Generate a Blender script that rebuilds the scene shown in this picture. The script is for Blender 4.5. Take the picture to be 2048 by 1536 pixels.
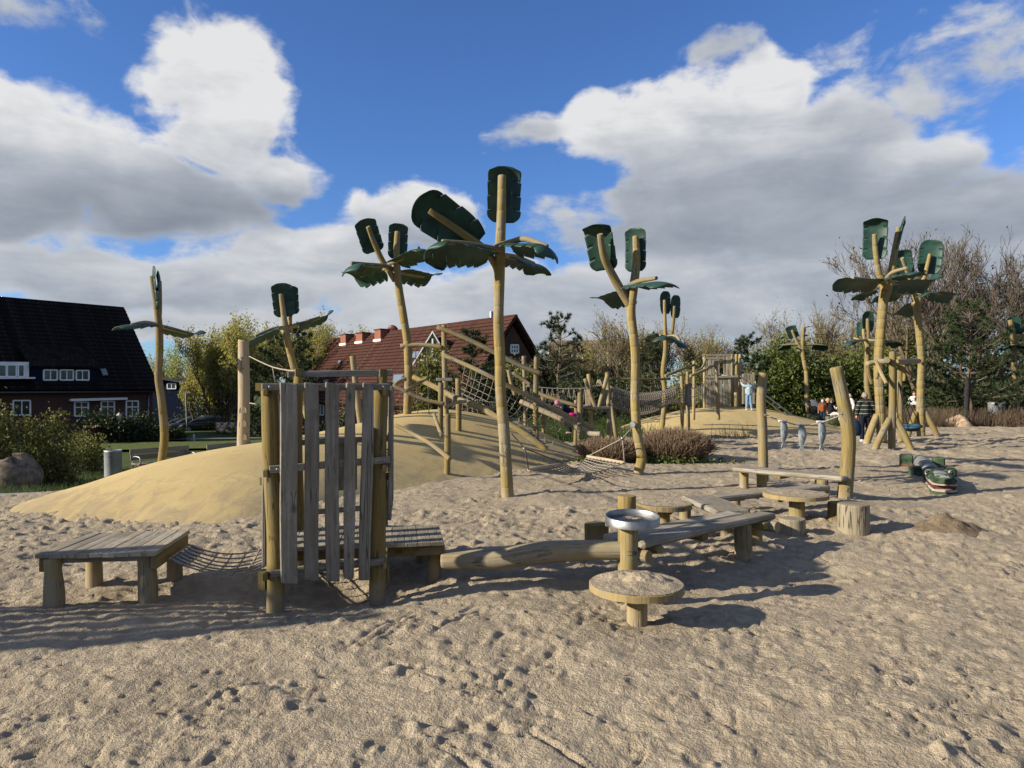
import bpy, bmesh, math, random
import numpy as np
from mathutils import Vector
random.seed(7)
rng = np.random.default_rng(7)
for o in list(bpy.data.objects): bpy.data.objects.remove(o)
scene = bpy.context.scene
COL = scene.collection
R = math.radians

# ------------------------------------------------------------------ camera, sky, sun, exposure
CAMH, F, HOR = 1.7, 1420.0, 774.0
PITCH = math.atan((HOR - 768) / F)
cam_d = bpy.data.cameras.new('camera'); cam = bpy.data.objects.new('camera', cam_d); COL.objects.link(cam)
cam.location = (0, 0, CAMH); cam.rotation_euler = (R(90) + PITCH, 0, 0)
cam_d.sensor_width = 36; cam_d.lens = 36 * F / 2048; cam_d.clip_start = 0.05; cam_d.clip_end = 3000
scene.camera = cam
scene.render.resolution_x = 1024; scene.render.resolution_y = 768

SUN_EL, SUN_SHADOW = 22.5, 17.0           # elevation; ground direction the shadows run to, degrees from +X towards +Y
EXPO = 0.95
sd = Vector((math.cos(R(SUN_SHADOW)) * math.cos(R(SUN_EL)), math.sin(R(SUN_SHADOW)) * math.cos(R(SUN_EL)), -math.sin(R(SUN_EL))))
sl = bpy.data.lights.new('sun', 'SUN'); sl.energy = 4.6; sl.angle = R(0.6); sl.color = (1.0, 0.915, 0.76)
so = bpy.data.objects.new('sun', sl); COL.objects.link(so); so.location = (-20, -6, 12)
so.rotation_euler = sd.to_track_quat('-Z', 'Y').to_euler()
scene.view_settings.view_transform = 'Standard'; scene.view_settings.look = 'None'
scene.view_settings.exposure = EXPO; scene.view_settings.gamma = 1.0; scene.view_settings.use_curve_mapping = False

world = bpy.data.worlds.new('World'); scene.world = world; world.use_nodes = True
wn = world.node_tree; wn.nodes.clear()
def _ln(nt, a, b): nt.links.new(a, b)
def nmath(nt, op, a, b=None, c=None, clamp=False):
    n = nt.nodes.new('ShaderNodeMath'); n.operation = op; n.use_clamp = clamp
    for i, x in enumerate((a, b, c)):
        if x is None: continue
        if isinstance(x, (int, float)): n.inputs[i].default_value = x
        else: nt.links.new(x, n.inputs[i])
    return n.outputs[0]
def nvec(nt, op, a, b=None):
    n = nt.nodes.new('ShaderNodeVectorMath'); n.operation = op
    for i, x in enumerate((a, b)):
        if x is None: continue
        if isinstance(x, (tuple, list)): n.inputs[i].default_value = x
        else: nt.links.new(x, n.inputs[i])
    return n.outputs['Value'] if op in ('LENGTH', 'DOT_PRODUCT') else n.outputs[0]
def nnoise(nt, vec, scale, detail=4, rough=0.55, dist=0.0, lac=2.0):
    n = nt.nodes.new('ShaderNodeTexNoise'); n.inputs['Scale'].default_value = scale
    n.inputs['Detail'].default_value = detail; n.inputs['Roughness'].default_value = rough
    n.inputs['Distortion'].default_value = dist; n.inputs['Lacunarity'].default_value = lac
    if vec is not None: nt.links.new(vec, n.inputs['Vector'])
    return n
def nramp(nt, fac, lo, hi, a=0.0, b=1.0, interp='SMOOTHSTEP'):
    n = nt.nodes.new('ShaderNodeMapRange'); n.interpolation_type = interp
    n.inputs['From Min'].default_value = lo; n.inputs['From Max'].default_value = hi
    n.inputs['To Min'].default_value = a; n.inputs['To Max'].default_value = b
    nt.links.new(fac, n.inputs['Value']); return n.outputs[0]
def nmix(nt, fac, a, b, blend='MIX'):
    n = nt.nodes.new('ShaderNodeMix'); n.data_type = 'RGBA'; n.blend_type = blend
    if isinstance(fac, (int, float)): n.inputs[0].default_value = fac
    else: nt.links.new(fac, n.inputs[0])
    for i, x in ((6, a), (7, b)):
        if isinstance(x, (tuple, list)): n.inputs[i].default_value = tuple(x[:3]) + (1,)
        else: nt.links.new(x, n.inputs[i])
    return n.outputs[2]

# clouds as a function of direction: cumulus masses with lit tops and grey bases, fractal edges, loose clouds all round
tc = wn.nodes.new('ShaderNodeTexCoord'); dirv = nvec(wn, 'NORMALIZE', tc.outputs['Generated'])
spw = wn.nodes.new('ShaderNodeSeparateXYZ'); _ln(wn, dirv, spw.inputs[0])
az = nmath(wn, 'ARCTAN2', spw.outputs[0], spw.outputs[1]); el = nmath(wn, 'ARCSINE', spw.outputs[2])
cmb = wn.nodes.new('ShaderNodeCombineXYZ'); _ln(wn, az, cmb.inputs[0]); _ln(wn, el, cmb.inputs[1])
warp = nnoise(wn, dirv, 8.0, 3, 0.5)
ae = nvec(wn, 'ADD', cmb.outputs[0], nvec(wn, 'MULTIPLY', nvec(wn, 'SUBTRACT', warp.outputs['Color'], (.5, .5, .5)), (0.11, 0.08, 0)))
# (px, py, half width px, half height px, thickness, brightness of top, brightness of base)
BLOBS = [(430, 155, 155, 115, 1.0, 1.0, .84), (455, 270, 140, 110, 1.0, .95, .62), (110, 300, 320, 110, 1.0, .98, .36), (290, 385, 320, 95, 1.0, .58, .30), (565, 360, 110, 65, .8, .88, .45), (20, 370, 230, 120, 1.0, .66, .40),
         (1530, 205, 120, 100, 1.0, 1.0, .76), (1340, 255, 225, 105, 1.0, .97, .62), (1205, 240, 85, 80, .9, .92, .66), (1480, 310, 345, 130, 1.0, .88, .40), (1650, 338, 205, 105, 1.0, .62, .31), (1680, 230, 110, 65, .75, .80, .5), (1360, 400, 215, 115, 1.0, .66, .38),
         (1800, 340, 125, 65, .9, .92, .38), (1900, 435, 330, 105, 1.0, .58, .38), (1480, 455, 470, 95, 1.0, .60, .40), (2010, 420, 210, 55, .9, .70, .42),
         (1070, 265, 85, 35, .34, .6, .5), (2010, 85, 270, 110, .30, .62, .5), (1460, 95, 90, 40, .28, .55, .5), (1870, 210, 100, 45, .24, .6, .5), (40, 20, 120, 45, .3, .6, .5),
         (830, 430, 165, 80, .9, .86, .46), (640, 500, 240, 70, .9, .84, .52), (330, 560, 560, 85, .8, .78, .52), (60, 510, 300, 40, .5, .72, .55),
         (1050, 592, 430, 80, .85, .78, .52), (1600, 570, 760, 105, .95, .66, .48), (250, 655, 800, 55, .7, .74, .60), (1100, 665, 1500, 80, .8, .70, .58)]
acc = sw = sb = None
for (bx, by, hw, hh, wt, bt, bb) in BLOBS:
    a0 = math.atan((bx - 1024) / F); e0 = math.atan((HOR - by) / F * math.cos(a0))
    v = nvec(wn, 'MULTIPLY', nvec(wn, 'SUBTRACT', ae, (a0, e0, 0)), (F / hw, F / hh, 0))
    q = nmath(wn, 'SUBTRACT', 1.0, nvec(wn, 'LENGTH', v))
    w = nmath(wn, 'POWER', nmath(wn, 'MAXIMUM', nmath(wn, 'ADD', q, .35), .001), 3.0)
    br = nramp(wn, nvec(wn, 'DOT_PRODUCT', v, (-.25, 1, 0)), -.75, .65, bb, bt)
    q = nmath(wn, 'MULTIPLY', q, wt)
    acc = q if acc is None else nmath(wn, 'SMOOTH_MAX', acc, q, 0.10)
    sw = w if sw is None else nmath(wn, 'ADD', sw, w); wb = nmath(wn, 'MULTIPLY', w, br); sb = wb if sb is None else nmath(wn, 'ADD', sb, wb)
acc = nmath(wn, 'MAXIMUM', acc, -0.7); bright = nmath(wn, 'DIVIDE', sb, sw)
gen = nnoise(wn, nvec(wn, 'MULTIPLY', dirv, (1, 1, 1.9)), 2.3, 3, 0.5)
genv = nramp(wn, gen.outputs[0], 0.34, 0.66, -0.7, 0.9, 'LINEAR')
frontm = nmath(wn, 'MULTIPLY', nramp(wn, nmath(wn, 'ABSOLUTE', az), 0.66, 0.95, 1.0, 0.0), nramp(wn, el, 0.52, 0.75, 1.0, 0.0))
backm = nmath(wn, 'SUBTRACT', 1.0, frontm)
cov = nmath(wn, 'ADD', nmath(wn, 'MULTIPLY', acc, frontm), nmath(wn, 'MULTIPLY', genv, backm))
bright = nmath(wn, 'ADD', nmath(wn, 'MULTIPLY', bright, frontm), nmath(wn, 'MULTIPLY', .55, backm))
f1 = nnoise(wn, nvec(wn, 'MULTIPLY', dirv, (1, 1, 1.5)), 11.0, 8, 0.56, 0.25)
f2 = nnoise(wn, nvec(wn, 'MULTIPLY', dirv, (1, 1, 3.6)), 5.5, 5, 0.6, .3)
fine = nmath(wn, 'SUBTRACT', f1.outputs[0], 0.5); soft = nmath(wn, 'SUBTRACT', f2.outputs[0], 0.5)
d0 = nmath(wn, 'ADD', nmath(wn, 'SUBTRACT', cov, 0.07), nmath(wn, 'ADD', nmath(wn, 'MULTIPLY', fine, 1.25), nmath(wn, 'MULTIPLY', soft, 0.35)))
cover = nramp(wn, d0, -0.02, 0.26)
rim = nramp(wn, d0, 0.08, 0.40, .14, 0.0)
bright = nmath(wn, 'ADD', nmath(wn, 'MULTIPLY', bright, nmath(wn, 'ADD', 1.0, nmath(wn, 'ADD', nmath(wn, 'MULTIPLY', fine, .55), nmath(wn, 'MULTIPLY', soft, .95)))), rim)
sky = wn.nodes.new('ShaderNodeTexSky'); sky.sky_type = 'NISHITA'; sky.sun_disc = False
sky.sun_elevation = R(SUN_EL); sky.sun_rotation = math.atan2(-sd.x, -sd.y)
sky.air_density = 1.0; sky.dust_density = 0.25; sky.ozone_density = 4.0
K = 1.0 / (2 ** EXPO)
cramp = wn.nodes.new('ShaderNodeValToRGB'); cramp.color_ramp.interpolation = 'LINEAR'
ce = cramp.color_ramp.elements; ce[0].position = .2; ce[0].color = (.165 * K, .19 * K, .235 * K, 1); ce[1].position = .95; ce[1].color = (.80 * K, .80 * K, .80 * K, 1)
e = ce.new(.55); e.color = (.395 * K, .43 * K, .485 * K, 1)
_ln(wn, bright, cramp.inputs[0])
skyc = nvec(wn, 'MULTIPLY', sky.outputs[0], (0.046, 0.060, 0.084))
skyn = wn.nodes.new('ShaderNodeMix'); skyn.data_type = 'RGBA'
_ln(wn, nmath(wn, 'MULTIPLY', cover, 0.97), skyn.inputs[0]); _ln(wn, skyc, skyn.inputs[6]); _ln(wn, cramp.outputs[0], skyn.inputs[7])
bg = wn.nodes.new('ShaderNodeBackground'); _ln(wn, skyn.outputs[2], bg.inputs[0]); bg.inputs[1].default_value = 1.0
world.cycles.sampling_method = 'MANUAL'; world.cycles.sample_map_resolution = 256
wo = wn.nodes.new('ShaderNodeOutputWorld'); _ln(wn, bg.outputs[0], wo.inputs[0])

# ------------------------------------------------------------------ helpers
CP, SP_ = math.cos(PITCH), math.sin(PITCH)
def ray(px, py):
    fx, fu = px - 1024.0, 768.0 - py
    return Vector((fx, F * CP - fu * SP_, F * SP_ + fu * CP))
def P(px, py, D):                      # point seen at a picture position, D metres in front
    r = ray(px, py); return Vector((0, 0, CAMH)) + r * (D / r.y)
def G(px, py, z=0.0):                  # point seen at a picture position, on height z
    r = ray(px, py); return Vector((0, 0, CAMH)) + r * ((z - CAMH) / r.z)
def M(pxs, D): return pxs / F * D      # pixels to metres
def V(*a): return Vector(a)

class MB:
    def __init__(s): s.v = []; s.f = []; s.uv = []; s.sm = []
    def face(s, idx, uvs, smooth=False): s.f.append(tuple(idx)); s.uv.extend(uvs); s.sm.append(smooth)
    def loft(s, rings, cap=True, smooth=True, closed=True, uo=None):
        m = len(rings); n = len(rings[0]); b = len(s.v)
        for r_ in rings: s.v.extend([tuple(p) for p in r_])
        u0, v0 = (random.random() * 5, random.random() * 5) if uo is None else uo
        vs = [0.0]
        for i in range(1, m):
            vs.append(vs[-1] + (Vector(rings[i][0]) - Vector(rings[i - 1][0])).length)
        mid = rings[m // 2]
        us = [0.0]
        for j in range(n): us.append(us[-1] + (Vector(mid[(j + 1) % n]) - Vector(mid[j])).length)
        nn = n if closed else n - 1
        for i in range(m - 1):
            for j in range(nn):
                j2 = (j + 1) % n
                s.face((b + i * n + j, b + i * n + j2, b + (i + 1) * n + j2, b + (i + 1) * n + j),
                       ((u0 + us[j], v0 + vs[i]), (u0 + us[j + 1], v0 + vs[i]), (u0 + us[j + 1], v0 + vs[i + 1]), (u0 + us[j], v0 + vs[i + 1])), smooth)
        if cap and closed:
            for i, fl in ((0, True), (m - 1, False)):
                idx = [b + i * n + j for j in range(n)]
                c = sum((Vector(p) for p in rings[i]), Vector()) / n
                uvs = [(u0 + (Vector(p) - c).x * .35 + (Vector(p) - c).y * .2, v0 + (Vector(p) - c).z * .3) for p in rings[i]]
                if fl: idx = idx[::-1]; uvs = uvs[::-1]
                s.face(idx, uvs, False)
        return s
    def tube(s, pts, rad, n=10, sub=4, wob=0.0, groove=0.0, capr=0.25, flat=None, seed=None):
        pts = [Vector(p) for p in pts]
        if not isinstance(rad, (list, tuple)): rad = [rad] * len(pts)
        P_, R_ = smooth_path(pts, rad, sub) if len(pts) > 2 else ([pts[0].lerp(pts[1], t / 3) for t in range(4)], [rad[0] + (rad[1] - rad[0]) * t / 3 for t in range(4)])
        rr = random.Random(seed) if seed is not None else random
        if groove:
            P_, R_ = add_grooves(P_, R_, groove, rr)
        if capr:
            a, b_ = P_[0], P_[-1]; r0, r1 = R_[0], R_[-1]
            da = (P_[1] - a).normalized(); db = (b_ - P_[-2]).normalized()
            P_ = [a] + [a + da * r0 * capr * .5] + P_[1:-1] + [b_ - db * r1 * capr * .5] + [b_]
            R_ = [r0 * (1 - capr * .35)] + [r0] + R_[1:-1] + [r1] + [r1 * (1 - capr * .35)]
        fr = frames(P_)
        ph = [rr.random() * 6.28 for _ in range(4)]
        rings = []; L = 0
        for i, (p, r_) in enumerate(zip(P_, R_)):
            if i: L += (p - P_[i - 1]).length
            u, w = fr[i]; ring = []
            for j in range(n):
                a = 6.28318 * j / n
                k = r_ * (1 + wob * (.6 * math.sin(2 * a + ph[0] + L * 1.7) + .5 * math.sin(3 * a + ph[1] - L * 2.9) + .6 * math.sin(L * 5.1 + ph[2])))
                q = p + u * (k * math.cos(a)) + w * (k * math.sin(a))
                ring.append(q)
            rings.append(ring)
        return s.loft(rings)
    def board(s, p0, p1, wv, tv, ch=0.006, wob=0.0, n=6, taper=1.0):
        # plank from p0 to p1; wv, tv: full width and thickness vectors
        p0, p1, wv, tv = Vector(p0), Vector(p1), Vector(wv), Vector(tv)
        d = (p1 - p0); L = d.length; d.normalize()
        W, T = wv.length, tv.length; w = wv / W; t = tv / T
        c = min(ch, T * .3, W * .3)
        ph = random.random() * 6; ph2 = random.random() * 6
        rings = []
        ts = [0, c / L] + [k / n for k in range(1, n)] + [1 - c / L, 1]
        for k, tt in enumerate(ts):
            ins = c if k in (0, len(ts) - 1) else 0
            ww = W * (1 + (taper - 1) * tt)
            hw = ww / 2 - ins; ht = T / 2 - ins * .7
            e0 = wob * math.sin(tt * 5 + ph); e1 = wob * math.sin(tt * 6.3 + ph2)
            p = p0.lerp(p1, tt)
            prof = [(-hw + c + e0, -ht), (hw - c + e1, -ht), (hw + e1, -ht + c), (hw + e1, ht - c), (hw - c + e1, ht), (-hw + c + e0, ht), (-hw + e0, ht - c), (-hw + e0, -ht + c)]
            rings.append([p + w * a + t * b for a, b in prof])
        return s.loft(rings, smooth=False)
    def box(s, c, hx, hy, hz):
        c, hx, hy, hz = Vector(c), Vector(hx), Vector(hy), Vector(hz)
        return s.board(c - hz, c + hz, hx * 2, hy * 2, ch=0.0015, n=1)
    def disc(s, c, nrm, r, th, n=24, bev=0.15):
        nrm = Vector(nrm).normalized(); u = nrm.orthogonal().normalized(); w = nrm.cross(u)
        rings = []
        for z, k in ((-th / 2, 1 - bev), (-th / 2 + th * bev, 1), (th / 2 - th * bev, 1), (th / 2, 1 - bev)):
            kk = r if k == 1 else r - th * bev
            rings.append([Vector(c) + nrm * z + u * (kk * math.cos(6.28318 * j / n)) + w * (kk * math.sin(6.28318 * j / n)) for j in range(n)])
        return s.loft(rings)
    def dome(s, c, nrm, r, h, n=10):
        nrm = Vector(nrm).normalized(); u = nrm.orthogonal().normalized(); w = nrm.cross(u); rings = []
        for k in range(4):
            a = k / 3 * 1.45
            rings.append([Vector(c) + nrm * (h * math.sin(a)) + u * (r * math.cos(a) * math.cos(6.28318 * j / n)) + w * (r * math.cos(a) * math.sin(6.28318 * j / n)) for j in range(n)])
        return s.loft(rings)
    def poly(s, pts, uvscale=1.0, smooth=False):
        b = len(s.v); pts = [Vector(p) for p in pts]; s.v.extend([tuple(p) for p in pts])
        e = (pts[1] - pts[0]).normalized(); nr = (pts[1] - pts[0]).cross(pts[-1] - pts[0]).normalized(); g = nr.cross(e)
        s.face(range(b, b + len(pts)), [((p - pts[0]).dot(e) * uvscale, (p - pts[0]).dot(g) * uvscale) for p in pts], smooth); return s
    def prism(s, pts, ext):            # flat outline pushed along a vector
        pts = [Vector(p) for p in pts]; ext = Vector(ext); n = len(pts)
        nr = Vector()
        for i in range(n): nr += (pts[i] - pts[0]).cross(pts[(i + 1) % n] - pts[0])
        if nr.dot(ext) > 0: pts = pts[::-1]
        s.poly(pts); s.poly([p + ext for p in pts[::-1]])
        for i in range(n):
            a, b = pts[i], pts[(i + 1) % n]
            s.poly([a, a + ext, b + ext, b])
        return s
    def build(s, name, mat, parent=None, kind=None, bev=None):
        me = bpy.data.meshes.new(name)
        off = origin(parent) if parent is not None else Vector((0, 0, 0))
        if parent is None and s.v:
            a = np.array(s.v); lo, hi = a.min(0), a.max(0); off = Vector(((lo[0] + hi[0]) / 2, (lo[1] + hi[1]) / 2, max(lo[2], -0.1)))
        me.from_pydata([(x - off.x, y - off.y, z - off.z) for x, y, z in s.v], [], s.f)
        uvl = me.uv_layers.new(name='UVMap'); uvl.data.foreach_set('uv', np.array(s.uv, dtype=np.float32).ravel())
        me.polygons.foreach_set('use_smooth', np.array(s.sm, dtype=bool))
        for m_ in (mat if isinstance(mat, (list, tuple)) else [mat]): me.materials.append(m_)
        me.update()
        o = bpy.data.objects.new(name, me); COL.objects.link(o)
        if parent is not None: o.parent = parent; ORG[o.name] = off
        else: o.location = off; ORG[o.name] = off
        if kind: o['kind'] = kind
        return o
ORG = {}
def origin(o): return ORG[o.name]
def smooth_path(pts, rad, sub):
    n = len(pts); op = []; orr = []
    for i in range(n - 1):
        p0 = pts[max(i - 1, 0)]; p1 = pts[i]; p2 = pts[i + 1]; p3 = pts[min(i + 2, n - 1)]
        for k in range(sub):
            t = k / sub; t2 = t * t; t3 = t2 * t
            op.append(.5 * ((2 * p1) + (p2 - p0) * t + (2 * p0 - 5 * p1 + 4 * p2 - p3) * t2 + (3 * p1 - p0 - 3 * p2 + p3) * t3))
            orr.append(rad[i] + (rad[i + 1] - rad[i]) * t)
    op.append(pts[-1].copy()); orr.append(rad[-1]); return op, orr
def add_grooves(Pl, Rl, step, rr):
    cum = [0.0]
    for i in range(1, len(Pl)): cum.append(cum[-1] + (Pl[i] - Pl[i - 1]).length)
    def at(s_):
        for i in range(1, len(cum)):
            if s_ <= cum[i]:
                t = (s_ - cum[i - 1]) / max(cum[i] - cum[i - 1], 1e-6)
                return Pl[i - 1].lerp(Pl[i], t), Rl[i - 1] + (Rl[i] - Rl[i - 1]) * t
        return Pl[-1].copy(), Rl[-1]
    L = cum[-1]; g = [step * (.7 + .5 * rr.random())]
    while g[-1] < L - step * .7: g.append(g[-1] + step * (.82 + .36 * rr.random()))
    g = g[:-1]
    keys = [(c, 1.0) for c in cum if all(abs(c - x) > .025 for x in g)]
    for x in g: keys += [(x - .008, 1.0), (x - .0025, .968), (x + .0025, .968), (x + .008, 1.0)]
    keys.sort(); P2, R2 = [], []
    for c, k in keys:
        p, r_ = at(c); P2.append(p); R2.append(r_ * k)
    return P2, R2
def frames(Pl):
    out = []; t0 = (Pl[1] - Pl[0]).normalized(); u = t0.orthogonal().normalized()
    if abs(t0.z) < .95: u = Vector((0, 0, 1)).cross(t0).normalized()
    for i in range(len(Pl)):
        t = (Pl[min(i + 1, len(Pl) - 1)] - Pl[max(i - 1, 0)])
        if t.length < 1e-7: t = t0
        t = t.normalized(); u = (u - t * u.dot(t))
        if u.length < 1e-6: u = t.orthogonal()
        u = u.normalized(); out.append((u, t.cross(u).normalized())); t0 = t
    return out
def thing(name, label, cat, loc, group=None):
    o = bpy.data.objects.new(name, None); COL.objects.link(o); o.location = loc; o.empty_display_size = .2
    o['label'] = label; o['category'] = cat
    if group: o['group'] = group
    ORG[o.name] = Vector(loc); return o
def tag(o, label, cat, group=None, kind=None):
    o['label'] = label; o['category'] = cat
    if group: o['group'] = group
    if kind: o['kind'] = kind
    return o
def struct(o, label=None):
    o['kind'] = 'structure'
    if label: o['label'] = label
    return o
def log(parent, name, pts, mat, n=10, wob=.03, groove=0, sub=3, capr=.3):
    # pts: (px, py, D, radius in px)
    mb = MB(); mb.tube([P(a, b, d) for a, b, d, r_ in pts], [M(r_, d) for a, b, d, r_ in pts], n=n, wob=wob, groove=groove, sub=sub, capr=capr)
    return mb.build(name, mat, parent)
def np_mesh(name, verts, faces, mat, parent=None, smooth=False, attr=None, kind=None, uv=None):
    verts = np.asarray(verts, dtype=np.float64); faces = np.asarray(faces, dtype=np.int32)
    me = bpy.data.meshes.new(name)
    if parent is not None: off = np.array(origin(parent))
    else:
        lo, hi = verts.min(0), verts.max(0); off = np.array(((lo[0] + hi[0]) / 2, (lo[1] + hi[1]) / 2, lo[2]))
    v = (verts - off).astype(np.float32); nf, k = faces.shape
    me.vertices.add(len(v)); me.vertices.foreach_set('co', v.ravel())
    me.loops.add(nf * k); me.loops.foreach_set('vertex_index', faces.ravel())
    me.polygons.add(nf); me.polygons.foreach_set('loop_start', np.arange(0, nf * k, k, dtype=np.int32))
    me.polygons.foreach_set('loop_total', np.full(nf, k, dtype=np.int32))
    me.polygons.foreach_set('use_smooth', np.full(nf, smooth, dtype=bool))
    if attr is not None:
        a = me.attributes.new('tint', 'FLOAT', 'FACE'); a.data.foreach_set('value', np.asarray(attr, dtype=np.float32))
    if uv is not None:
        ul = me.uv_layers.new(name='UVMap'); ul.data.foreach_set('uv', np.asarray(uv, dtype=np.float32).ravel())
    me.materials.append(mat); me.update(calc_edges=True); me.validate()
    o = bpy.data.objects.new(name, me); COL.objects.link(o); ORG[o.name] = Vector(off)
    if parent is not None: o.parent = parent
    else: o.location = off
    if kind: o['kind'] = kind
    return o
# gradient-free value noise on numpy arrays
_perm = rng.random((256, 256))
def vnoise(x, y):
    xi = np.floor(x).astype(int); yi = np.floor(y).astype(int); fx = x - xi; fy = y - yi
    fx = fx * fx * fx * (fx * (fx * 6 - 15) + 10); fy = fy * fy * fy * (fy * (fy * 6 - 15) + 10)
    a = _perm[xi & 255, yi & 255]; b = _perm[(xi + 1) & 255, yi & 255]; c = _perm[xi & 255, (yi + 1) & 255]; d = _perm[(xi + 1) & 255, (yi + 1) & 255]
    return (a + (b - a) * fx) * (1 - fy) + (c + (d - c) * fx) * fy - .5
def fbm(x, y, oct=4, g=.5):
    s_ = 0; a = 1
    for k in range(oct):
        s_ = s_ + a * vnoise(x * 2 ** k + 17.3 * k, y * 2 ** k - 9.1 * k); a *= g
    return s_
def sstep(x, a, b):
    t = np.clip((x - a) / (b - a), 0, 1); return t * t * (3 - 2 * t)
# ------------------------------------------------------------------ materials
def newmat(name, rough=.8, spec=.3):
    m = bpy.data.materials.new(name); m.use_nodes = True; nt = m.node_tree
    b = nt.nodes['Principled BSDF']; b.inputs['Roughness'].default_value = rough; b.inputs['Specular IOR Level'].default_value = spec
    return m, nt, b
def bump(nt, b, h, strength=.3, dist=.01):
    n = nt.nodes.new('ShaderNodeBump'); n.inputs['Strength'].default_value = strength; n.inputs['Distance'].default_value = dist
    nt.links.new(h, n.inputs['Height']); nt.links.new(n.outputs[0], b.inputs['Normal'])
def texco(nt, out='Object'):
    return nt.nodes.new('ShaderNodeTexCoord').outputs[out]
def wood(name, ca, cb, cg, grey=.35, grain=1.0, dark=.55, rough=.85, crackw=.014, knots=True):
    m, nt, b = newmat(name, rough, .12)
    uv = texco(nt, 'UV'); ob = texco(nt, 'Object')
    oi = nt.nodes.new('ShaderNodeObjectInfo')
    rnd = nt.nodes.new('ShaderNodeCombineXYZ'); nt.links.new(nmath(nt, 'MULTIPLY', oi.outputs['Random'], 37.0), rnd.inputs[0]); nt.links.new(oi.outputs['Random'], rnd.inputs[1])
    uvr = nvec(nt, 'ADD', uv, rnd.outputs[0])
    g1 = nnoise(nt, nvec(nt, 'MULTIPLY', uvr, (48, 1.3, 1)), 1.0, 5, .68, .5)
    g3 = nnoise(nt, nvec(nt, 'MULTIPLY', uvr, (11, .8, 1)), 1.0, 5, .66, .9)
    ck = nnoise(nt, nvec(nt, 'MULTIPLY', uvr, (9, .55, 1)), 1.0, 3, .6, .35)
    pt = nnoise(nt, nvec(nt, 'ADD', ob, rnd.outputs[0]), 2.6, 6, .66)
    col = nmix(nt, nramp(nt, g3.outputs[0], .32, .66), ca, cb)
    gm = nramp(nt, nmath(nt, 'ADD', pt.outputs[0], nmath(nt, 'MULTIPLY', nmath(nt, 'SUBTRACT', g3.outputs[0], .5), .5)), .60 - grey * .4, .80 - grey * .4)
    col = nmix(nt, nmath(nt, 'MULTIPLY', gm, .88), col, cg)
    col = nmix(nt, nmath(nt, 'MULTIPLY', nramp(nt, g1.outputs[0], .50, .68), .62 * grain), col, tuple(c * .42 for c in ca))
    col = nmix(nt, nmath(nt, 'MULTIPLY', nramp(nt, g1.outputs[0], .46, .30), .38 * grain), col, tuple(min(1, c * 1.45) for c in cg))
    crack = nramp(nt, nmath(nt, 'ABSOLUTE', nmath(nt, 'SUBTRACT', ck.outputs[0], .5)), crackw, crackw * .25)
    crack = nmath(nt, 'MULTIPLY', crack, nramp(nt, pt.outputs[0], .45, .6))
    col = nmix(nt, nmath(nt, 'MULTIPLY', crack, dark), col, tuple(c * .10 for c in ca))
    if knots:
        vo = nt.nodes.new('ShaderNodeTexVoronoi'); vo.inputs['Scale'].default_value = 1.0; nt.links.new(nvec(nt, 'MULTIPLY', uvr, (3.2, 1.6, 1)), vo.inputs['Vector'])
        kn = nmath(nt, 'MULTIPLY', nramp(nt, vo.outputs['Distance'], .085, .035), .75); col = nmix(nt, kn, col, tuple(c * .28 for c in ca))
    geo = nt.nodes.new('ShaderNodeNewGeometry'); sp = nt.nodes.new('ShaderNodeSeparateXYZ'); nt.links.new(geo.outputs['Position'], sp.inputs[0])
    dust = nmath(nt, 'MULTIPLY', nramp(nt, nmath(nt, 'ADD', sp.outputs[2], nmath(nt, 'MULTIPLY', nmath(nt, 'SUBTRACT', pt.outputs[0], .5), .5)), .16, .0), .55)
    col = nmix(nt, dust, col, (.29, .235, .165))                     # sand splashed on the lowest hand's breadth
    nz = nt.nodes.new('ShaderNodeSeparateXYZ'); nt.links.new(geo.outputs['Normal'], nz.inputs[0])
    sn = nnoise(nt, ob, 5.5, 5, .7); upf = nmath(nt, 'MULTIPLY', nramp(nt, nz.outputs[2], .8, .95), nramp(nt, sp.outputs[2], 1.0, .6))
    col = nmix(nt, nmath(nt, 'MULTIPLY', upf, nramp(nt, sn.outputs[0], .50, .68, 0, .75)), col, (.33, .27, .19))   # trodden sand left on treads
    tone = nmath(nt, 'ADD', .78, nmath(nt, 'MULTIPLY', oi.outputs['Random'], .42))
    hv = nt.nodes.new('ShaderNodeHueSaturation'); nt.links.new(tone, hv.inputs['Value']); nt.links.new(col, hv.inputs['Color'])
    nt.links.new(hv.outputs[0], b.inputs['Base Color'])
    h = nmath(nt, 'SUBTRACT', nmath(nt, 'ADD', nmath(nt, 'MULTIPLY', g1.outputs[0], .8), nmath(nt, 'MULTIPLY', g3.outputs[0], .8)), nmath(nt, 'MULTIPLY', crack, 1.2))
    bump(nt, b, h, .8 * grain, .007)
    return m
W_YEL = wood('yellow_wood', (.275, .208, .080), (.185, .135, .048), (.245, .21, .145), grey=.4, grain=1.0, dark=.5)
W_LOG = wood('weathered_log', (.30, .225, .105), (.23, .168, .072), (.245, .212, .155), grey=.5, grain=.8)
W_GREY = wood('grey_plank', (.215, .190, .150), (.15, .132, .103), (.27, .25, .215), grey=.4, grain=1.0, dark=.7)
W_DECK = wood('pale_plank', (.27, .232, .172), (.205, .175, .125), (.33, .295, .24), grey=.45, grain=1.0, dark=.6)
W_PALE = wood('pale_log', (.385, .305, .20), (.32, .25, .155), (.36, .315, .245), grey=.3, grain=.5, dark=.3)
W_GLOG = wood('grey_log', (.27, .215, .125), (.20, .158, .088), (.265, .23, .165), grey=.6, grain=1.0, dark=.8, crackw=.02)
W_OLIVE = wood('olive_post', (.215, .158, .058), (.155, .112, .04), (.185, .155, .10), grey=.25, grain=.8, dark=.7)

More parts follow.
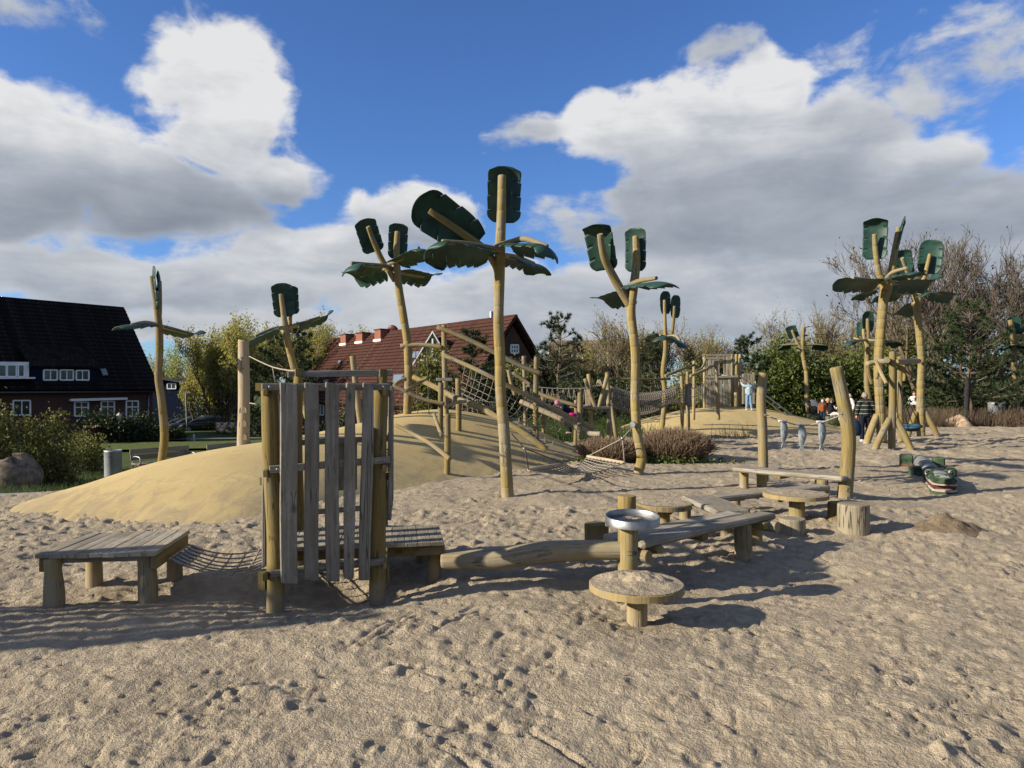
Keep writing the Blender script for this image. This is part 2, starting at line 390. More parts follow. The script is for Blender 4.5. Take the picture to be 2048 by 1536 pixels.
def plain(name, col, rough=.6, metal=0., spec=.4, nscale=0, namt=.3, bmp=0, bscale=40):
    m, nt, b = newmat(name, rough, spec); b.inputs['Metallic'].default_value = metal
    if nscale:
        ob = texco(nt); n = nnoise(nt, ob, nscale, 5, .6)
        nt.links.new(nmix(nt, nramp(nt, n.outputs[0], .3, .7), tuple(c * (1 - namt) for c in col), tuple(min(1, c * (1 + namt)) for c in col)), b.inputs['Base Color'])
    else: b.inputs['Base Color'].default_value = tuple(col) + (1,)
    if bmp:
        n2 = nnoise(nt, texco(nt), bscale, 4, .6); bump(nt, b, n2.outputs[0], bmp, .01)
    return m
LEAFG = plain('green_sheet', (.019, .050, .038), .5, 0, .3, 3.0, .35, .05, 6)
ROPE = plain('rope', (.27, .24, .19), .9, 0, .1, 60, .35, .5, 120)
ROPE_D = plain('dark_rope', (.10, .085, .07), .9, 0, .1, 60, .4, .5, 120)
STEEL = plain('galvanised_steel', (.26, .262, .265), .5, 1.0, .5, 12, .2, .05, 30)
STEEL_D = plain('dark_steel', (.12, .12, .12), .5, 1.0, .5)
BLACK = plain('black_rubber', (.012, .012, .013), .6)
FISH = plain('grey_blue_paint', (.20, .225, .235), .75, 0, .3, 9, .25, .25, 25)
WHITE = plain('white_paint', (.75, .74, .71), .5, 0, .4, 2, .06)
GLASS = plain('window_glass', (.03, .04, .05), .08, 0, .6)
STONE = plain('boulder_stone', (.17, .135, .10), .95, 0, .1, 5, .5, 1.0, 9)
STONE_T = plain('tan_stone', (.50, .36, .23), .9, 0, .2, 5, .3, .6, 14)
BIN_M = plain('bin_grey', (.30, .31, .33), .45, .4, .5, 4, .12)
SHED = plain('navy_boards', (.010, .014, .032), .95, 0, .03)
SAND_C1, SAND_C2 = (.47, .375, .26), (.33, .255, .17)

def sand_mat(name, damp=True):
    m, nt, b = newmat(name, .95, .1)
    ob = texco(nt, 'Object')
    big = nnoise(nt, ob, .55, 4, .55); mid = nnoise(nt, ob, 9, 4, .6); gr = nnoise(nt, ob, 95, 3, .75); gr2 = nnoise(nt, ob, 300, 1, .6)
    col = nmix(nt, nramp(nt, mid.outputs[0], .3, .72), (.292, .235, .163), (.405, .330, .232))
    col = nmix(nt, nmath(nt, 'MULTIPLY', nramp(nt, big.outputs[0], .5, .68), .35), col, (.20, .163, .115))
    col = nmix(nt, nmath(nt, 'MULTIPLY', nramp(nt, gr.outputs[0], .58, .72), .55), col, (.50, .43, .33))
    col = nmix(nt, nmath(nt, 'MULTIPLY', nramp(nt, gr.outputs[0], .42, .30), .60), col, (.09, .07, .048))
    col = nmix(nt, nmath(nt, 'MULTIPLY', nramp(nt, gr2.outputs[0], .62, .75), .35), col, (.62, .56, .47))
    nt.links.new(col, b.inputs['Base Color'])
    h = nmath(nt, 'ADD', nmath(nt, 'MULTIPLY', gr.outputs[0], .35), nmath(nt, 'MULTIPLY', mid.outputs[0], .5))
    md2 = nnoise(nt, ob, 38, 3, .65)
    h = nmath(nt, 'ADD', h, nmath(nt, 'MULTIPLY', md2.outputs[0], .8))
    bump(nt, b, h, 1.0, .026)
    return m
SAND = sand_mat('sand'); DARK_SAND = plain('dark_sand', (.165, .122, .08), .95, 0, .1, 60, .45, 1.0, 70)  # second one: darker mottled sand tone for the pile
def rubber_mat():
    m, nt, b = newmat('yellow_rubber_paving', .9, .15)
    ob = texco(nt, 'Object')
    big = nnoise(nt, ob, .8, 5, .6); gr = nnoise(nt, ob, 130, 2, .7)
    sm = nnoise(nt, nvec(nt, 'MULTIPLY', ob, (3.2, .9, 3)), 1.3, 6, .68, .8)
    col = nmix(nt, nramp(nt, big.outputs[0], .3, .7), (.46, .345, .155), (.53, .405, .195))
    geo = nt.nodes.new('ShaderNodeNewGeometry'); sp = nt.nodes.new('ShaderNodeSeparateXYZ'); nt.links.new(geo.outputs['Position'], sp.inputs[0])
    low = nramp(nt, sp.outputs[2], .42, .02)          # trodden sand clinging near the foot
    dirt = nmath(nt, 'MULTIPLY', nramp(nt, nmath(nt, 'ADD', sm.outputs[0], nmath(nt, 'MULTIPLY', low, .20)), .54, .82), .7)
    col = nmix(nt, dirt, col, (.30, .235, .15))
    col = nmix(nt, nmath(nt, 'MULTIPLY', nramp(nt, gr.outputs[0], .48, .3), .6), col, (.22, .155, .065))
    sc1 = nnoise(nt, nvec(nt, 'MULTIPLY', ob, (1.1, 5.5, 2)), 1.0, 5, .7, 1.2)
    scuff = nramp(nt, nmath(nt, 'ABSOLUTE', nmath(nt, 'SUBTRACT', sc1.outputs[0], .5)), .022, .004); scuff = nmath(nt, 'MULTIPLY', scuff, nramp(nt, big.outputs[0], .45, .6))
    col = nmix(nt, nmath(nt, 'MULTIPLY', scuff, .5), col, (.20, .145, .07))
    nt.links.new(col, b.inputs['Base Color']); bump(nt, b, nmath(nt, 'ADD', nmath(nt, 'MULTIPLY', gr.outputs[0], .5), sm.outputs[0]), .45, .014)
    return m
RUBBER = rubber_mat()
def ground_mat():
    m, nt, b = newmat('grass_earth', .95, .1)
    ob = texco(nt, 'Object'); big = nnoise(nt, ob, .25, 5, .6); f = nnoise(nt, ob, 14, 5, .65)
    col = nmix(nt, nramp(nt, f.outputs[0], .3, .7), (.035, .060, .014), (.085, .115, .030))
    col = nmix(nt, nramp(nt, big.outputs[0], .52, .7), col, (.10, .085, .045))
    nt.links.new(col, b.inputs['Base Color']); bump(nt, b, f.outputs[0], .8, .05); return m
GROUND = ground_mat()
def leaf_mat(name, c1, c2, trans=.25, rough=.6):
    m, nt, b = newmat(name, rough, .25)
    at = nt.nodes.new('ShaderNodeAttribute'); at.attribute_name = 'tint'
    col = nmix(nt, at.outputs['Fac'], c1, c2); nt.links.new(col, b.inputs['Base Color'])
    tr = nt.nodes.new('ShaderNodeBsdfTranslucent'); nt.links.new(col, tr.inputs[0])
    mx = nt.nodes.new('ShaderNodeMixShader'); mx.inputs[0].default_value = trans
    nt.links.new(b.outputs[0], mx.inputs[1]); nt.links.new(tr.outputs[0], mx.inputs[2])
    nt.links.new(mx.outputs[0], nt.nodes['Material Output'].inputs[0]); return m
L_WIL = leaf_mat('willow_leaves', (.25, .24, .05), (.40, .36, .10), .5)
L_WIL2 = leaf_mat('young_green_leaves', (.24, .29, .07), (.36, .38, .13), .4)
L_HEDGE = leaf_mat('hedge_leaves', (.052, .074, .016), (.13, .152, .036), .3)
L_BUSH = leaf_mat('bush_leaves', (.085, .095, .02), (.23, .215, .055), .3)
L_DARK = leaf_mat('dark_leaves', (.016, .026, .009), (.045, .062, .018), .2)
L_PINE = leaf_mat('pine_needles', (.022, .036, .014), (.062, .080, .032), .1)
L_GRASS = leaf_mat('grass_blades', (.035, .065, .012), (.10, .14, .035), .3)
L_DRY = leaf_mat('dry_stems', (.11, .075, .045), (.24, .17, .105), .1)
L_TWIG = leaf_mat('brown_twigs', (.13, .085, .055), (.30, .215, .14), .0)
BARK = plain('bark', (.115, .088, .062), .95, 0, .1, 6, .4, .5, 20)
BARKD = plain('dark_twigs', (.15, .12, .092), .95, 0, .1, 6, .3)
BARKL = plain('light_twigs', (.18, .14, .10), .95, 0, .1, 6, .3)
def brick_mat(name, c1, c2, mort, sc=1.0):
    m, nt, b = newmat(name, .9, .2)
    br = nt.nodes.new('ShaderNodeTexBrick'); nt.links.new(texco(nt, 'UV'), br.inputs['Vector'])
    br.inputs['Scale'].default_value = 1.0; br.inputs['Brick Width'].default_value = .24 * sc; br.inputs['Row Height'].default_value = .075 * sc
    br.inputs['Mortar Size'].default_value = .008 * sc; br.inputs['Color1'].default_value = c1 + (1,); br.inputs['Color2'].default_value = c2 + (1,); br.inputs['Mortar'].default_value = mort + (1,)
    nt.links.new(br.outputs[0], b.inputs['Base Color']); return m
BRICK = brick_mat('dark_red_brick', (.10, .038, .025), (.065, .028, .02), (.09, .075, .065))
BRICK2 = brick_mat('red_brick', (.26, .075, .038), (.20, .06, .032), (.20, .15, .12))
def tile_mat(name, c1, c2, spot, spots=.5):
    m, nt, b = newmat(name, .95, .04)
    uv = texco(nt, 'UV'); br = nt.nodes.new('ShaderNodeTexBrick'); nt.links.new(uv, br.inputs['Vector'])
    br.inputs['Scale'].default_value = 1.0; br.inputs['Brick Width'].default_value = .26; br.inputs['Row Height'].default_value = .34; br.inputs['Mortar Size'].default_value = .025
    br.inputs['Color1'].default_value = c1 + (1,); br.inputs['Color2'].default_value = c2 + (1,); br.inputs['Mortar'].default_value = tuple(x * .35 for x in c1) + (1,)
    n = nnoise(nt, uv, 3.6, 2, .5); sm = nramp(nt, n.outputs[0], .715, .745)
    n2 = nnoise(nt, uv, .35, 4, .6)
    col = nmix(nt, nmath(nt, 'MULTIPLY', nramp(nt, n2.outputs[0], .4, .7), .35), br.outputs[0], tuple(x * .55 for x in c2))
    col = nmix(nt, nmath(nt, 'MULTIPLY', sm, spots), col, spot); nt.links.new(col, b.inputs['Base Color'])
    wv = nt.nodes.new('ShaderNodeTexWave'); wv.wave_type = 'BANDS'; wv.bands_direction = 'Y'; wv.wave_profile = 'SAW'
    wv.inputs['Scale'].default_value = 1 / .34 * .159 * 2 * 3.14159 / 6.28318 * 3.14; nt.links.new(uv, wv.inputs['Vector'])
    bump(nt, b, br.outputs['Fac'], .9, -.06); return m
TILE_RED = tile_mat('red_roof_tiles', (.088, .041, .031), (.066, .032, .025), (.42, .38, .34), .9)
TILE_DARK = tile_mat('black_roof_tiles', (.026, .022, .020), (.010, .009, .008), (.12, .12, .13), .35)
# ------------------------------------------------------------------ terrain
def gz(x, y):
    x = np.asarray(x, float); y = np.asarray(y, float)
    s_ = np.interp(y, [-60, 10, 13, 21, 45, 80, 140, 1200], [0, 0, -.3, -.95, -1.6, -2.4, -2.9, -2.9])
    b = sstep(-x / np.maximum(y, 4), .12, .30)
    return s_ * b - .12
def tps(pts):
    A = np.array([(p[0], p[1]) for p in pts]); z = np.array([p[2] for p in pts]); n = len(A)
    def ker(d): return np.where(d > 1e-9, d * d * np.log(np.maximum(d, 1e-9)), 0)
    K_ = ker(np.linalg.norm(A[:, None] - A[None], axis=2)) + np.eye(n) * .4
    Q = np.hstack([np.ones((n, 1)), A]); S = np.block([[K_, Q], [Q.T, np.zeros((3, 3))]])
    w = np.linalg.solve(S, np.concatenate([z, np.zeros(3)]))
    def f(x, y):
        d = np.sqrt((x[..., None] - A[:, 0]) ** 2 + (y[..., None] - A[:, 1]) ** 2)
        return (ker(d) * w[:n]).sum(-1) + w[n] + w[n + 1] * x + w[n + 2] * y
    return f
front_a = [G(a, b) for a, b in ((15, 1022), (130, 1030), (250, 1032), (400, 1034), (530, 1030), (660, 1004), (790, 978), (900, 958), (1050, 935), (1130, 922), (1185, 908))]
crest_a = [P(*q) for q in ((150, 975, 11.6), (240, 946, 12.4), (330, 924, 13.2), (480, 894, 14.2), (600, 872, 15.2), (700, 850, 16.6), (800, 828, 18), (850, 820, 18.8), (930, 824, 19), (1000, 837, 19), (1060, 853, 19.2), (1110, 876, 19.4), (1150, 898, 19.6))]
outer_a = []
for i, p in enumerate(front_a):
    outer_a.append((p.x + (.9 if i > 6 else -.2), p.y - 1.3, -.42))
back_a = [(-8.6, 12.6, -.55), (-8.2, 14.6, -.8), (-7.4, 16.8, -.9), (-6.0, 19.2, -.9), (-4.6, 21.6, -.7), (-2.6, 23.6, -.5), (-.4, 24.0, -.4), (1.6, 23.2, -.4), (3.1, 20.8, -.4), (-8.6, 10.4, -.4), (3.2, 18.0, -.4)]
mid_a = [P(700, 930, 14.4), P(560, 960, 12.0), P(880, 880, 16.4), P(1000, 885, 16.6)]
mound_a = tps([(p.x, p.y, -.02) for p in front_a] + [tuple(p) for p in crest_a] + outer_a + back_a)
front_b = [G(a, b) for a, b in ((1226, 866), (1300, 878), (1360, 880), (1421, 877), (1476, 875), (1534, 871), (1593, 867), (1681, 861))]
crest_b = [P(*q) for q in ((1278, 846, 27.6), (1330, 831, 28.3), (1370, 822, 28.8), (1400, 816, 29.3), (1440, 814, 29.6), (1490, 814, 29.6), (1530, 817, 29.6), (1560, 824, 29.6), (1600, 833, 29.6), (1660, 849, 29.6))]
back_b = [(3.4, 30.5, -.4), (5.5, 34, -.4), (9, 35.5, -.4), (12.5, 34.5, -.4), (15, 31.5, -.4), (14.6, 28.6, -.4), (3.2, 27, -.5), (4.0, 24, -.5), (6.5, 21, -.5), (10, 22.3, -.5), (13.5, 25.4, -.5)]
mound_b = tps([(p.x, p.y, -.02) for p in front_b] + [tuple(p) for p in crest_b] + back_b)
def sand_far(x):
    return np.interp(x, [-60, -12, -8.2, -7.2, -5, -1, 2, 5, 15, 24, 60], [6.5, 9.6, 10.7, 11.6, 13, 20, 22.5, 27, 30.2, 30.5, 31])
# dent layer on a fine map: footprints, dug hollows, thrown lumps
HX0, HX1, HY0, HY1, HS = -13.0, 13.0, -4.0, 19.0, .0135
nx, ny = int((HX1 - HX0) / HS), int((HY1 - HY0) / HS)
hm = np.zeros((ny, nx), np.float32)
def dent(x, y, a, b, ang, dep, rim, soft):
    dep *= 1 + .9 * min(max((y - 5.5) / 4, 0), 1); rim *= 1 + .9 * min(max((y - 5.5) / 4, 0), 1)
    rr_ = max(a, b) * 2.1; i0, i1 = int((x - rr_ - HX0) / HS), int((x + rr_ - HX0) / HS); j0, j1 = int((y - rr_ - HY0) / HS), int((y + rr_ - HY0) / HS)
    if i0 < 0 or j0 < 0 or i1 >= nx or j1 >= ny: return
    X = HX0 + np.arange(i0, i1) * HS - x; Y = (HY0 + np.arange(j0, j1) * HS - y)[:, None]
    c, s_ = math.cos(ang), math.sin(ang); u = (X * c + Y * s_) / a; v = (-X * s_ + Y * c) / b
    d = np.sqrt(u * u + v * v) + .18 * np.sin(3 * np.arctan2(v, u) + ang * 5)
    h = -dep * (1 - sstep(d, soft, 1.0)) + rim * np.exp(-((d - 1.18) / .25) ** 2) * (.6 + .4 * np.cos(np.arctan2(v, u) + ang))
    hm[j0:j1, i0:i1] += h
for _ in range(30000):
    y = rng.uniform(-3, 18.5) if rng.random() < .45 else rng.uniform(2, 10); x = rng.uniform(-12.5, 12.5)
    k = rng.random(); sc = rng.uniform(.7, 1.5)
    if k < .34: dent(x, y, .13 * sc, .034 * sc, rng.normal(.2, .9), rng.uniform(.002, .009), rng.uniform(.001, .005), rng.uniform(.0, .4))
    elif k < .86: dent(x, y, .05 * sc, .028 * sc, rng.uniform(0, 6.28), rng.uniform(.001, .0065), rng.uniform(.001, .004), rng.uniform(.2, .6))
    elif k < .89: dent(x, y, .20 * sc, .12 * sc, rng.uniform(0, 6.28), rng.uniform(.004, .014), rng.uniform(.002, .007), .15)
    else: dent(x, y, .09 * sc, .06 * sc, rng.uniform(0, 6.28), -rng.uniform(.006, .022), -.003, .0)
def shoe(x, y, ang, sc, dep):                            # sole and heel print with a pushed-up rim
    c, s_ = math.cos(ang), math.sin(ang)
    dent(x + c * .055 * sc, y + s_ * .055 * sc, .085 * sc, .046 * sc, ang, dep, dep * .5, .45); dent(x - c * .085 * sc, y - s_ * .085 * sc, .048 * sc, .038 * sc, ang, dep * 1.15, dep * .45, .45)
for _ in range(70):
    x, y = rng.uniform(-11, 11), rng.uniform(2.2, 17); ang = rng.uniform(0, 6.28); sc = rng.choice([.62, .75, 1.0, 1.05]); st = .62 * sc
    for k in range(rng.integers(6, 16)):
        ang += rng.normal() * .12; sd_ = .07 * sc * (1 if k % 2 else -1); x += math.cos(ang) * st * .5 + rng.normal() * .02; y += math.sin(ang) * st * .5 + rng.normal() * .02
        shoe(x - math.sin(ang) * sd_, y + math.cos(ang) * sd_, ang + (.15 if k % 2 else -.15), sc, rng.uniform(.006, .014))
for (x, y, ang, sc) in ((-2.6, 3.3, .5, 1.0), (-.6, 2.9, 1.1, 1.05), (.9, 3.1, 2.3, .75), (2.0, 3.0, .9, 1.0), (2.9, 4.4, 2.7, .7), (-3.2, 4.2, .15, .75), (.1, 4.3, -.3, .7), (1.9, 4.6, .4, 1.0), (3.4, 6.2, 2.0, 1.0), (-.9, 3.6, 2.8, .65), (2.6, 3.5, 1.7, .62)):
    for k in range(9):
        ang += rng.normal() * .10; sd_ = .08 * sc * (1 if k % 2 else -1); x += math.cos(ang) * .33 * sc; y += math.sin(ang) * .33 * sc
        shoe(x - math.sin(ang) * sd_, y + math.cos(ang) * sd_, ang + (.15 if k % 2 else -.15), sc, rng.uniform(.008, .015))
for (px, py, ang, L) in ((820, 1235, 1.95, .8), (838, 1238, 1.95, .75), (948, 1218, 2.0, .5), (965, 1225, 2.05, .7), (1060, 1460, .9, .5), (1290, 1500, 2.2, .4), (900, 1500, .8, .6)):
    g = G(px, py)
    for k in range(int(L / .03)):
        dent(g.x + math.cos(ang) * k * .03, g.y - abs(math.sin(ang)) * k * .03, .055, .024, -ang, .011, .0045, .25)
for _ in range(900):                                    # crumbly dug patches
    cx, cy = ((-.95, 4.9), (-1.6, 3.9), (-.35, 3.4), (1.3, 3.35), (3.2, 3.8), (-2.4, 3.6), (1.9, 8.6), (-.4, 5.2))[rng.integers(0, 8)]
    dent(cx + rng.normal(0, .22), cy + rng.normal(0, .10), rng.uniform(.012, .04), rng.uniform(.012, .03), rng.uniform(0, 6.28), rng.uniform(-.016, .012), .002, .1)
def hsample(x, y):
    u = (x - HX0) / HS; v = (y - HY0) / HS; ok = (u > 1) & (v > 1) & (u < nx - 2) & (v < ny - 2)
    u = np.clip(u, 0, nx - 2); v = np.clip(v, 0, ny - 2); i = u.astype(int); j = v.astype(int); fu = u - i; fv = v - j
    z = (hm[j, i] * (1 - fu) + hm[j, i + 1] * fu) * (1 - fv) + (hm[j + 1, i] * (1 - fu) + hm[j + 1, i + 1] * fu) * fv
    return np.where(ok, z, 0)
SPOTS = [(-1.45, 6.15, .55, .5, -.16), (-1.5, 6.1, 1.0, .6, -.06), (-3.0, 6.0, 1.3, .6, -.03), (1.7, 6.0, 1.3, .8, -.07), (.9, 5.15, .35, .3, -.03), (-.5, 6.6, 1.0, .5, -.05), (2.6, 6.6, .9, .5, -.05), (-.2, 4.8, .9, .35, .035), (.35, 5.1, .3, .2, .04)]
def sand_h(x, y):
    z = .085 * fbm(x * .45 + 3, y * .45, 3) + .03 * fbm(x * 1.5, y * 1.5 + 7, 3) + .013 * fbm(x * 5.2, y * 7.0, 4, .6)
    rg = np.abs(fbm(x * 6.5 + 31, y * 9.0 + 11, 3, .55)); z = z - .018 * np.exp(-(rg / .08) ** 2) * sstep(vnoise(x * 1.9, y * 1.9), -.25, .25)
    far = sstep(y, 13, 19)
    z = z + far * (.07 * fbm(x * 2.6 + 5, y * 2.9, 4, .65))
    z = z + hsample(x, y)
    for cx, cy, ax, ay, h in SPOTS: z = z + h * np.exp(-((x - cx) / ax) ** 2 - ((y - cy) / ay) ** 2)
    pc = G(1905, 1068)
    r_ = np.sqrt(((x - pc.x) / .62) ** 2 + ((y - pc.y - .15) / .5) ** 2) * (1 + .3 * vnoise(x * 3, y * 3))
    z = z + .05 * np.maximum(0, 1.15 - r_)
    return z
ys = np.concatenate([np.linspace(-6, 1.6, 40), 1.6 + (np.exp(np.linspace(0, 1, 620) * math.log(1 + 31 / 1.6)) - 1) * 1.6 * 31 / 31])
ts = np.linspace(-1, 1, 900)
YY, TT = np.meshgrid(ys, ts, indexing='ij'); XX = TT * (3.4 + .86 * np.maximum(YY, 0))
ZZ = sand_h(XX, YY)
edge = sand_far(XX) + .5 * fbm(XX * .8, YY * .8, 3)
ZZ = ZZ - 1.6 * sstep(YY, edge - .1, edge + 1.1)
ma = mound_a(XX, YY); mbz = mound_b(XX, YY)
inside = np.maximum(ma * ((XX < 4) & (YY < 25)), mbz * (YY > 20) * (XX > 3)); ZZ = ZZ - .35 * sstep(inside, .16, .5)
nr, nc = YY.shape
idx = np.arange(nr * nc).reshape(nr, nc)
faces = np.stack([idx[:-1, :-1], idx[:-1, 1:], idx[1:, 1:], idx[1:, :-1]], -1).reshape(-1, 4)
o = np_mesh('sand', np.stack([XX, YY, ZZ], -1).reshape(-1, 3), faces, SAND, smooth=True); struct(o, 'trampled beige play sand covering the whole playground floor')

def grid_surface(name, f, x0, x1, y0, y1, st, mat, zmin=-.75):
    xs = np.arange(x0, x1, st); yv = np.arange(y0, y1, st); Y_, X_ = np.meshgrid(yv, xs, indexing='ij')
    Z_ = f(X_, Y_); a, b = Y_.shape; id_ = np.arange(a * b).reshape(a, b)
    fc = np.stack([id_[:-1, :-1], id_[:-1, 1:], id_[1:, 1:], id_[1:, :-1]], -1).reshape(-1, 4)
    zf = Z_.reshape(-1); keep = zf[fc].max(1) > zmin; fc = fc[keep]
    used, inv = np.unique(fc, return_inverse=True); vs = np.stack([X_, Y_, Z_], -1).reshape(-1, 3)[used]
    return np_mesh(name, vs, inv.reshape(-1, 4), mat, smooth=True)
o = grid_surface('rubber_mound', lambda x, y: mound_a(x, y) + .012 * fbm(x * 1.3, y * 1.3, 3), -9.5, 3.6, 7.8, 24.2, .1, RUBBER); struct(o, 'long yellow rubber mound under the climbing logs')
o = grid_surface('rubber_mound', lambda x, y: mound_b(x, y) + .012 * fbm(x * 1.3, y * 1.3, 3), 3.2, 15.5, 21, 36, .13, RUBBER); struct(o, 'yellow rubber mound below the far plank tower')
# wide ground sheet
gx = np.concatenate([np.linspace(-1200, -90, 12), np.linspace(-80, 80, 110), np.linspace(90, 1200, 12)])
gy = np.concatenate([np.linspace(-300, -10, 10), np.linspace(-6, 100, 90), np.linspace(110, 2000, 16)])
Yg, Xg = np.meshgrid(gy, gx, indexing='ij'); Zg = gz(Xg, Yg) + .06 * fbm(Xg * .4, Yg * .4, 3) * (Yg > 12)
ins = (Yg < sand_far(Xg) + .4); Zg = Zg - ins * .25
a, b = Yg.shape; id_ = np.arange(a * b).reshape(a, b)
fc = np.stack([id_[:-1, :-1], id_[:-1, 1:], id_[1:, 1:], id_[1:, :-1]], -1).reshape(-1, 4)
struct(np_mesh('ground', np.stack([Xg, Yg, Zg], -1).reshape(-1, 3), fc, GROUND, smooth=True))
def ribbon(name, pts, w, mat, lift=.05):
    pts = [Vector(p) for p in pts]; P_, _ = smooth_path(pts, [0] * len(pts), 8); v = []; f = []
    for i, p in enumerate(P_):
        t = (P_[min(i + 1, len(P_) - 1)] - P_[max(i - 1, 0)]); nrm = Vector((-t.y, t.x, 0)).normalized()
        for s_ in (-.5, 0, .5):
            q = p + nrm * w * s_; v.append((q.x, q.y, float(gz(q.x, q.y)) + lift))
    for i in range(len(P_) - 1):
        for k in range(2): f.append((i * 3 + k, i * 3 + k + 1, i * 3 + k + 4, i * 3 + k + 3))
    return struct(np_mesh(name, v, f, mat, smooth=True))
PAVE = plain('grey_paving', (.26, .245, .225), .9, 0, .2, 3, .2, .3, 30)
ASPH = plain('path_asphalt', (.14, .135, .13), .9, 0, .2, 3, .2)
LAWN = plain('mown_lawn', (.09, .108, .03), .95, 0, .1, 5, .3, .5, 60)
ribbon('path', [(-22, 10.2, 0), (-14, 11.4, 0), (-10, 12.4, 0), (-8, 14.2, 0), (-7.6, 17, 0)], .9, PAVE, .16)
ribbon('lawn', [(-34, 38, 0), (-22, 37, 0), (-12, 40, 0), (2, 44, 0)], 7.5, LAWN, .14)
ribbon('path', [(-40, 44, 0), (-24, 43, 0), (-12, 46.5, 0), (4, 51, 0)], 1.6, ASPH, .2)
# ------------------------------------------------------------------ near play equipment
UP = Vector((0, 0, 1))
def bolt(parent, c, nrm, r=.016):
    return MB().dome(c, nrm, r, r * .55, 12).build('bolt', STEEL, parent)
def plank_box(parent, name, a, b, h, t, mat, out):      # rail a->b of height h, thickness t, `out` = horizontal outward direction
    return MB().board(a, b, Vector((0, 0, h)), Vector(out) * t, ch=.006).build(name, mat, parent)
# --- slatted tower
FL, FR, BL, BR = V(-1.82, 5.46, 0), V(-1.095, 5.77, 0), V(-2.06, 6.85, 0), V(-1.30, 7.12, 0)
fd = (FR - FL).normalized(); fn = Vector((fd.y, -fd.x, 0))         # front direction and outward normal
tw = thing('slatted_play_tower', 'tall grey slatted play tower on olive posts in the middle of the sand', 'play tower', (-1.5, 6.2, 0))
ZT = 1.73
def tpost(p, r0, r1, z1, wob=.03, lean=(0, 0)):
    return MB().tube([p + V(0, 0, -.4), p + V(.005, 0, .5), p + V(-.01 + lean[0] * .5, 0, 1.1), p + V(lean[0], lean[1], z1)], [r0, r0 * .98, (r0 + r1) / 2, r1], 14, 4, wob).build('post', W_OLIVE, tw)
tpost(FL, .066, .062, ZT - .05, .03, (-.045, 0)); tpost(FR, .068, .062, ZT - .05, .025, (.03, 0)); tpost(BL, .05, .046, ZT + .08); tpost(BR, .055, .05, ZT + .1)
f0 = FL - fn * .01; f1 = FR - fn * .01
def frail(z0, z1, h, e0, e1, o=.075):
    a = FL + fn * o - fd * e0; b = FR + fn * o + fd * e1
    r_ = MB().board(V(a.x, a.y, z0), V(b.x, b.y, z1), UP * h, fn * .032, ch=.005).build('rail', W_GREY, tw)
    return a, b
for (z0, z1, h, e0, e1) in ((1.70, 1.70, .054, .105, .085), (1.075, 1.115, .056, .05, .085), (.285, .30, .052, .04, .04)):
    a, b = frail(z0, z1, h, e0, e1)
    if z0 > .5:
        bolt(tw, V(a.x, a.y, z0) + fd * .06 + fn * .017, fn, .015); bolt(tw, V(b.x, b.y, z1) - fd * .05 + fn * .017, fn, .015)
def on_front(px, py, o):                                   # point on the tower's front plane seen at a picture position
    r = ray(px, py); c = V(0, 0, CAMH); n = fn; t = ((FL + fn * o) - c).dot(n) / r.dot(n); return c + r * t
for (xl0, xr0, y0, xl1, xr1, y1) in ((558, 593.5, 766, 562, 596, 1167), (608, 637, 766, 609, 638, 1161), (649, 678, 766, 652, 678, 1163), (691, 712, 766, 686.5, 708, 1157), (724.5, 748, 766, 718, 740.5, 1160)):
    o_ = .108
    A, B = on_front(xl0, y0, o_), on_front(xr0, y0, o_); C_, D_ = on_front(xl1, y1 + random.uniform(-2, 3), o_), on_front(xr1, y1, o_)
    p0, p1 = (C_ + D_) / 2, (A + B) / 2
    s_ = MB().board(p0, p1, (D_ - C_), fn * .03, ch=.007, wob=.005, n=10, taper=(B - A).length / (D_ - C_).length).build('slat', W_GREY, tw)
    for py in (772, 935, 1150):
        k = (py - y0) / (y1 - y0)
        for e in (.22, .78):
            q = on_front(xl0 + (xl1 - xl0) * k + (xr0 - xl0) * e, py, o_ + .015)
            MB().disc(q, fn, .0042, .003, 8).build('screw', STEEL_D, s_)
# side panels
def side(pa, pb, outs, n, mat, z0, z1, off=.09, rails=(1.66, 1.05, .27), ext=.1, wd=.115):
    d = (pb - pa).normalized(); L = (pb - pa).length
    for z in rails:
        a = pa + outs * (off - .035) - d * (ext + .02); b = pb + outs * (off - .035) + d * .1
        MB().board(a + UP * z, b + UP * z, UP * .055, outs * .034, ch=.005).build('rail', W_OLIVE, tw)
    for k in range(n):
        c = pa + d * (L * (k + .2) / (n - .4)) + outs * (off + random.uniform(-.008, .008))
        MB().board(c + UP * (z0 + random.uniform(-.03, .03)), c + UP * (z1 + random.uniform(-.01, .015)) + outs * random.uniform(-.01, .01), d * (wd + random.uniform(-.012, .012)), outs * .028, ch=.006, wob=.004).build('slat', W_GREY, tw)
ld = (BL - FL).normalized(); side(FL, BL, Vector((-ld.y, ld.x, 0)).normalized(), 6, W_GREY, .30, 1.70)
rd = (BR - FR).normalized(); ro = Vector((rd.y, -rd.x, 0)).normalized()
side(FR + rd * .02, BR, ro, 6, W_GREY, .62, 1.70, .095)
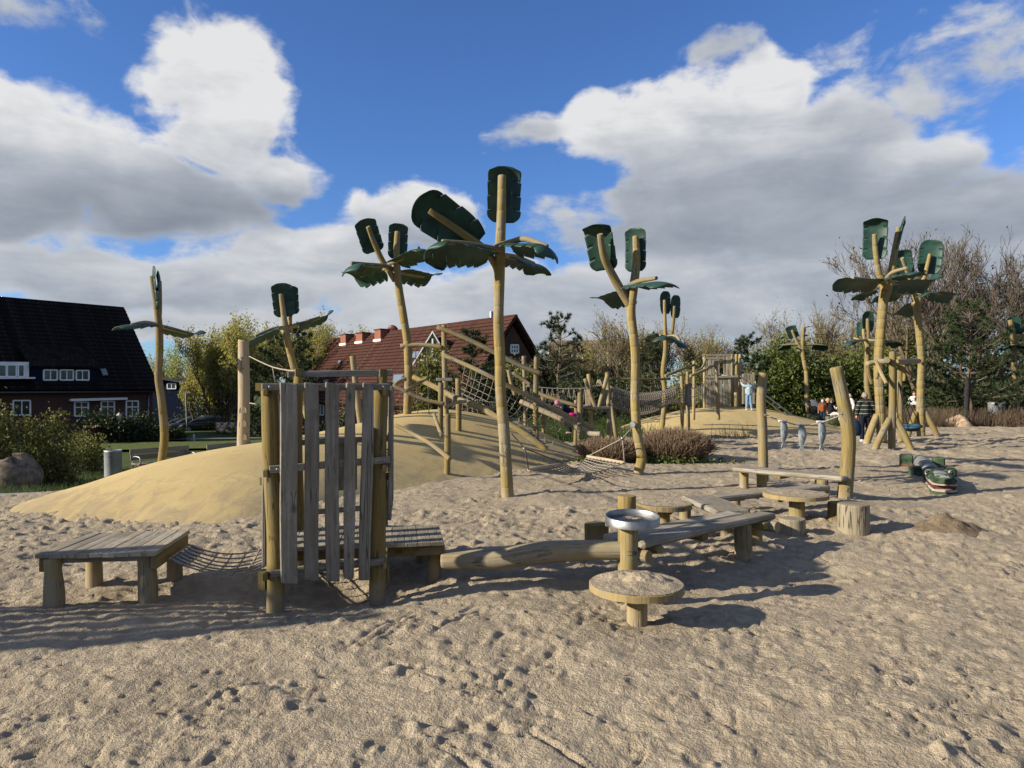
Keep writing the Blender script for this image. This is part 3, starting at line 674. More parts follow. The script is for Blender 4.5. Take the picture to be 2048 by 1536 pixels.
# back frame and deck
bd = (BR - BL).normalized()
for z, h in ((1.82, .062), (1.70, .05), (1.16, .055), (.48, .05)):
    MB().board(BL - bd * .10 + UP * z - fn * .0, BR + bd * .10 + UP * (z + .025), UP * h, fn * .034, ch=.005).build('rail', W_GREY, tw)
for p in (BL, BR): MB().box(p + UP * 1.84 + fn * .02, bd * .035, fn * .03, UP * .035).build('block', W_OLIVE, tw)
MB().box(V(-1.64, 7.04, .92), bd * .10, fn * .018, UP * .24).build('panel', W_GREY, tw)
for k, (px, py, D) in enumerate(((530.5, 961, 5.52), (527.5, 1159, 5.47), (770.5, 952, 5.88), (770.5, 1147, 5.86), (522, 774, 5.52), (769, 774, 5.9))):
    MB().box(P(px, py, D), V(.027, 0, 0), V(0, .05, 0), V(0, 0, .07 if k in (1, 3) else .03)).build('block', W_OLIVE, tw)
ZD = .31
dk = [V(-2.06, 6.05, ZD), G(888, 1087, ZD), G(878, 1054, ZD), V(-2.22, 7.05, ZD)]
deck = thing('wooden_deck', 'low grey plank deck running out of the slatted tower towards the balance log', 'deck', (-1.3, 6.5, 0))
n = 13
for k in range(n):
    t = (k + .5) / n; a = dk[0].lerp(dk[1], t); b = dk[3].lerp(dk[2], t); w = (dk[1] - dk[0]) / n
    MB().board(a + UP * random.uniform(-.004, .003), b + UP * random.uniform(-.004, .003), w * .985, UP * .036, ch=.004).build('plank', W_DECK, deck)
for a, b, o_ in ((dk[0], dk[1], .06), (dk[3], dk[2], -.06)):
    MB().board(a + V(0, o_, -.065), b + V(0, o_, -.065), UP * .09, V(0, .04, 0)).build('beam', W_OLIVE, deck)
MB().board(dk[1] + V(-.02, .05, -.075), dk[2] + V(-.02, -.05, -.075), UP * .11, V(.045, 0, 0)).build('beam', W_OLIVE, deck)
for (px, py, D, h) in ((868, 1150, 6.45, .29), (845, 1110, 7.0, .29)):
    g = P(px, 1120, D); MB().tube([V(g.x, g.y, -.35), V(g.x, g.y, .1), V(g.x, g.y, h)], [.062, .06, .058], 12, 3, .03).build('post', W_OLIVE, deck)
# --- low platform at the left
ZP = .385
pq = [G(69, 1114, ZP), G(310, 1109, ZP), G(380, 1063, ZP), G(181, 1070, ZP)]
pl = thing('low_plank_platform', 'low square plank platform on four stubby log legs left of the slatted tower', 'platform', (pq[0].x * .5 + pq[2].x * .5, 5.9, 0))
n = 9
for k in range(n):
    t = (k + .5) / n; a = pq[0].lerp(pq[1], t); b = pq[3].lerp(pq[2], t); w = (pq[1] - pq[0]) / n; w2 = (pq[2] - pq[3]) / n
    MB().board(a + UP * random.uniform(-.003, .003), b + UP * random.uniform(-.003, .003), w * .985, UP * .034, ch=.004, taper=w2.length / w.length).build('plank', W_DECK, pl)
for a, b, mt in ((pq[0], pq[3], W_OLIVE), (pq[1], pq[2], W_OLIVE)):
    s_ = .03 if a is pq[0] else -.03
    MB().board(a + V(s_, .04, -.075), b + V(s_, -.02, -.075), UP * .105, V(.05, 0, 0)).build('beam', mt, pl)
for o_ in (.10,): MB().board(pq[0] + V(.1, o_, -.045), pq[1] + V(-.12, o_, -.045), UP * .05, V(0, .04, 0)).build('beam', W_GREY, pl)
MB().board(pq[3] + V(.1, -.1, -.045), pq[2] + V(-.12, -.1, -.045), UP * .05, V(0, .04, 0)).build('beam', W_GREY, pl)
for (px, py, D, r0, r1) in ((106, 1170, 5.56, .075, .062), (294, 1150, 5.72, .073, .066), (187, 1135, 6.22, .068, .062), (348, 1130, 6.42, .068, .062)):
    g = P(px, py, D); MB().tube([V(g.x + .01, g.y, -.35), V(g.x + .008, g.y, .08), V(g.x, g.y, .25), V(g.x - .005, g.y, ZP - .02)], [r0 * 1.05, r0, r1, r1], 14, 3, .04).build('leg', W_LOG, pl)
# --- rope nets
def netmesh(mb, f, nu, nv, r, knots=True, seg=6, n=5):
    for i in range(nu + 1):
        mb.tube([f(i / nu, k / seg) for k in range(seg + 1)], r, n, 2, capr=0)
    for j in range(nv + 1):
        mb.tube([f(k / seg, j / nv) for k in range(seg + 1)], r, n, 2, capr=0)
    if knots:
        for i in range(nu + 1):
            for j in range(nv + 1):
                p = f(i / nu, j / nv); mb.disc(p, UP, r * 1.9, r * 2.6, 6, .3)
    return mb
nb = thing('rope_net_bridge', 'sagging rope net bridge slung between the low platform and the slatted tower', 'rope net', (-2.5, 6.2, 0))
na0, na1 = G(340, 1117, .30), G(378, 1090, .30); nb0, nb1 = V(-1.98, 5.92, .24), V(-2.15, 6.75, .26)
def nf(u, v):
    a = na0.lerp(na1, u); b = nb0.lerp(nb1, u); p = a.lerp(b, v); p.z -= .11 * (1 - (2 * v - 1) ** 2) + .03 * math.sin(u * 3.1) * math.sin(v * 3.1); return p
netmesh(MB(), nf, 6, 7, .0075).build('rope_mesh', ROPE, nb)
for k in range(7):
    p, q = nf(k / 6, 0.02), nf(k / 6, .13); MB().tube([p, q], .0145, 8, capr=.2).build('sleeve', STEEL, nb)
# --- balance log
bl = thing('balance_log', 'thick grey flattened balance log lying between the deck and the sieve post', 'balance log', (0, 6.2, 0))
pts = [(884, 1119, 6.35, 18), (930, 1118, 6.33, 22), (1000, 1113, 6.3, 26), (1090, 1101, 6.25, 26), (1180, 1097, 6.2, 23.5), (1258, 1098, 6.15, 22)]
mb = MB(); mb.tube([P(a, b, d) for a, b, d, r_ in pts], [M(r_, d) for a, b, d, r_ in pts], 16, 5, .012)
for i, v in enumerate(mb.v):
    k = min(range(len(pts)), key=lambda j: abs(P(*pts[j][:3]).x - v[0])); 
    zc = np.interp(v[0], [P(*q[:3]).x for q in pts], [P(*q[:3]).z for q in pts]); rr_ = np.interp(v[0], [P(*q[:3]).x for q in pts], [M(q[3], q[2]) for q in pts])
    if v[2] > zc + rr_ * .55: mb.v[i] = (v[0], v[1], zc + rr_ * .55 + (v[2] - zc - rr_ * .55) * .25)
mb.build('log', W_GLOG, bl)
# --- round tables
def round_table(label, c, r, z, th, legs, group='round sand tables', planks=5, ang=.3, mat=W_LOG, sand=0):
    t = thing('round_table', label, 'table', (c.x, c.y, 0), group)
    ax = V(math.cos(ang), math.sin(ang), 0); ay = V(-math.sin(ang), math.cos(ang), 0)
    for k in range(planks):
        x0 = -r + 2 * r * k / planks + .0015; x1 = -r + 2 * r * (k + 1) / planks - .0015; out = []
        m = 9
        for j in range(m): x = x0 + (x1 - x0) * j / (m - 1); out.append((x, -math.sqrt(max(r * r - x * x, 1e-5))))
        for j in range(m): x = x1 - (x1 - x0) * j / (m - 1); out.append((x, math.sqrt(max(r * r - x * x, 1e-5))))
        base = [V(c.x, c.y, z - th / 2 + random.uniform(-.002, .002)) + ax * x + ay * y for x, y in out]
        MB().loft([[q for q in base], [q + UP * th * .9 for q in base], [(q + UP * th - (q - V(c.x, c.y, q.z)) * .018) for q in base]], smooth=False).build('plank', mat, t)
    for (dx, dy, rr_) in legs:
        MB().tube([V(c.x + dx, c.y + dy, -.35), V(c.x + dx, c.y + dy, .05), V(c.x + dx * .8, c.y + dy * .8, z - th / 2 + .004)], [rr_ * 1.03, rr_, rr_ * .97], 14, 3, .025).build('leg', W_YEL, t)
    for s_ in (-.3, .3): MB().board(V(c.x, c.y, z - th / 2 - .024) + ay * (s_ * r) - ax * (r * .6), V(c.x, c.y, z - th / 2 - .024) + ay * (s_ * r) + ax * (r * .6), ay * .05, UP * .046).build('batten', W_OLIVE, t)
    return t
c1 = G(1274, 1243); c1 = V(c1.x, c1.y, 0); Z1 = 1.7 - (1168 - 774) / F * c1.y
T1R = M(95, c1.y - .03)
round_table('front round table heaped with loose sand', c1 + V(.0, .02, 0), T1R, Z1 - .02, .05, [(.0, -.02, .075)])
# sand lying on the front table
def sand_heap(name, label, c, r, z, h, seed):
    rs = np.random.default_rng(seed); nr_, na_ = 22, 64; v = []; f = []
    for i in range(nr_ + 1):
        for j in range(na_):
            q = i / nr_; a = 6.28318 * j / na_; x, y = r * q * math.cos(a), r * q * math.sin(a)
            hh = h * (1 - q ** 3) ** .8 * (.5 + 1.5 * float(fbm(np.array(x * 7 + seed), np.array(y * 7.0), 3)) + .35 * math.exp(-((x + .05) ** 2 + (y - r * .3) ** 2) / (r * r * .3)))
            v.append((c.x + x, c.y + y, z + max(hh, 0) * (1 - q ** 6) + .004))
    for i in range(nr_):
        for j in range(na_): j2 = (j + 1) % na_; f.append((i * na_ + j, (i + 1) * na_ + j, (i + 1) * na_ + j2, i * na_ + j2))
    o = np_mesh(name, v, f, SAND, smooth=True); return tag(o, label, 'sand', kind='stuff')
sand_heap('table_sand', 'loose sand spread over the front round table', c1 + V(0, .02, 0), T1R * .97, Z1 + .004, .05, 3)
c3 = V(*P(1327, 1010, 8.55)); Z3 = c3.z; round_table('round plank table dusted with sand behind the metal sieve', V(c3.x, c3.y, 0), M(56, 8.55), Z3, .06, [(.0, -.02, .075)], ang=1.2)
c4 = V(*P(1591, 990, 8.95)); Z4 = c4.z; round_table('round plank table between the tree stumps and the plank bench', V(c4.x, c4.y, 0), M(62, 8.95), Z4, .05, [(.01, -.02, .1)], ang=.9)
sand_heap('table_sand', 'thin dusting of sand on the round table behind the sieve', V(c3.x, c3.y, 0), M(52, 8.55), Z3 + .028, .016, 5)
sand_heap('table_sand', 'thin dusting of sand on the round table beside the stumps', V(c4.x, c4.y, 0), M(56, 8.95), Z4 + .024, .016, 8)
# --- sieve on its post
sv = thing('sand_sieve', 'round steel sieve dish mounted on a yellow log post behind the front table', 'sieve', (.95, 5.8, 0))
DS = 5.75; sc_ = P(1265, 1036, DS); sr = M(54, DS)
mb = MB(); rings = []
for rr_, zz in ((sr, -.062), (sr, 0.0), (sr - .004, .003), (sr - .008, 0.0), (sr - .008, -.036), (sr - .008, -.058)):
    rings.append([sc_ + V(rr_ * math.cos(6.28318 * j / 48), rr_ * math.sin(6.28318 * j / 48), zz + .02 + .07 * rr_ * math.sin(6.28318 * j / 48)) for j in range(48)])
mb.loft(rings, cap=False); mb.build('rim', STEEL, sv)
mb = MB(); mb.disc(sc_ + V(0, 0, -.030), V(0, -.07, 1), sr - .006, .006, 48, .1); mb.build('dish', STEEL, sv)
mb = MB()
for k in range(-13, 14):
    x = k * (sr * .72) / 13; L = math.sqrt(max((sr * .72) ** 2 - x * x, 0))
    a = .9; ax = V(math.cos(a), math.sin(a), 0); ay = V(-math.sin(a), math.cos(a), 0)
    if L > .02: mb.tube([sc_ + ay * x - ax * L + UP * (-.022 + .07 * (ay * x - ax * L).y), sc_ + ay * x + ax * L + UP * (-.022 + .07 * (ay * x + ax * L).y)], .0022, 4, capr=0)
mb.build('mesh_wires', STEEL, sv)
sand_heap('sieve_sand', 'little sand left in the far half of the steel sieve dish', V(sc_.x + .02, sc_.y + sr * .55, 0), sr * .36, sc_.z - .022, .010, 11)
pf = P(1258, 1100, DS); MB().tube([V(pf.x, pf.y, -.05 + .10), V(pf.x, pf.y, .25), V(pf.x - .002, pf.y, sc_.z - .045)], [.070, .072, .0735], 18, 3, .015, capr=.4).build('post', W_YEL, sv)
pbk = P(1254, 1000, DS + .42); MB().tube([V(pbk.x, pbk.y, -.3), V(pbk.x, pbk.y, .4), V(pbk.x, pbk.y, P(1254, 991, DS + .42).z)], [.082, .08, .079], 18, 3, .015, capr=.15).build('post', W_OLIVE, sv)
MB().tube([V(pf.x + .02, pf.y + .06, -.3), V(pf.x + .02, pf.y + .06, .07)], [.085, .083], 16, capr=.2).build('post', W_LOG, sv)
MB().box(P(1223, 1040, DS + .25), V(.05, 0, 0), V(0, .03, 0), V(0, 0, .05)).build('block', W_GREY, sv)
# stamped maker plate outline on the post (four thin strokes and blurred letters)
pln = V(0, -1, 0); pc = V(pf.x + .012, pf.y - .0735, P(1262, 1103, DS).z); pm = thing('x', '', '', (0, 0, 0)) if False else None
mbp = MB()
for (cx, cz, hx, hz) in ((0, .014, .037, .0016), (0, -.014, .037, .0016), (-.036, 0, .0016, .014), (.036, 0, .0016, .014)):
    for s_ in (0,): mbp.box(pc + V(cx, .004 + cx * cx * 7, cz), V(hx, 0, 0), V(0, .004, 0), V(0, 0, hz))
for cx, hx in ((-.026, .0022), (-.019, .004), (.004, .0016), (.010, .003), (.022, .002), (.028, .0022)): mbp.box(pc + V(cx, .005 + cx * cx * 7, 0), V(hx, 0, 0), V(0, .004, 0), V(0, 0, .0065))
mbp.build('stamp', BLACK, sv)
# --- planks of the zigzag walkway
wk = thing('zigzag_plank_walkway', 'low zigzag walkway of thick weathered planks on log legs right of the sieve', 'walkway', (2, 8, 0))
def wplank(a, b, w, th, mat=W_DECK, wob=.012, taper=1.0):
    d = (b - a); sd_ = Vector((-d.y, d.x, 0)).normalized()
    return MB().board(a, b, sd_ * w, UP * th, ch=.018, wob=wob, n=10, taper=taper).build('plank', mat, wk)
Zw = .345
A_, B_ = G(1281, 1090, Zw), G(1535, 1030, Zw)
d_ = (B_ - A_).normalized(); s_ = Vector((-d_.y, d_.x, 0))
wplank(A_ + s_ * .07, B_ + s_ * .0, .20, .065); wplank(A_ + s_ * .31 - d_ * .02, B_ + s_ * .22 - d_ * .25, .21, .065)
MB().board(A_ + d_ * .17 - s_ * .08 + UP * -.055, A_ + d_ * .15 + s_ * .5 + UP * -.055, d_ * .09, UP * .06).build('bearer', W_OLIVE, wk)
MB().board(A_ + d_ * .9 - s_ * .06 + UP * -.055, A_ + d_ * .88 + s_ * .45 + UP * -.055, d_ * .09, UP * .06).build('bearer', W_OLIVE, wk)
MB().board(B_ - d_ * .28 - s_ * .14 + UP * -.06, B_ - d_ * .26 + s_ * .4 + UP * -.06, d_ * .09, UP * .07).build('bearer', W_OLIVE, wk)
MB().tube([A_ + d_ * .05 - s_ * .05 + UP * -.10, A_ + d_ * .03 + s_ * .5 + UP * -.1], .055, 12).build('bearer', W_LOG, wk)
MB().tube([B_ - d_ * .16 - s_ * .2 + UP * -.08, B_ - d_ * .1 + s_ * .4 + UP * -.09], .06, 12).build('bearer', W_LOG, wk)
for (px, D, r0, zt) in ((1487, 7.22, .088, .31), (1512, 7.75, .07, .3)):
    g = P(px, 1090, D); mbl = MB().tube([V(g.x + .01, g.y, -.4), V(g.x, g.y, .05), V(g.x - .01, g.y, zt)], [r0 * 1.03, r0, r0 * .98], 14, 3, .03).build('leg', W_OLIVE, wk)
    if px == 1487:
        for e in (-.035, .03): bolt(wk, V(g.x + e, g.y - r0, .235), (e, -1, 0), .011)
wplank(G(1396, 996, .30), G(1466, 1026, .32), .42, .07)
wplank(G(1384, 1002, .27), G(1646, 974, .27), .24, .07)
for (px, D) in ((1370, 9.15), (1640, 11.1), (1452, 8.1), (1470, 9.8)):
    g = P(px, 1000, D); MB().tube([V(g.x, g.y, -.35), V(g.x, g.y, .0), V(g.x, g.y, .25)], .075, 12, 3, .03).build('leg', W_YEL, wk)
for (px, py) in ((1470, 996), (1420, 1000)):
    g = G(px, py, .2); MB().box(g, V(.12, .03, 0), V(-.01, .04, 0), V(0, 0, .035)).build('bearer', W_GREY, wk)
# --- plank bench
bn = thing('plank_bench', 'long weathered plank bench on log legs joining the two tall posts', 'bench', (4.8, 12, 0))
a, b = G(1474, 937, .33), G(1694, 957, .33)
d = (b - a); sdv = Vector((-d.y, d.x, 0)).normalized()
MB().board(a, b, sdv * .36, UP * .075, ch=.022, wob=.02, n=12).build('plank', W_DECK, bn)
MB().board(a + d * .45 - sdv * .2 + UP * -.06, a + d * .45 + sdv * .2 + UP * -.06, d.normalized() * .09, UP * .05).build('bearer', W_OLIVE, bn)
for (px, D, r0) in ((1488, 11.95, .075), (1523, 12.1, .085), (1645, 10.75, .085)):
    g = P(px, 980, D); MB().tube([V(g.x, g.y, -.35), V(g.x, g.y, 0), V(g.x, g.y, .30)], r0, 12, 3, .03).build('leg', W_YEL, bn)
# --- stumps
def stump(label, px, py, r0, h, mat=W_GLOG):
    g = G(px, py); y = g.y + r0
    mb = MB(); mb.tube([V(g.x, y, -.25), V(g.x, y, h * .5), V(g.x, y, h)], [r0 * 1.0, r0, r0 * .985], 22, 3, .02, capr=.12)
    o = mb.build('tree_stump', mat, None); return tag(o, label, 'stump', 'log stumps to sit on')
stump('largest sawn log stump, right of the round tables', 1722, 1071, M(31, 8.1), .335, W_GLOG)
stump('short sawn log stump standing in front of the right round table', 1595, 1074, M(26, 8), .185, W_GLOG)
stump('sawn log stump half hidden behind the largest stump', 1692, 1053, M(24, 8.7), .27, W_OLIVE)
stump('yellowish log stump just left of the metal sieve, behind the balance log', 1196, 1088, M(25, 7.6), .20, W_OLIVE)
# --- two tall posts, rope and fish
for k, (lab, pts) in enumerate((('straight weathered tall post at the left end of the plank bench', [(1526, 985, 12.75, 10), (1527, 960, 12.75, 10), (1525, 860, 12.75, 9.5), (1522, 800, 12.75, 9.2), (1527, 746, 12.75, 9)]),
                               ('bent yellow tall post at the right end of the plank bench', [(1687, 1030, 10.75, 15), (1689, 1000, 10.75, 14.5), (1697, 900, 10.75, 13.5), (1695, 850, 10.75, 13.5), (1684, 790, 10.75, 13), (1672, 734, 10.75, 12.5)]))):
    t = thing('tall_post', lab, 'post', (P(*pts[1][:3]).x, pts[0][2], 0), 'tall posts holding the fish rope')
    log(t, 'trunk', pts, W_YEL if k else W_LOG, 16, .025, 0, 5)
    if k:
        for py in (980, 998): MB().disc(P(1697, py, 10.75 - .105), V(.15, -1, 0), .037, .012, 16).build('badge', STEEL, t)
fr_ = thing('fish_rope', 'pale rope strung between the two tall posts above the bench', 'rope', P(1600, 850, 11.9))
rp = [P(1532, 832, 12.62), P(1545, 836, 12.5), P(1566, 842, 12.3), P(1602, 851, 12.0), P(1642, 845, 11.5), P(1668, 836, 11.05), P(1686, 830, 10.7)]
MB().tube(rp, .011, 8, 4, capr=0).build('rope', ROPE, fr_)
for p in (rp[0], rp[-1]): MB().tube([p + V(-.03, .0, .03), p + V(.05, -.02, -.02)], .022, 8).build('shackle', STEEL, fr_)
def fish(label, px, top, bot, D, turn):
    t = thing('hanging_fish', label, 'fish sculpture', P(px, bot, D), 'carved fish on the rope')
    H = M(bot - top, D); b0 = P(px, bot, D); ca, sa = math.cos(turn), math.sin(turn)
    wx = V(ca, sa, 0); wy = V(-sa, ca, 0)
    prof = [(.0, .012, .010), (.04, .05, .02), (.12, .075, .03), (.25, .098, .045), (.42, .125, .058), (.6, .13, .062), (.78, .115, .06), (.9, .085, .05), (.965, .055, .036), (1.0, .02, .015)]
    sc2 = H / .95; rings = []
    for z, a_, b_ in prof:
        bend = .05 * math.sin(z * 3.1) * sc2
        rings.append([b0 + UP * (H * (.16 + .84 * z)) + wx * (a_ * sc2 * 1.08 * math.cos(6.28318 * j / 14) + bend) + wy * (b_ * sc2 * math.sin(6.28318 * j / 14)) for j in range(14)])
    MB().loft(rings).build('body', FISH, t)
    tail = [(-.0, .22), (-.07, .12), (-.115, 0), (-.03, .055), (.03, .03), (.13, -.015), (.09, .11), (.035, .22)]
    MB().prism([b0 + wx * (x * sc2 * .75 + .01) + UP * (z * sc2) - wy * .012 for x, z in tail], wy * .024).build('tail_fin', FISH, t)
    fin = [(.0, .62), (.045, .55), (.06, .44), (.02, .47), (-.01, .56)]
    MB().prism([b0 + wx * (x * sc2 * 1.0 - .01) + UP * (z * H) - wy * (.075 * sc2) for x, z in fin], wy * .05).build('side_fin', FISH, t)
    for s2 in (-1, 1): MB().dome(b0 + UP * (H * .93) + wx * (s2 * .04 * sc2) - wy * .03, V(s2, -.5, 0), .012, .006, 8).build('eye', BLACK, t)
    MB().tube([b0 + UP * (H * .965) - wx * .08, b0 + UP * (H * .965) + wx * .08], .014, 8).build('rope_sleeve', WHITE, t)
fish('leftmost grey carved fish hanging nose up on the rope', 1566, 840, 895, 12.3, .15)
fish('middle grey carved fish, hanging lowest on the rope', 1602, 848, 902, 12.0, -.1)
fish('rightmost and largest grey carved fish, next to the bent yellow post', 1642, 841, 901, 11.5, .2)

# --- twigs and dead leaves lying on the sand
rsl = np.random.default_rng(44); sgl = []
for _ in range(170):
    y = 2.6 + 9 * rsl.random() ** 1.6; x = (rsl.random() * 2 - 1) * (.75 * y + .4); z = float(sand_h(np.array(x), np.array(y))); a = rsl.random() * 6.28; L = .02 + .07 * rsl.random() ** 2
    p0 = np.array((x, y, z + .004)); p1 = p0 + np.array((math.cos(a) * L, math.sin(a) * L, .012 * rsl.random())); sgl.append((*p0, *p1, .0028, .0018))
LIT = sgl

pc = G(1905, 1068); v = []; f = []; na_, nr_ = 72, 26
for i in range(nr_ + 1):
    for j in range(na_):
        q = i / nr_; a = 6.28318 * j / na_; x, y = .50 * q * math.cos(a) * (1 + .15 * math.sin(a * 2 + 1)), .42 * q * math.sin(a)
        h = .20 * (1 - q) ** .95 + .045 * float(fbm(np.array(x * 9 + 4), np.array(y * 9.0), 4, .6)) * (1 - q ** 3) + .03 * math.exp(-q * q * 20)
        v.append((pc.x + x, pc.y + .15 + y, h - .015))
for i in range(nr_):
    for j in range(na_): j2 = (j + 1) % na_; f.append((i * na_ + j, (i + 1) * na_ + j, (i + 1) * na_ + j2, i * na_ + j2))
tag(np_mesh('sand_pile', v, f, DARK_SAND, smooth=True), 'small pile of dug darker sand at the right, in front of the crocodile', 'sand pile')
# --- painted wooden crocodile
CG1 = plain('crocodile_green', (.042, .066, .038), .85, 0, .2, 7, .6, .2, 30)
CG2 = plain('crocodile_worn_back', (.22, .22, .19), .85, 0, .2, 9, .35, .3, 30)
CG3 = plain('crocodile_brown_feet', (.13, .075, .05), .8, 0, .2, 8, .4)
CRED = plain('crocodile_mouth_red', (.10, .02, .018), .8, 0, .3, 8, .3)
CWH = plain('crocodile_tooth_white', (.36, .33, .26), .85, 0, .3, 12, .15)
hd = G(1890, 985); tl = G(1841, 926)
ct = thing('wooden_crocodile', 'green painted wooden crocodile with an open red mouth lying half buried in the sand', 'crocodile sculpture', (hd.x, hd.y + 1, 0))
cd = (hd - tl); cd.z = 0; CL = cd.length; cd.normalize(); cs = V(-cd.y, cd.x, 0); cs = -cs if cs.x < 0 else cs   # cs: picture right
def C3(t, s_, z): return V(tl.x, tl.y, -.05) + cd * (t * CL) + cs * s_ + UP * z * .84
def ring(t, w, zc, h, n=18, sq=2.4, top=1.0):
    out = []
    for j in range(n):
        a = 6.28318 * j / n; c, s_ = math.cos(a), math.sin(a)
        out.append(C3(t, w * math.copysign(abs(c) ** (2 / sq), c), zc + h * (top if s_ > 0 else 1) * math.copysign(abs(s_) ** (2 / sq), s_)))
    return out
mb = MB().loft([ring(t, w, z, h, sq=2.0) for t, w, z, h in ((-.06, .12, .10, .12), (-.03, .15, .11, .15), (.2, .165, .13, .165), (.5, .17, .14, .17), (.62, .172, .145, .172))]); body = mb.build('body', CG2, ct)
for k in range(9):
    t = .04 + k * .065; mbx = MB(); mbx.loft([[p for p in ring(t - .004, .171, .137, .172, sq=2)], [p for p in ring(t + .004, .171, .137, .172, sq=2)]], cap=False); mbx.build('scale_band', CG1 if k % 3 == 0 else BIN_M, body)
MB().loft([ring(t, w, z, h, sq=2.0) for t, w, z, h in ((.60, .178, .145, .178), (.64, .185, .15, .186), (.70, .19, .15, .19), (.76, .185, .15, .18))]).build('neck', CG1, ct)
# head: upper jaw, lower jaw, mouth, teeth
MB().loft([ring(t, w, z, h, sq=2.6) for t, w, z, h in ((.72, .18, .20, .13), (.79, .205, .245, .125), (.86, .20, .265, .085), (.93, .185, .27, .06), (.985, .18, .272, .06), (1.005, .14, .265, .045))]).build('upper_jaw', CG1, ct)
MB().loft([ring(t, w, z, h, sq=2.8) for t, w, z, h in ((.72, .17, .08, .10), (.80, .195, .045, .085), (.90, .195, .03, .06), (.98, .185, .03, .055), (1.0, .14, .035, .04))]).build('lower_jaw', CG1, ct)
MB().loft([ring(t, w, z, h, sq=3.0) for t, w, z, h in ((.74, .185, .155, .07), (.85, .19, .15, .07), (.95, .178, .15, .07), (.985, .165, .15, .065))]).build('mouth', CRED, ct)
for nm, zc, hz in (('upper_teeth', .205, .014), ('lower_teeth', .088, .022)):
    MB().loft([ring(t, w, zc + (.03 if t < .8 and nm[0] == 'u' else 0), hz, sq=3.0) for t, w in ((.77, .198), (.86, .202), (.95, .192), (.99, .182), (1.004, .15))]).build(nm, CWH, ct)
MB().loft([ring(t, w, z, .018, sq=2.2) for t, w, z in ((.80, .06, .362), (.85, .10, .345), (.93, .11, .326), (.985, .08, .326))]).build('worn_snout', CG2, ct)
MB().board(C3(.90, 0.05, .345), C3(1.012, .05, .30), cs * .016, UP * .03).build('crack', BLACK, ct); MB().board(C3(1.012, .05, .31), C3(1.012, .05, .18), cs * .014, cd * .012).build('crack', BLACK, ct)
for s_ in (-1, 1):
    MB().dome(C3(.795, s_ * .12, .30), cs * s_ * .7 + UP + cd * .3, .075, .07, 14).build('eye_bulge', CG1, ct)
    MB().dome(C3(.82, s_ * .165, .315), cs * s_ * .8 + cd * .8 + UP * .15, .06, .04, 14).build('eye_white', CWH, ct)
    MB().dome(C3(.828, s_ * .175, .335), cs * s_ * .8 + cd * .9 + UP * .3, .036, .04, 12).build('pupil', BLACK, ct)
    MB().dome(C3(.975, s_ * .095, .318), UP + cd * .4, .05, .035, 12).build('nostril', CG1, ct)
def cleg(t, s_, w, hgt, dep):
    c = C3(t, s_, 0)
    lg = MB().board(c + UP * -.1, c + UP * hgt, cs * w, cd * dep, ch=.03).build('leg', CG1, ct)
    MB().board(c + UP * -.1, c + UP * .08, cs * (w * 1.04), cd * (dep * 1.04), ch=.02).build('foot', CG3, lg)
cleg(.08, -.30, .26, .27, .20); cleg(.56, -.28, .22, .25, .18); cleg(.10, .30, .24, .24, .2); cleg(.56, .29, .20, .24, .18)
# ------------------------------------------------------------------ palm tree sculptures
def leaf(parent, p0, p1, W, nrm, tip=.9, curl=.35, tipfrac=.34, segs=4, saw=None, slit=None, rnd=.13, louv=.005):
    lat = abs(Vector(nrm).normalized().z) > .55; saw = saw or (.17 if lat else .07); slit = slit or (.022 if lat else .008); louv = .008 if lat else .0; segs = 5 if lat else segs
    # sheet from p0 to p1 (length if unrolled); the end rolls over towards nrm by `tip` radians, the sides bend by `curl`
    p0, p1 = Vector(p0), Vector(p1); a = (p1 - p0); L = a.length; a.normalize()
    n = Vector(nrm); n = (n - a * n.dot(a)).normalized(); s_ = a.cross(n).normalized()
    NU, NV = 26, 9
    cl = []; ang = 0; p = p0.copy()
    for i in range(NU + 1):
        u = i / NU; cl.append((p.copy(), ang))
        if u > 1 - tipfrac: ang += tip / (NU * tipfrac)
        p = p + (a * math.cos(ang) + n * math.sin(ang)) * (L / NU)
    mb = MB()
    def pos(u, v, side, t):
        q = min(max(u, 0), 1) * NU; i0 = min(int(q), NU - 1); f_ = q - i0
        c = cl[i0][0].lerp(cl[i0 + 1][0], f_); an = cl[i0][1] + (cl[i0 + 1][1] - cl[i0][1]) * f_
        nn = n * math.cos(an) - a * math.sin(an); e = 1.0
        if u < rnd: e = math.sqrt(max(1 - ((rnd - u) / rnd) ** 2 * .6, .02))
        if u > 1 - rnd * .8: e = min(e, math.sqrt(max(1 - ((u - 1 + rnd * .8) / (rnd * .8)) ** 2 * .8, .02)))
        g2 = max(0, (v - .6) / .4); wv = W / 2 * e * (1 - saw * .8 * (1 - t) * g2); th = curl * v
        return c + s_ * (side * wv * math.sin(th) / curl) + nn * (wv * (1 - math.cos(th)) / curl + louv * g2 * (t - .5))
    for side in (-1, 1):
        for k in range(segs):
            u0, m, rows = k / segs, 5, []
            for i in range(m + 1):
                row = []
                for j in range(NV):
                    v = j / (NV - 1); g = max(0, (v - .62) / .38); u1 = (k + 1) / segs - (slit * 1.3 * g if k < segs - 1 else 0); ua = u0 + (slit * .4 * g if k else 0)
                    row.append(pos(ua + (u1 - ua) * i / m - .05 * v * v * (1 if k else i / m) * (1 if k < segs - 1 else 1 - i / m), v, side, i / m))
                rows.append(row)
            if side < 0: rows = [r_[::-1] for r_ in rows]
            mb.loft(rows, cap=False, closed=False)
    o = mb.build('leaf', LEAFG, parent)
    bm = bmesh.new(); bm.from_mesh(o.data); bmesh.ops.remove_doubles(bm, verts=bm.verts, dist=.0006); bm.to_mesh(o.data); bm.free()
    md = o.modifiers.new('thick', 'SOLIDIFY'); md.thickness = .009; md.offset = 0
    return o
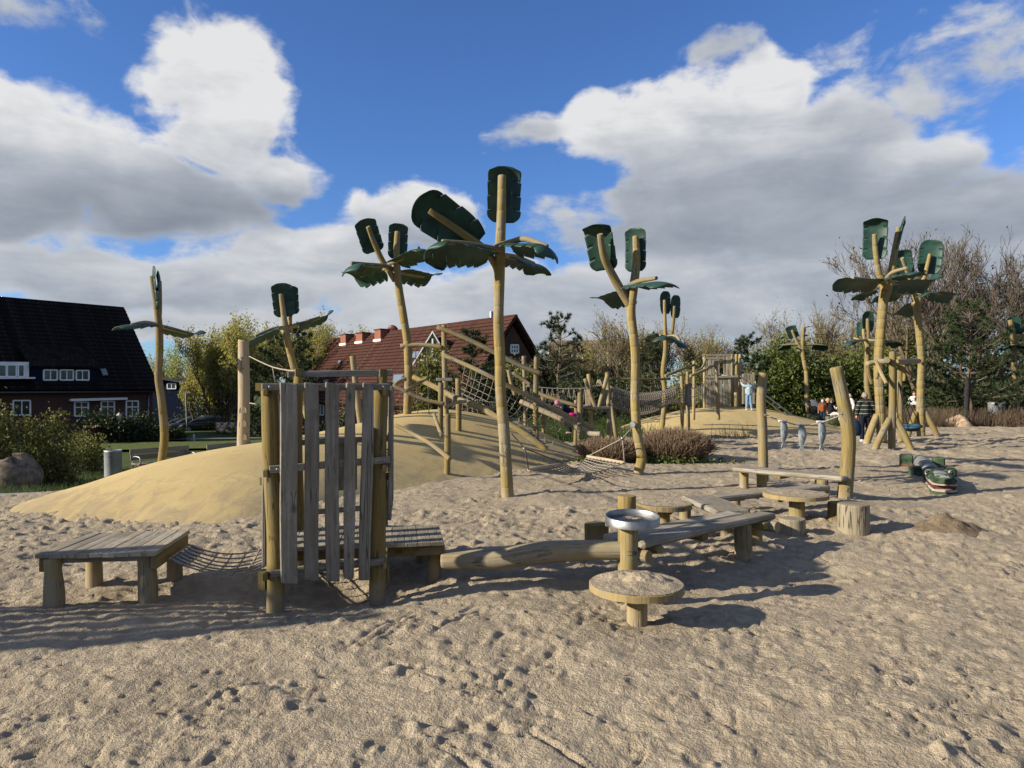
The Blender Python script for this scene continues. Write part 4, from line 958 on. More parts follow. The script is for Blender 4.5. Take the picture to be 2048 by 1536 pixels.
def palm(label, pts, name='palm_sculpture', mat=W_YEL, base_z=None, groove=.30):
    b = P(*pts[0][:3])
    t = thing(name, label, 'palm sculpture', (b.x, b.y, b.z), 'wooden palm trees with green sheet leaves')
    log(t, 'trunk', [(a, b_, d, r_ * (.8 if d > 20 and d < 30 else .94)) for a, b_, d, r_ in pts], mat, 16, .02, groove, 5)
    return t
def arm(t, pts, mat=W_YEL): return log(t, 'branch', [(a, b_, d, r_ * .9) for a, b_, d, r_ in pts], mat, 12, .02, 0, 4, .35)
def at_(px, py, D): return P(px, py, D)
CAMD = V(0, -1, 0)
DN = V(0, 0, -1)
# central palm
D = 11.0
t = palm('tallest palm sculpture in the centre, its top leaf standing straight up', [(1016, 1016, D, 13), (1015, 990, D, 13), (1012, 930, D, 12.6), (1008, 860, D, 12), (1001, 780, D, 11.5), (1000, 720, D, 11.5), (997, 640, D, 11.2), (999, 560, D, 11.2), (1000, 500, D, 11), (1003, 420, D, 9.8), (1004, 351, D, 8.6)])
leaf(t, P(1006, 446, D + .12), P(1008, 333, D + .12), M(73, D), V(.15, -1, .0), .75, .55, .3)
arm(t, [(996, 556, D + .05, 6), (990, 530, D + .02, 8), (970, 500, D - .15, 8.5), (930, 470, D - .35, 8.5), (858, 421, D - .6, 7)])
leaf(t, P(955, 487, D - .1), P(822, 393, D - .55), M(88, D), V(.25, -1, -.45), 1.15, .5, .3, rnd=.34)
arm(t, [(1004, 500, D, 6), (985, 497, D - .2, 6.5), (940, 488, D - .5, 6), (884, 483, D - .8, 5)], W_LOG)
leaf(t, P(985, 510, D - .15), P(846, 478, D - .95), M(84, D), DN + V(.1, -.25, 0), 1.0, .75, .3)
arm(t, [(1000, 502, D, 6), (970, 506, D + .3, 6.5), (930, 503, D + .6, 6), (885, 510, D + .9, 5)], W_LOG)
leaf(t, P(950, 508, D + .5), P(856, 512, D + 1.1), M(80, D), DN + V(0, -.3, 0), 1.3, .8, .3)
arm(t, [(990, 492, D - .02, 6.5), (1020, 485, D - .1, 7), (1050, 478, D - .3, 6.5), (1095, 493, D - .6, 5)], W_LOG)
leaf(t, P(1015, 489, D - .1), P(1122, 490, D - .75), M(86, D), DN + V(0, -.2, 0), 1.1, .8, .35)
arm(t, [(1000, 510, D, 6), (1030, 514, D + .4, 6), (1068, 528, D + .8, 5)], W_LOG)
leaf(t, P(1020, 515, D + .2), P(1086, 532, D + 1.2), M(80, D), DN + V(0, .2, 0), .9, .8, .3)
# palm on the mound, left of the centre
D = 17.3
t = palm('slender palm sculpture on the mound crest, two small upright leaves at the top', [(813, 862, D, 9), (814, 840, D, 9), (817, 760, D, 8.8), (815, 690, D, 8.8), (808, 640, D, 8.6), (797, 570, D, 8.4), (793, 510, D, 7), (795, 463, D, 6)], groove=.5)
leaf(t, P(794, 518, D + .12), P(796, 447, D + .12), M(42, D), V(.35, -1, 0), .5, .55)
arm(t, [(790, 562, D, 6), (780, 545, D, 6.5), (765, 522, D - .1, 6.5), (748, 485, D - .3, 6), (736, 453, D - .5, 5)])
leaf(t, P(748, 504, D - .1), P(726, 437, D - .4), M(47, D), V(.35, -1, -.1), .5, .55)
arm(t, [(780, 532, D, 5), (745, 530, D - .5, 5), (702, 526, D - 1.0, 4)], W_LOG)
leaf(t, P(772, 532, D - .2), P(684, 527, D - 1.3), M(60, D), DN + V(0, -.3, 0), 1.0, .7)
arm(t, [(782, 536, D, 5), (755, 540, D + .6, 5), (722, 552, D + 1.1, 4)], W_LOG)
leaf(t, P(765, 538, D + .4), P(698, 560, D + 1.4), M(62, D), DN + V(0, -.8, 0), -.7, .6)
arm(t, [(772, 530, D, 5), (800, 518, D - .5, 5), (838, 496, D - 1.1, 4)], W_LOG)
leaf(t, P(790, 524, D - .4), P(862, 490, D - 1.5), M(58, D), DN + V(0, -.2, 0), .6, .7)
arm(t, [(780, 536, D, 5), (805, 545, D + .5, 5), (848, 553, D + 1.0, 4)], W_LOG)
leaf(t, P(800, 543, D + .4), P(872, 560, D + 1.4), M(62, D), DN + V(0, -.7, 0), -.8, .6)
# right of centre
D = 13.8
t = palm('wavy palm sculpture beside the brown hedge, forked into two upright leaves', [(1278, 965, D, 10.5), (1276, 948, D, 10.5), (1283, 915, D, 10.5), (1275, 870, D, 10), (1270, 800, D, 9.8), (1271, 720, D, 9.6), (1267, 670, D, 9.6), (1262, 620, D, 9.8), (1268, 570, D, 9.5), (1273, 520, D, 8.5), (1271, 472, D, 6.5)])
leaf(t, P(1272, 543, D + .12), P(1272, 456, D + .12), M(46, D), V(-.55, -1, .0), .5, .35)
arm(t, [(1258, 612, D, 7), (1246, 588, D, 9.5), (1226, 552, D - .1, 9.5), (1208, 514, D - .3, 8.5), (1200, 468, D - .5, 7)])
leaf(t, P(1211, 540, D - .05), P(1192, 434, D - .4), M(60, D), V(-.5, -1, -.05), 1.6, .4, .3)
arm(t, [(1250, 575, D, 5), (1275, 563, D - .5, 5.5), (1313, 556, D - 1.1, 4.5)], W_LOG)
leaf(t, P(1262, 570, D - .2), P(1338, 560, D - 1.5), M(70, D), DN + V(.2, -.5, 0), .35, .6)
arm(t, [(1260, 580, D, 5), (1240, 586, D + .5, 5), (1218, 598, D + 1.0, 4)], W_LOG)
leaf(t, P(1258, 586, D + .2), P(1198, 606, D + 1.2), M(66, D), DN + V(0, -.9, 0), -.6, .5)
# left palm
D = 13.6
t = palm('leftmost palm sculpture, both upright leaves seen edge-on', [(323, 945, D, 8.5), (324, 920, D, 8.5), (329, 870, D, 8.5), (323, 800, D, 8), (317, 755, D, 8), (319, 700, D, 7.8), (318, 655, D, 7.6), (313, 610, D, 6.5), (304, 552, D, 4.8)], groove=.4)
leaf(t, P(310, 622, D + .1), P(303, 532, D + .0), M(46, D), V(.868, .497, 0), .2, .35)
arm(t, [(318, 650, D, 5), (320, 610, D + .1, 4.5), (320, 562, D + .15, 3.5)])
leaf(t, P(319, 620, D + .05), P(322, 542, D + .1), M(40, D), V(-.868, -.497, 0), .4, .5)
arm(t, [(316, 650, D, 5), (290, 645, D - .4, 4.5), (262, 650, D - .8, 3.5)], W_LOG)
leaf(t, P(306, 648, D - .2), P(233, 650, D - 1.1), M(44, D), DN + V(0, -.35, 0), .25, .7)
arm(t, [(318, 652, D, 5), (345, 658, D + .4, 4.5), (375, 666, D + .8, 3.5)], W_LOG)
leaf(t, P(324, 655, D + .1), P(402, 672, D + 1.1), M(44, D), DN + V(0, -.6, 0), -.7, .6)
# palm behind the slatted tower
D = 18
t = palm('palm sculpture rising behind the slatted tower in front of the dark pine', [(628, 880, D, 8), (612, 820, D, 8), (592, 750, D, 7.6), (583, 715, D, 7.4), (575, 680, D, 7.4), (570, 650, D, 7), (566, 620, D, 5.5), (562, 588, D, 4.8)], groove=.45)
leaf(t, P(570, 634, D + .1), P(562, 566, D + .1), M(44, D), V(.3, -1, 0), .6, .55)
arm(t, [(579, 665, D + .15, 5), (580, 620, D + .2, 4.6), (577, 580, D + .2, 4)])
leaf(t, P(584, 628, D + .35), P(581, 572, D + .35), M(30, D), V(.5, -1, 0), .3, .4)
arm(t, [(574, 655, D, 5), (545, 658, D - .3, 4.2), (510, 672, D - .6, 3.4)], W_LOG)
leaf(t, P(560, 655, D - .2), P(480, 690, D - .8), M(44, D), DN + V(.2, -.3, 0), .35, .7)
arm(t, [(572, 656, D, 5), (600, 648, D + .3, 4.2), (640, 635, D + .6, 3.4)], W_LOG)
leaf(t, P(600, 650, D + .2), P(664, 630, D + .9), M(42, D), DN + V(0, -.6, 0), -.8, .6)
# behind the net tunnel
D = 24.5
t = palm('small palm sculpture standing behind the net tunnel, two dark rounded leaves', [(1327, 870, D, 6.5), (1325, 850, D, 6.5), (1330, 790, D, 6.2), (1326, 745, D, 6), (1331, 700, D, 6), (1330, 650, D, 4.6), (1329, 600, D, 3.8)], groove=.5)
leaf(t, P(1330, 628, D + .15), P(1328, 582, D + .15), M(26, D), V(.35, -1, -.1), .5, .5, .4, rnd=.34)
arm(t, [(1334, 685, D, 3.5), (1345, 660, D, 3.6), (1349, 612, D, 3)])
leaf(t, P(1349, 636, D + .15), P(1350, 590, D + .15), M(24, D), V(.35, -1, 0), .5, .5, rnd=.34)
for (x1, y1, dd) in ((1296, 664, -.9), (1372, 690, -1.0), (1316, 672, -1.4), (1350, 676, 1.2)):
    arm(t, [(1331, 675, D, 3.5), ((1331 + x1) / 2, 672, D + dd * .5, 3), (x1 + (1331 - x1) * .25, y1 - 2, D + dd * .8, 2.5)], W_LOG)
    leaf(t, P(1331 + (x1 - 1331) * .35, 672, D + dd * .4), P(x1, y1 + 2, D + dd * 1.2), M(30, D), DN + V(0, -.5, 0), .6, .6)
# far palms
D = 38
t = palm('thin far palm sculpture in front of the green hedge, leaves spread level', [(1618, 830, D, 5), (1614, 800, D, 5), (1613, 750, D, 4.6), (1606, 710, D, 4.6), (1605, 690, D, 4.2), (1607, 655, D, 3)], groove=.6)
leaf(t, P(1607, 672, D + .1), P(1612, 646, D + .1), M(9, D), V(1, -.3, 0), 1.8, .6, .5)
arm(t, [(1604, 700, D, 3.2), (1592, 680, D, 3), (1584, 660, D, 2.6)]); leaf(t, P(1588, 676, D + .15), P(1580, 652, D + .15), M(22, D), V(-.2, -1, 0), .3, .4)
for x1 in (1562, 1648):
    arm(t, [(1605, 690, D, 2.6), ((1605 + x1) / 2, 689, D, 2.4), (x1, 691, D, 2)], W_LOG); leaf(t, P(1605 + (x1 - 1605) * .5, 691, D), P(x1 + (x1 - 1605) * .22, 694, D), M(26, D), DN + V(0, -.4, 0), 1.4, .6)
D = 31
t = palm('far palm sculpture with an oval upright leaf, left of the thick swing palm', [(1746, 880, D, 6), (1738, 800, D, 5.8), (1733, 760, D, 5.4), (1735, 700, D, 5.2), (1736, 670, D, 4.4), (1735, 637, D, 3)], groove=.6)
leaf(t, P(1735, 664, D + .12), P(1735, 622, D + .12), M(25, D), V(0, -1, -.05), .5, .4, .4, rnd=.34)
arm(t, [(1736, 700, D, 3), (1728, 672, D, 3.4), (1727, 658, D, 3)]); leaf(t, P(1721, 672, D + .2), P(1720, 644, D + .2), M(14, D), V(-.5, -1, 0), .2, .4)
for (x1, y1, dd) in ((1690, 684, -1), (1708, 676, 1), (1792, 685, 1), (1762, 680, -1.2)):
    arm(t, [(1736, 680, D, 2.8), ((1736 + x1) / 2, 681, D + dd * .5, 2.6), (x1, y1, D + dd, 2)], W_LOG); leaf(t, P(1736 + (x1 - 1736) * .35, 682, D + dd * .3), P(x1 + (x1 - 1736) * .1, y1, D + dd * 1.1), M(28, D), DN + V(0, -.3, 0), .8, .7)
# the two swing palms
D = 21.3
t = palm('thick forked palm sculpture carrying the swing beam', [(1762, 905, D, 12), (1764, 890, D, 12), (1760, 800, D, 11.5), (1757, 740, D, 11), (1759, 690, D, 11.5), (1766, 610, D, 11.5), (1770, 575, D, 12.5), (1758, 545, D - .1, 7), (1751, 500, D - .2, 6.6), (1749, 468, D - .3, 5.5)])
leaf(t, P(1749, 519, D - .1), P(1752, 430, D - .1), M(47, D), V(-.55, -1, -.05), 1.6, .4, .34)
arm(t, [(1772, 590, D, 9), (1781, 560, D, 8), (1787, 520, D, 7.5), (1797, 454, D, 4.5)]); leaf(t, P(1788, 505, D + .12), P(1806, 434, D + .12), M(40, D), V(1, -.55, 0), .2, .5)
arm(t, [(1768, 564, D, 5), (1735, 560, D - .6, 4.5), (1705, 556, D - 1.1, 3.6)], W_LOG); leaf(t, P(1760, 566, D - .2), P(1676, 570, D - 1.5), M(42, D), DN + V(-.1, -.9, 0), -.4, .5)
arm(t, [(1768, 566, D, 4), (1745, 580, D + .6, 4), (1722, 588, D + 1.2, 3.2)], W_LOG); leaf(t, P(1745, 578, D + .5), P(1710, 594, D + 1.4), M(36, D), DN + V(0, -.3, 0), .8, .7)
arm(t, [(1770, 562, D, 5), (1785, 545, D - .6, 4.5), (1815, 536, D - 1.3, 3.6)], W_LOG); leaf(t, P(1775, 556, D - .4), P(1842, 540, D - 1.7), M(46, D), DN + V(.1, -.5, 0), .3, .6)
arm(t, [(1775, 566, D, 5), (1815, 567, D + .6, 4.5), (1860, 568, D + 1.0, 3.6)], W_LOG); leaf(t, P(1786, 570, D + .2), P(1884, 570, D + 1.2), M(44, D), DN + V(0, -.9, 0), -1.2, .5)
for (pa, pb) in (((1754, 830), (1730, 897)),): log(t, 'strut', [(pa[0], pa[1], D, 6.5), ((pa[0] + pb[0]) / 2 - 1, (pa[1] + pb[1]) / 2, D - .1, 7), (pb[0], pb[1], D - .2, 7)], W_YEL)
D = 24.4
t = palm('wavy palm sculpture at the back of the swing, braced by two slanting logs', [(1843, 884, D, 9.5), (1842, 870, D, 9.5), (1841, 800, D, 9), (1842, 750, D, 8.6), (1843, 720, D, 8.6), (1838, 660, D, 8.6), (1834, 620, D, 9), (1836, 600, D, 10), (1840, 575, D, 7), (1850, 550, D, 5.2), (1860, 508, D, 4.4)])
leaf(t, P(1857, 548, D + .12), P(1864, 480, D + .12), M(46, D), V(-.5, -1, -.05), .35, .4, rnd=.3)
arm(t, [(1832, 600, D, 6), (1822, 570, D, 4.5), (1815, 545, D - .1, 4.5), (1804, 516, D - .3, 4)]); leaf(t, P(1812, 562, D + .1), P(1802, 498, D), M(36, D), V(-.3, -1, -.1), .8, .4)
for (x1, y1, dd, tp) in ((1748, 588, -.8, .3), (1912, 592, .6, -.5), (1860, 580, -1.2, .3)):
    arm(t, [(1836, 586, D, 4.5), ((1836 + x1) / 2, 586, D + dd * .5, 4), (x1 + (1836 - x1) * .2, y1 - 2, D + dd, 3)], W_LOG); leaf(t, P(1836 + (x1 - 1836) * .35, 588, D + dd * .35), P(x1, y1 + 3, D + dd * 1.2), M(40, D), DN + V(0, -.6, 0), tp, .6)
arm(t, [(1832, 605, D, 4), (1822, 610, D + .6, 4), (1810, 620, D + 1, 3)], W_LOG); leaf(t, P(1830, 606, D + .4), P(1798, 634, D + 1.2), M(46, D), DN + V(0, -1, 0), -.6, .4)
for (pa, pb) in (((1832, 824), (1815, 874)), ((1848, 820), (1876, 874))): log(t, 'strut', [(pa[0], pa[1], D, 5), ((pa[0] + pb[0]) / 2, (pa[1] + pb[1]) / 2 - 1, D - .1, 5.5), (pb[0], pb[1], D - .2, 5.5)], W_YEL)
D = 34
t = palm('rightmost far palm sculpture, half hidden by the pine at the picture edge', [(2034, 825, D, 6.5), (2032, 790, D, 6), (2028, 720, D, 5.6), (2026, 670, D, 5), (2020, 640, D, 4.5)], groove=.6)
leaf(t, P(2026, 668, D + .15), P(2028, 634, D + .15), M(28, D), V(-.2, -1, 0), .3, .4)
arm(t, [(2026, 690, D, 4), (2040, 675, D, 4), (2056, 660, D - .2, 3)]); leaf(t, P(2046, 672, D), P(2064, 645, D - .2), M(26, D), V(-.2, -1, 0), .4, .4)
for x1 in (1998, 2068): leaf(t, P(2030, 690, D), P(x1, 694, D - .6), M(28, D), DN + V(0, -.4, 0), .5, .6)
# unseen slatted hut, added to cast the shadow band across the platform
hp = V(-8.6, 3.45, 0); hu = thing('added_shadow_hut', 'tall slatted play hut added unseen left of the low platform to cast its shadow', 'shadow hut', hp)
hx = V(-math.sin(R(SUN_SHADOW)), math.cos(R(SUN_SHADOW)), 0); hy = V(hx.y, -hx.x, 0)
for sx in (-.5, .5):
    for sy in (-.5, .5): MB().tube([hp + hx * sx + hy * sy - UP * .4, hp + hx * sx + hy * sy + UP * 1.5, hp + hx * sx + hy * sy + UP * 3.05], .065, 12, 3, .03).build('post', W_OLIVE, hu)
for sy in (-.57, .57):
    for k in range(7): MB().board(hp + hx * (-.54 + k * .18) + hy * sy + UP * (.35 if k % 3 else .2), hp + hx * (-.54 + k * .18) + hy * sy + UP * 3.0, hx * (.155 - .03 * (k % 2)), hy * .03).build('slat', W_GREY, hu)
    for z in (.6, 1.6, 2.8): MB().board(hp - hx * .6 + hy * (sy * .93) + UP * z, hp + hx * .6 + hy * (sy * .93) + UP * z, UP * .06, hy * .03).build('rail', W_GREY, hu)
# ------------------------------------------------------------------ climbing logs and nets on the mound
cl = thing('climbing_structure', 'climbing frame of slanting logs, posts and rope net on the long yellow mound', 'climbing frame', (-1.5, 17, 0))
YL, LG = W_YEL, W_LOG
def cpost(x0, y0, x1, y1, D, r_, mat=YL):
    r_ *= .92
    return log(cl, 'post', [(x1, y1 + 14, D, r_), (x1, y1, D, r_), ((x0 + x1) / 2 + random.uniform(-1, 1), (y0 + y1) / 2, D, r_), (x0, y0, D, r_ * .95)], mat, 12, .03, 0, 4)
cpost(888, 650, 893, 850, 17.3, 6, LG); cpost(882, 765, 881, 898, 15.8, 6); cpost(895, 828, 894, 957, 13.4, 7); cpost(916, 757, 917, 887, 16.2, 6.3)
cpost(1073, 711, 1072, 880, 17.4, 6); cpost(1160, 777, 1158, 919, 17.6, 5.6, LG); cpost(1152, 800, 1151, 880, 19.5, 4.5); cpost(1047, 712, 1051, 846, 20.5, 4.5, LG); cpost(1086, 790, 1087, 855, 20.5, 4.2)
cpost(705, 712, 722, 860, 16.5, 6.4, LG)
log(cl, 'post', [(1017, 740, 19.5, 4), (1022, 765, 19.5, 4), (1030, 790, 19.5, 4)], LG)
def beam(pts, mat=LG, n=12): return log(cl, 'beam', [(a, b, d, r_ * .88) for a, b, d, r_ in pts], mat, n, .03, 0, 4)
beam([(874, 654, 17.2, 5), (930, 676, 17.2, 5.3), (990, 705, 17.2, 5.6), (1040, 731, 17.25, 5.6), (1083, 748, 17.3, 5.5)])
beam([(884, 709, 17.1, 5), (935, 731, 17.0, 5), (991, 758, 16.9, 5), (1071, 800, 17.2, 6), (1130, 830, 17.5, 6), (1188, 857, 17.8, 6)])
beam([(827, 754, 17.0, 6), (870, 774, 16.6, 6.5), (909, 795, 16.0, 6.5), (960, 815, 15.5, 7.2), (1000, 838, 15.2, 7.2), (1050, 868, 15.0, 7.4), (1093, 900, 14.9, 7.6)], YL)
beam([(1040, 803, 19, 6), (1085, 822, 18.8, 7), (1131, 843, 18.6, 7), (1175, 866, 18.4, 6.5), (1202, 868, 18.2, 6)], W_PALE)
beam([(1026, 745, 19.8, 4.5), (1055, 765, 19.8, 4.5), (1085, 790, 19.6, 4.5), (1155, 812, 19.4, 4)], LG)
beam([(801, 692, 17.25, 5), (845, 690, 17.25, 5), (884, 695, 17.25, 5)])
beam([(786, 771, 15.6, 4.5), (815, 784, 15.6, 4.5), (850, 800, 15.6, 4.5), (889, 808, 15.6, 4.5)])
beam([(812, 782, 15.3, 4), (835, 768, 15.3, 4), (855, 755, 15.3, 4)]); beam([(783, 778, 16.4, 4.5), (795, 765, 16.5, 5), (812, 757, 16.6, 5)]); beam([(890, 815, 15.2, 4), (912, 805, 15.3, 4.2), (933, 803, 15.4, 4)])
beam([(868, 828, 14.6, 4), (875, 848, 14.4, 4.3), (884, 872, 14.2, 4.3)]); beam([(790, 850, 14.2, 4), (830, 870, 14.0, 4.6), (865, 890, 13.6, 5), (900, 918, 13.2, 5.6)], LG)
MB().board(P(873, 759, 15.7), P(905, 759, 15.7), V(0, .16, 0), UP * .07).build('board', W_GREY, cl)
for k, (x, y) in enumerate(((1027, 846), (1044, 857), (1062, 869), (1078, 880), (1094, 890))):
    p = P(x, y, 15.3 - k * .06); MB().box(p, V(.13, 0, 0), V(0, .16, 0), V(0, 0, .035)).build('step', W_GREY, cl)
    MB().prism([p + V(.10, -.16, .035), p + V(.135, -.16, .035), p + V(.12, -.16, .11)], V(0, .32, 0)).build('cleat', W_OLIVE, cl)
# hanging knotted ropes
for (x0, y0, x1, y1) in ((831, 697, 836, 838), (854, 698, 858, 829)):
    D = 17.25; rp_ = MB().tube([P(x0, y0, D), P((x0 + x1) / 2, (y0 + y1) / 2, D), P(x1, y1, D)], .012, 6, 3, capr=0).build('rope', ROPE_D, cl)
    for k in range(4):
        q = P(x0 + (x1 - x0) * (.25 + k * .25), y0 + (y1 - y0) * (.25 + k * .25), D); MB().disc(q, UP, .035, .05, 8).build('knot', ROPE_D, rp_)
# net between the two slanting logs
ua = [P(930, 732, 17.0), P(991, 762, 16.9), P(1060, 800, 17.1), P(1130, 834, 17.4)]
ub = [P(905, 790, 16.2), P(960, 818, 15.6), P(1010, 836, 16.4), P(1110, 862, 17.6)]
def along(l, t):
    q = t * (len(l) - 1); i = min(int(q), len(l) - 2); return l[i].lerp(l[i + 1], q - i)
def cn(u, v):
    p = along(ua, u).lerp(along(ub, u), v); p.z -= .18 * math.sin(v * 3.14); p.y += .25 * math.sin(v * 3.14); return p
netmesh(MB(), cn, 16, 6, .008, True, 12, 4).build('rope_mesh', ROPE, cl)
def cn2(u, v):
    p = P(905 + 90 * u, 775 + 30 * u + 42 * v, 18.2 + .8 * v); p.z -= .10 * math.sin(u * 3.14); return p
netmesh(MB(), cn2, 9, 4, .008, True, 8, 4).build('rope_mesh', ROPE, cl)
# --- hammock net
hk = thing('hammock_net', 'rope hammock net slung low between the tall centre palm and the wavy palm', 'hammock', G(1150, 950))
ba = (P(1057, 939, 12.2), P(1131, 928, 13.1)); bb = (P(1175, 913, 14.6), P(1249, 926, 13.5))
for a_, b_ in (ba, bb): MB().tube([a_, b_], .035, 10).build('spreader_bar', W_PALE, hk)
def hn(u, v):
    a_ = ba[0].lerp(ba[1], u); b_ = bb[1].lerp(bb[0], u); p = a_.lerp(b_, v); s_ = math.sin(v * 3.14159); p.z -= .20 * s_ * (1 - .25 * abs(2 * u - 1)); return p
netmesh(MB(), hn, 10, 15, .010, True, 10, 4).build('rope_mesh', ROPE, hk)
k1 = P(1050, 897, 11.7); k2 = P(1245, 877, 13.5)
for pa_, pb_ in ((P(1024, 868, 11.0), k1), (k1, ba[0]), (k1, ba[1]), (P(1270, 848, 13.75), k2), (k2, bb[0]), (k2, bb[1])): MB().tube([pa_, pb_], .011, 6, capr=0).build('rope', ROPE if pa_ is not k1 else ROPE_D, hk)
MB().disc(k1, UP, .04, .05, 8).build('ring', STEEL, hk); MB().disc(k2, UP, .04, .05, 8).build('ring', STEEL, hk); MB().disc(P(1266, 849, 13.66), V(-.5, -1, 0), .06, .06, 10).build('bracket', STEEL, hk)
# --- rope bridge from the climbing logs to the A-frame
rb = thing('rope_bridge', 'rope bridge with zigzag side ropes running from the climbing frame to the crossed logs', 'rope bridge', P(1120, 880, 20.5))
for side_, D0 in ((0, 20.2), (1, 21.2)):
    def hr(t): return P(1052 + 128 * t, 772 + 3 * math.sin(t * 3.14) + 4 * t, D0)
    def fr2(t): return P(1052 + 130 * t, 800 + 15 * math.sin(t * 2.2), D0)
    mb = MB(); mb.tube([hr(k / 8) for k in range(9)], .014, 5, 2, capr=0); mb.tube([fr2(k / 8) for k in range(9)], .022, 5, 2, capr=0)
    mb.tube([hr(k / 8).lerp(fr2(k / 8), .45) for k in range(9)], .008, 4, 2, capr=0)
    for k in range(12): mb.tube([hr(k / 12), fr2((k + .5) / 12), hr((k + 1) / 12)], .010, 4, 1, capr=0)
    mb.build('side_ropes', ROPE, rb)
for k in range(15):
    t = (k + .5) / 15; a_ = P(1052 + 130 * t, 800 + 15 * math.sin(t * 2.2), 20.2); b_ = P(1052 + 130 * t, 800 + 15 * math.sin(t * 2.2), 21.2); b_.z = a_.z; MB().tube([a_, b_], .028, 8).build('rung', W_PALE, rb)
# --- crossed-log landing
af = thing('crossed_log_landing', 'landing of crossed logs and boards between the rope bridge and the net tunnel', 'landing', P(1195, 890, 21))
def alog(n_, pts, mat=LG, r_=None): return log(af, n_, pts, mat, 12, .03, 0, 3)
alog('post', [(1181, 890, 21, 4.5), (1181, 800, 21, 4.5), (1177, 748, 21, 4.2)]); alog('post', [(1219, 885, 21.6, 4.5), (1217, 800, 21.6, 4.5), (1214, 745, 21.6, 4)]); alog('post', [(1233, 880, 22.2, 4), (1222, 800, 22.2, 4)])
alog('brace', [(1170, 757, 20.8, 4), (1180, 787, 20.8, 4), (1191, 814, 20.8, 4)]); alog('brace', [(1215, 750, 20.8, 4), (1206, 784, 20.8, 4), (1197, 815, 20.8, 4)]); alog('brace', [(1215, 780, 21.2, 3.6), (1205, 815, 21.2, 3.6)])
MB().board(P(1168, 815, 20.9), P(1217, 815, 21.2), V(0, 1.0, 0), UP * .06).build('deck', W_PALE, af)
MB().board(P(1186, 772, 20.9), P(1208, 770, 20.9), V(0, .2, 0), UP * .05).build('shelf', W_PALE, af); MB().prism([P(1193, 768, 20.9), P(1204, 768, 20.9), P(1201, 759, 20.9), P(1196, 759, 20.9)], V(0, .1, 0)).build('sign_board', W_PALE, af)
MB().board(P(1176, 813, 20.8), P(1175, 780, 20.8), V(.14, 0, 0), V(0, .04, 0)).build('panel', W_PALE, af)
# --- net tunnel
nt_ = thing('net_tunnel', 'grey rope net tunnel hanging between log posts in front of the hedge', 'net tunnel', P(1290, 880, 22))
def tun(u, a):          # u along, a around
    x0 = 1219 + 137 * u; yt = 772 + 14 * math.sin(u * 3.14); yb = 810 + 22 * math.sin(min(u * 1.15, 1) * 3.14) - 4 * u; D = 22 + 1.0 * u
    c = P(x0, (yt + yb) / 2, D); h = M((yb - yt) / 2, D); return c + V(.02, .45 * math.cos(a), 0) + UP * (h * math.sin(a))
mb = MB(); NA, NUU = 20, 34
for i in range(NUU + 1):
    mb.tube([tun(i / NUU, 6.28318 * k / NA) for k in range(NA + 1)], .010, 4, 1, capr=0)
for k in range(NA):
    mb.tube([tun(i / 12, 6.28318 * k / NA) for i in range(13)], .010, 4, 2, capr=0)
mb.build('rope_mesh', plain('grey_net', (.22, .19, .16), .9, 0, .1), nt_)
def tlog(n_, pts, mat=LG): return log(nt_, n_, pts, mat, 10, .03, 0, 3)
tlog('beam', [(1222, 757, 21.7, 2.6), (1290, 759, 22, 2.4), (1340, 758, 23, 2.6)], W_OLIVE)
tlog('post', [(1363, 870, 23.4, 4), (1365, 800, 23.4, 3.8), (1363, 752, 23.4, 3.5)]); tlog('post', [(1377, 865, 23.6, 4), (1375, 790, 23.6, 3.8), (1375, 743, 23.6, 3.5)]); tlog('post', [(1387, 840, 25.5, 3.4), (1388, 780, 25.5, 3.2), (1388, 722, 25.5, 3)]); tlog('post', [(1437, 840, 25, 3.8), (1434, 780, 25, 3.6), (1432, 722, 25, 3.6)])
tlog('rail', [(1330, 752, 24, 3), (1360, 740, 24.4, 3), (1388, 730, 25.2, 2.6)]); tlog('rail', [(1380, 752, 24, 3), (1405, 742, 24.4, 3.2), (1428, 730, 25, 3), (1444, 721, 25.6, 2.6)]); tlog('rail', [(1390, 742, 26, 2.4), (1404, 736, 26.4, 2.4), (1412, 718, 27, 2.4)])
for k in range(4): x = 1371 + k * 3.3; MB().board(P(x, 811, 23.5), P(x, 768, 23.5), V(.05, 0, 0), V(0, .03, 0)).build('slat', W_GREY, nt_)
def br2(u, v):
    y = 812 - 34 * u * u; return P(1380 + 48 * u, y - (1 - 0) * 0, 24 + 1.3 * u + .7 * (v - .5) * 2 * .5)
MB().loft([[br2(k / 8, 0), br2(k / 8, 1)] for k in range(9)], closed=False, cap=False).build('mat', W_PALE, nt_)
for s_ in (0, 1):
    mb = MB(); mb.tube([br2(k / 8, s_) + UP * (.62 - .06 * math.sin(k / 8 * 3.14)) for k in range(9)], .012, 4, 1, capr=0)
    for k in range(13): p = br2(k / 12, s_); mb.tube([p, p + UP * .6], .009, 4, capr=0)
    mb.tube([br2(k / 8, s_) + UP * .3 for k in range(9)], .009, 4, 1, capr=0); mb.build('side_net', ROPE, nt_)
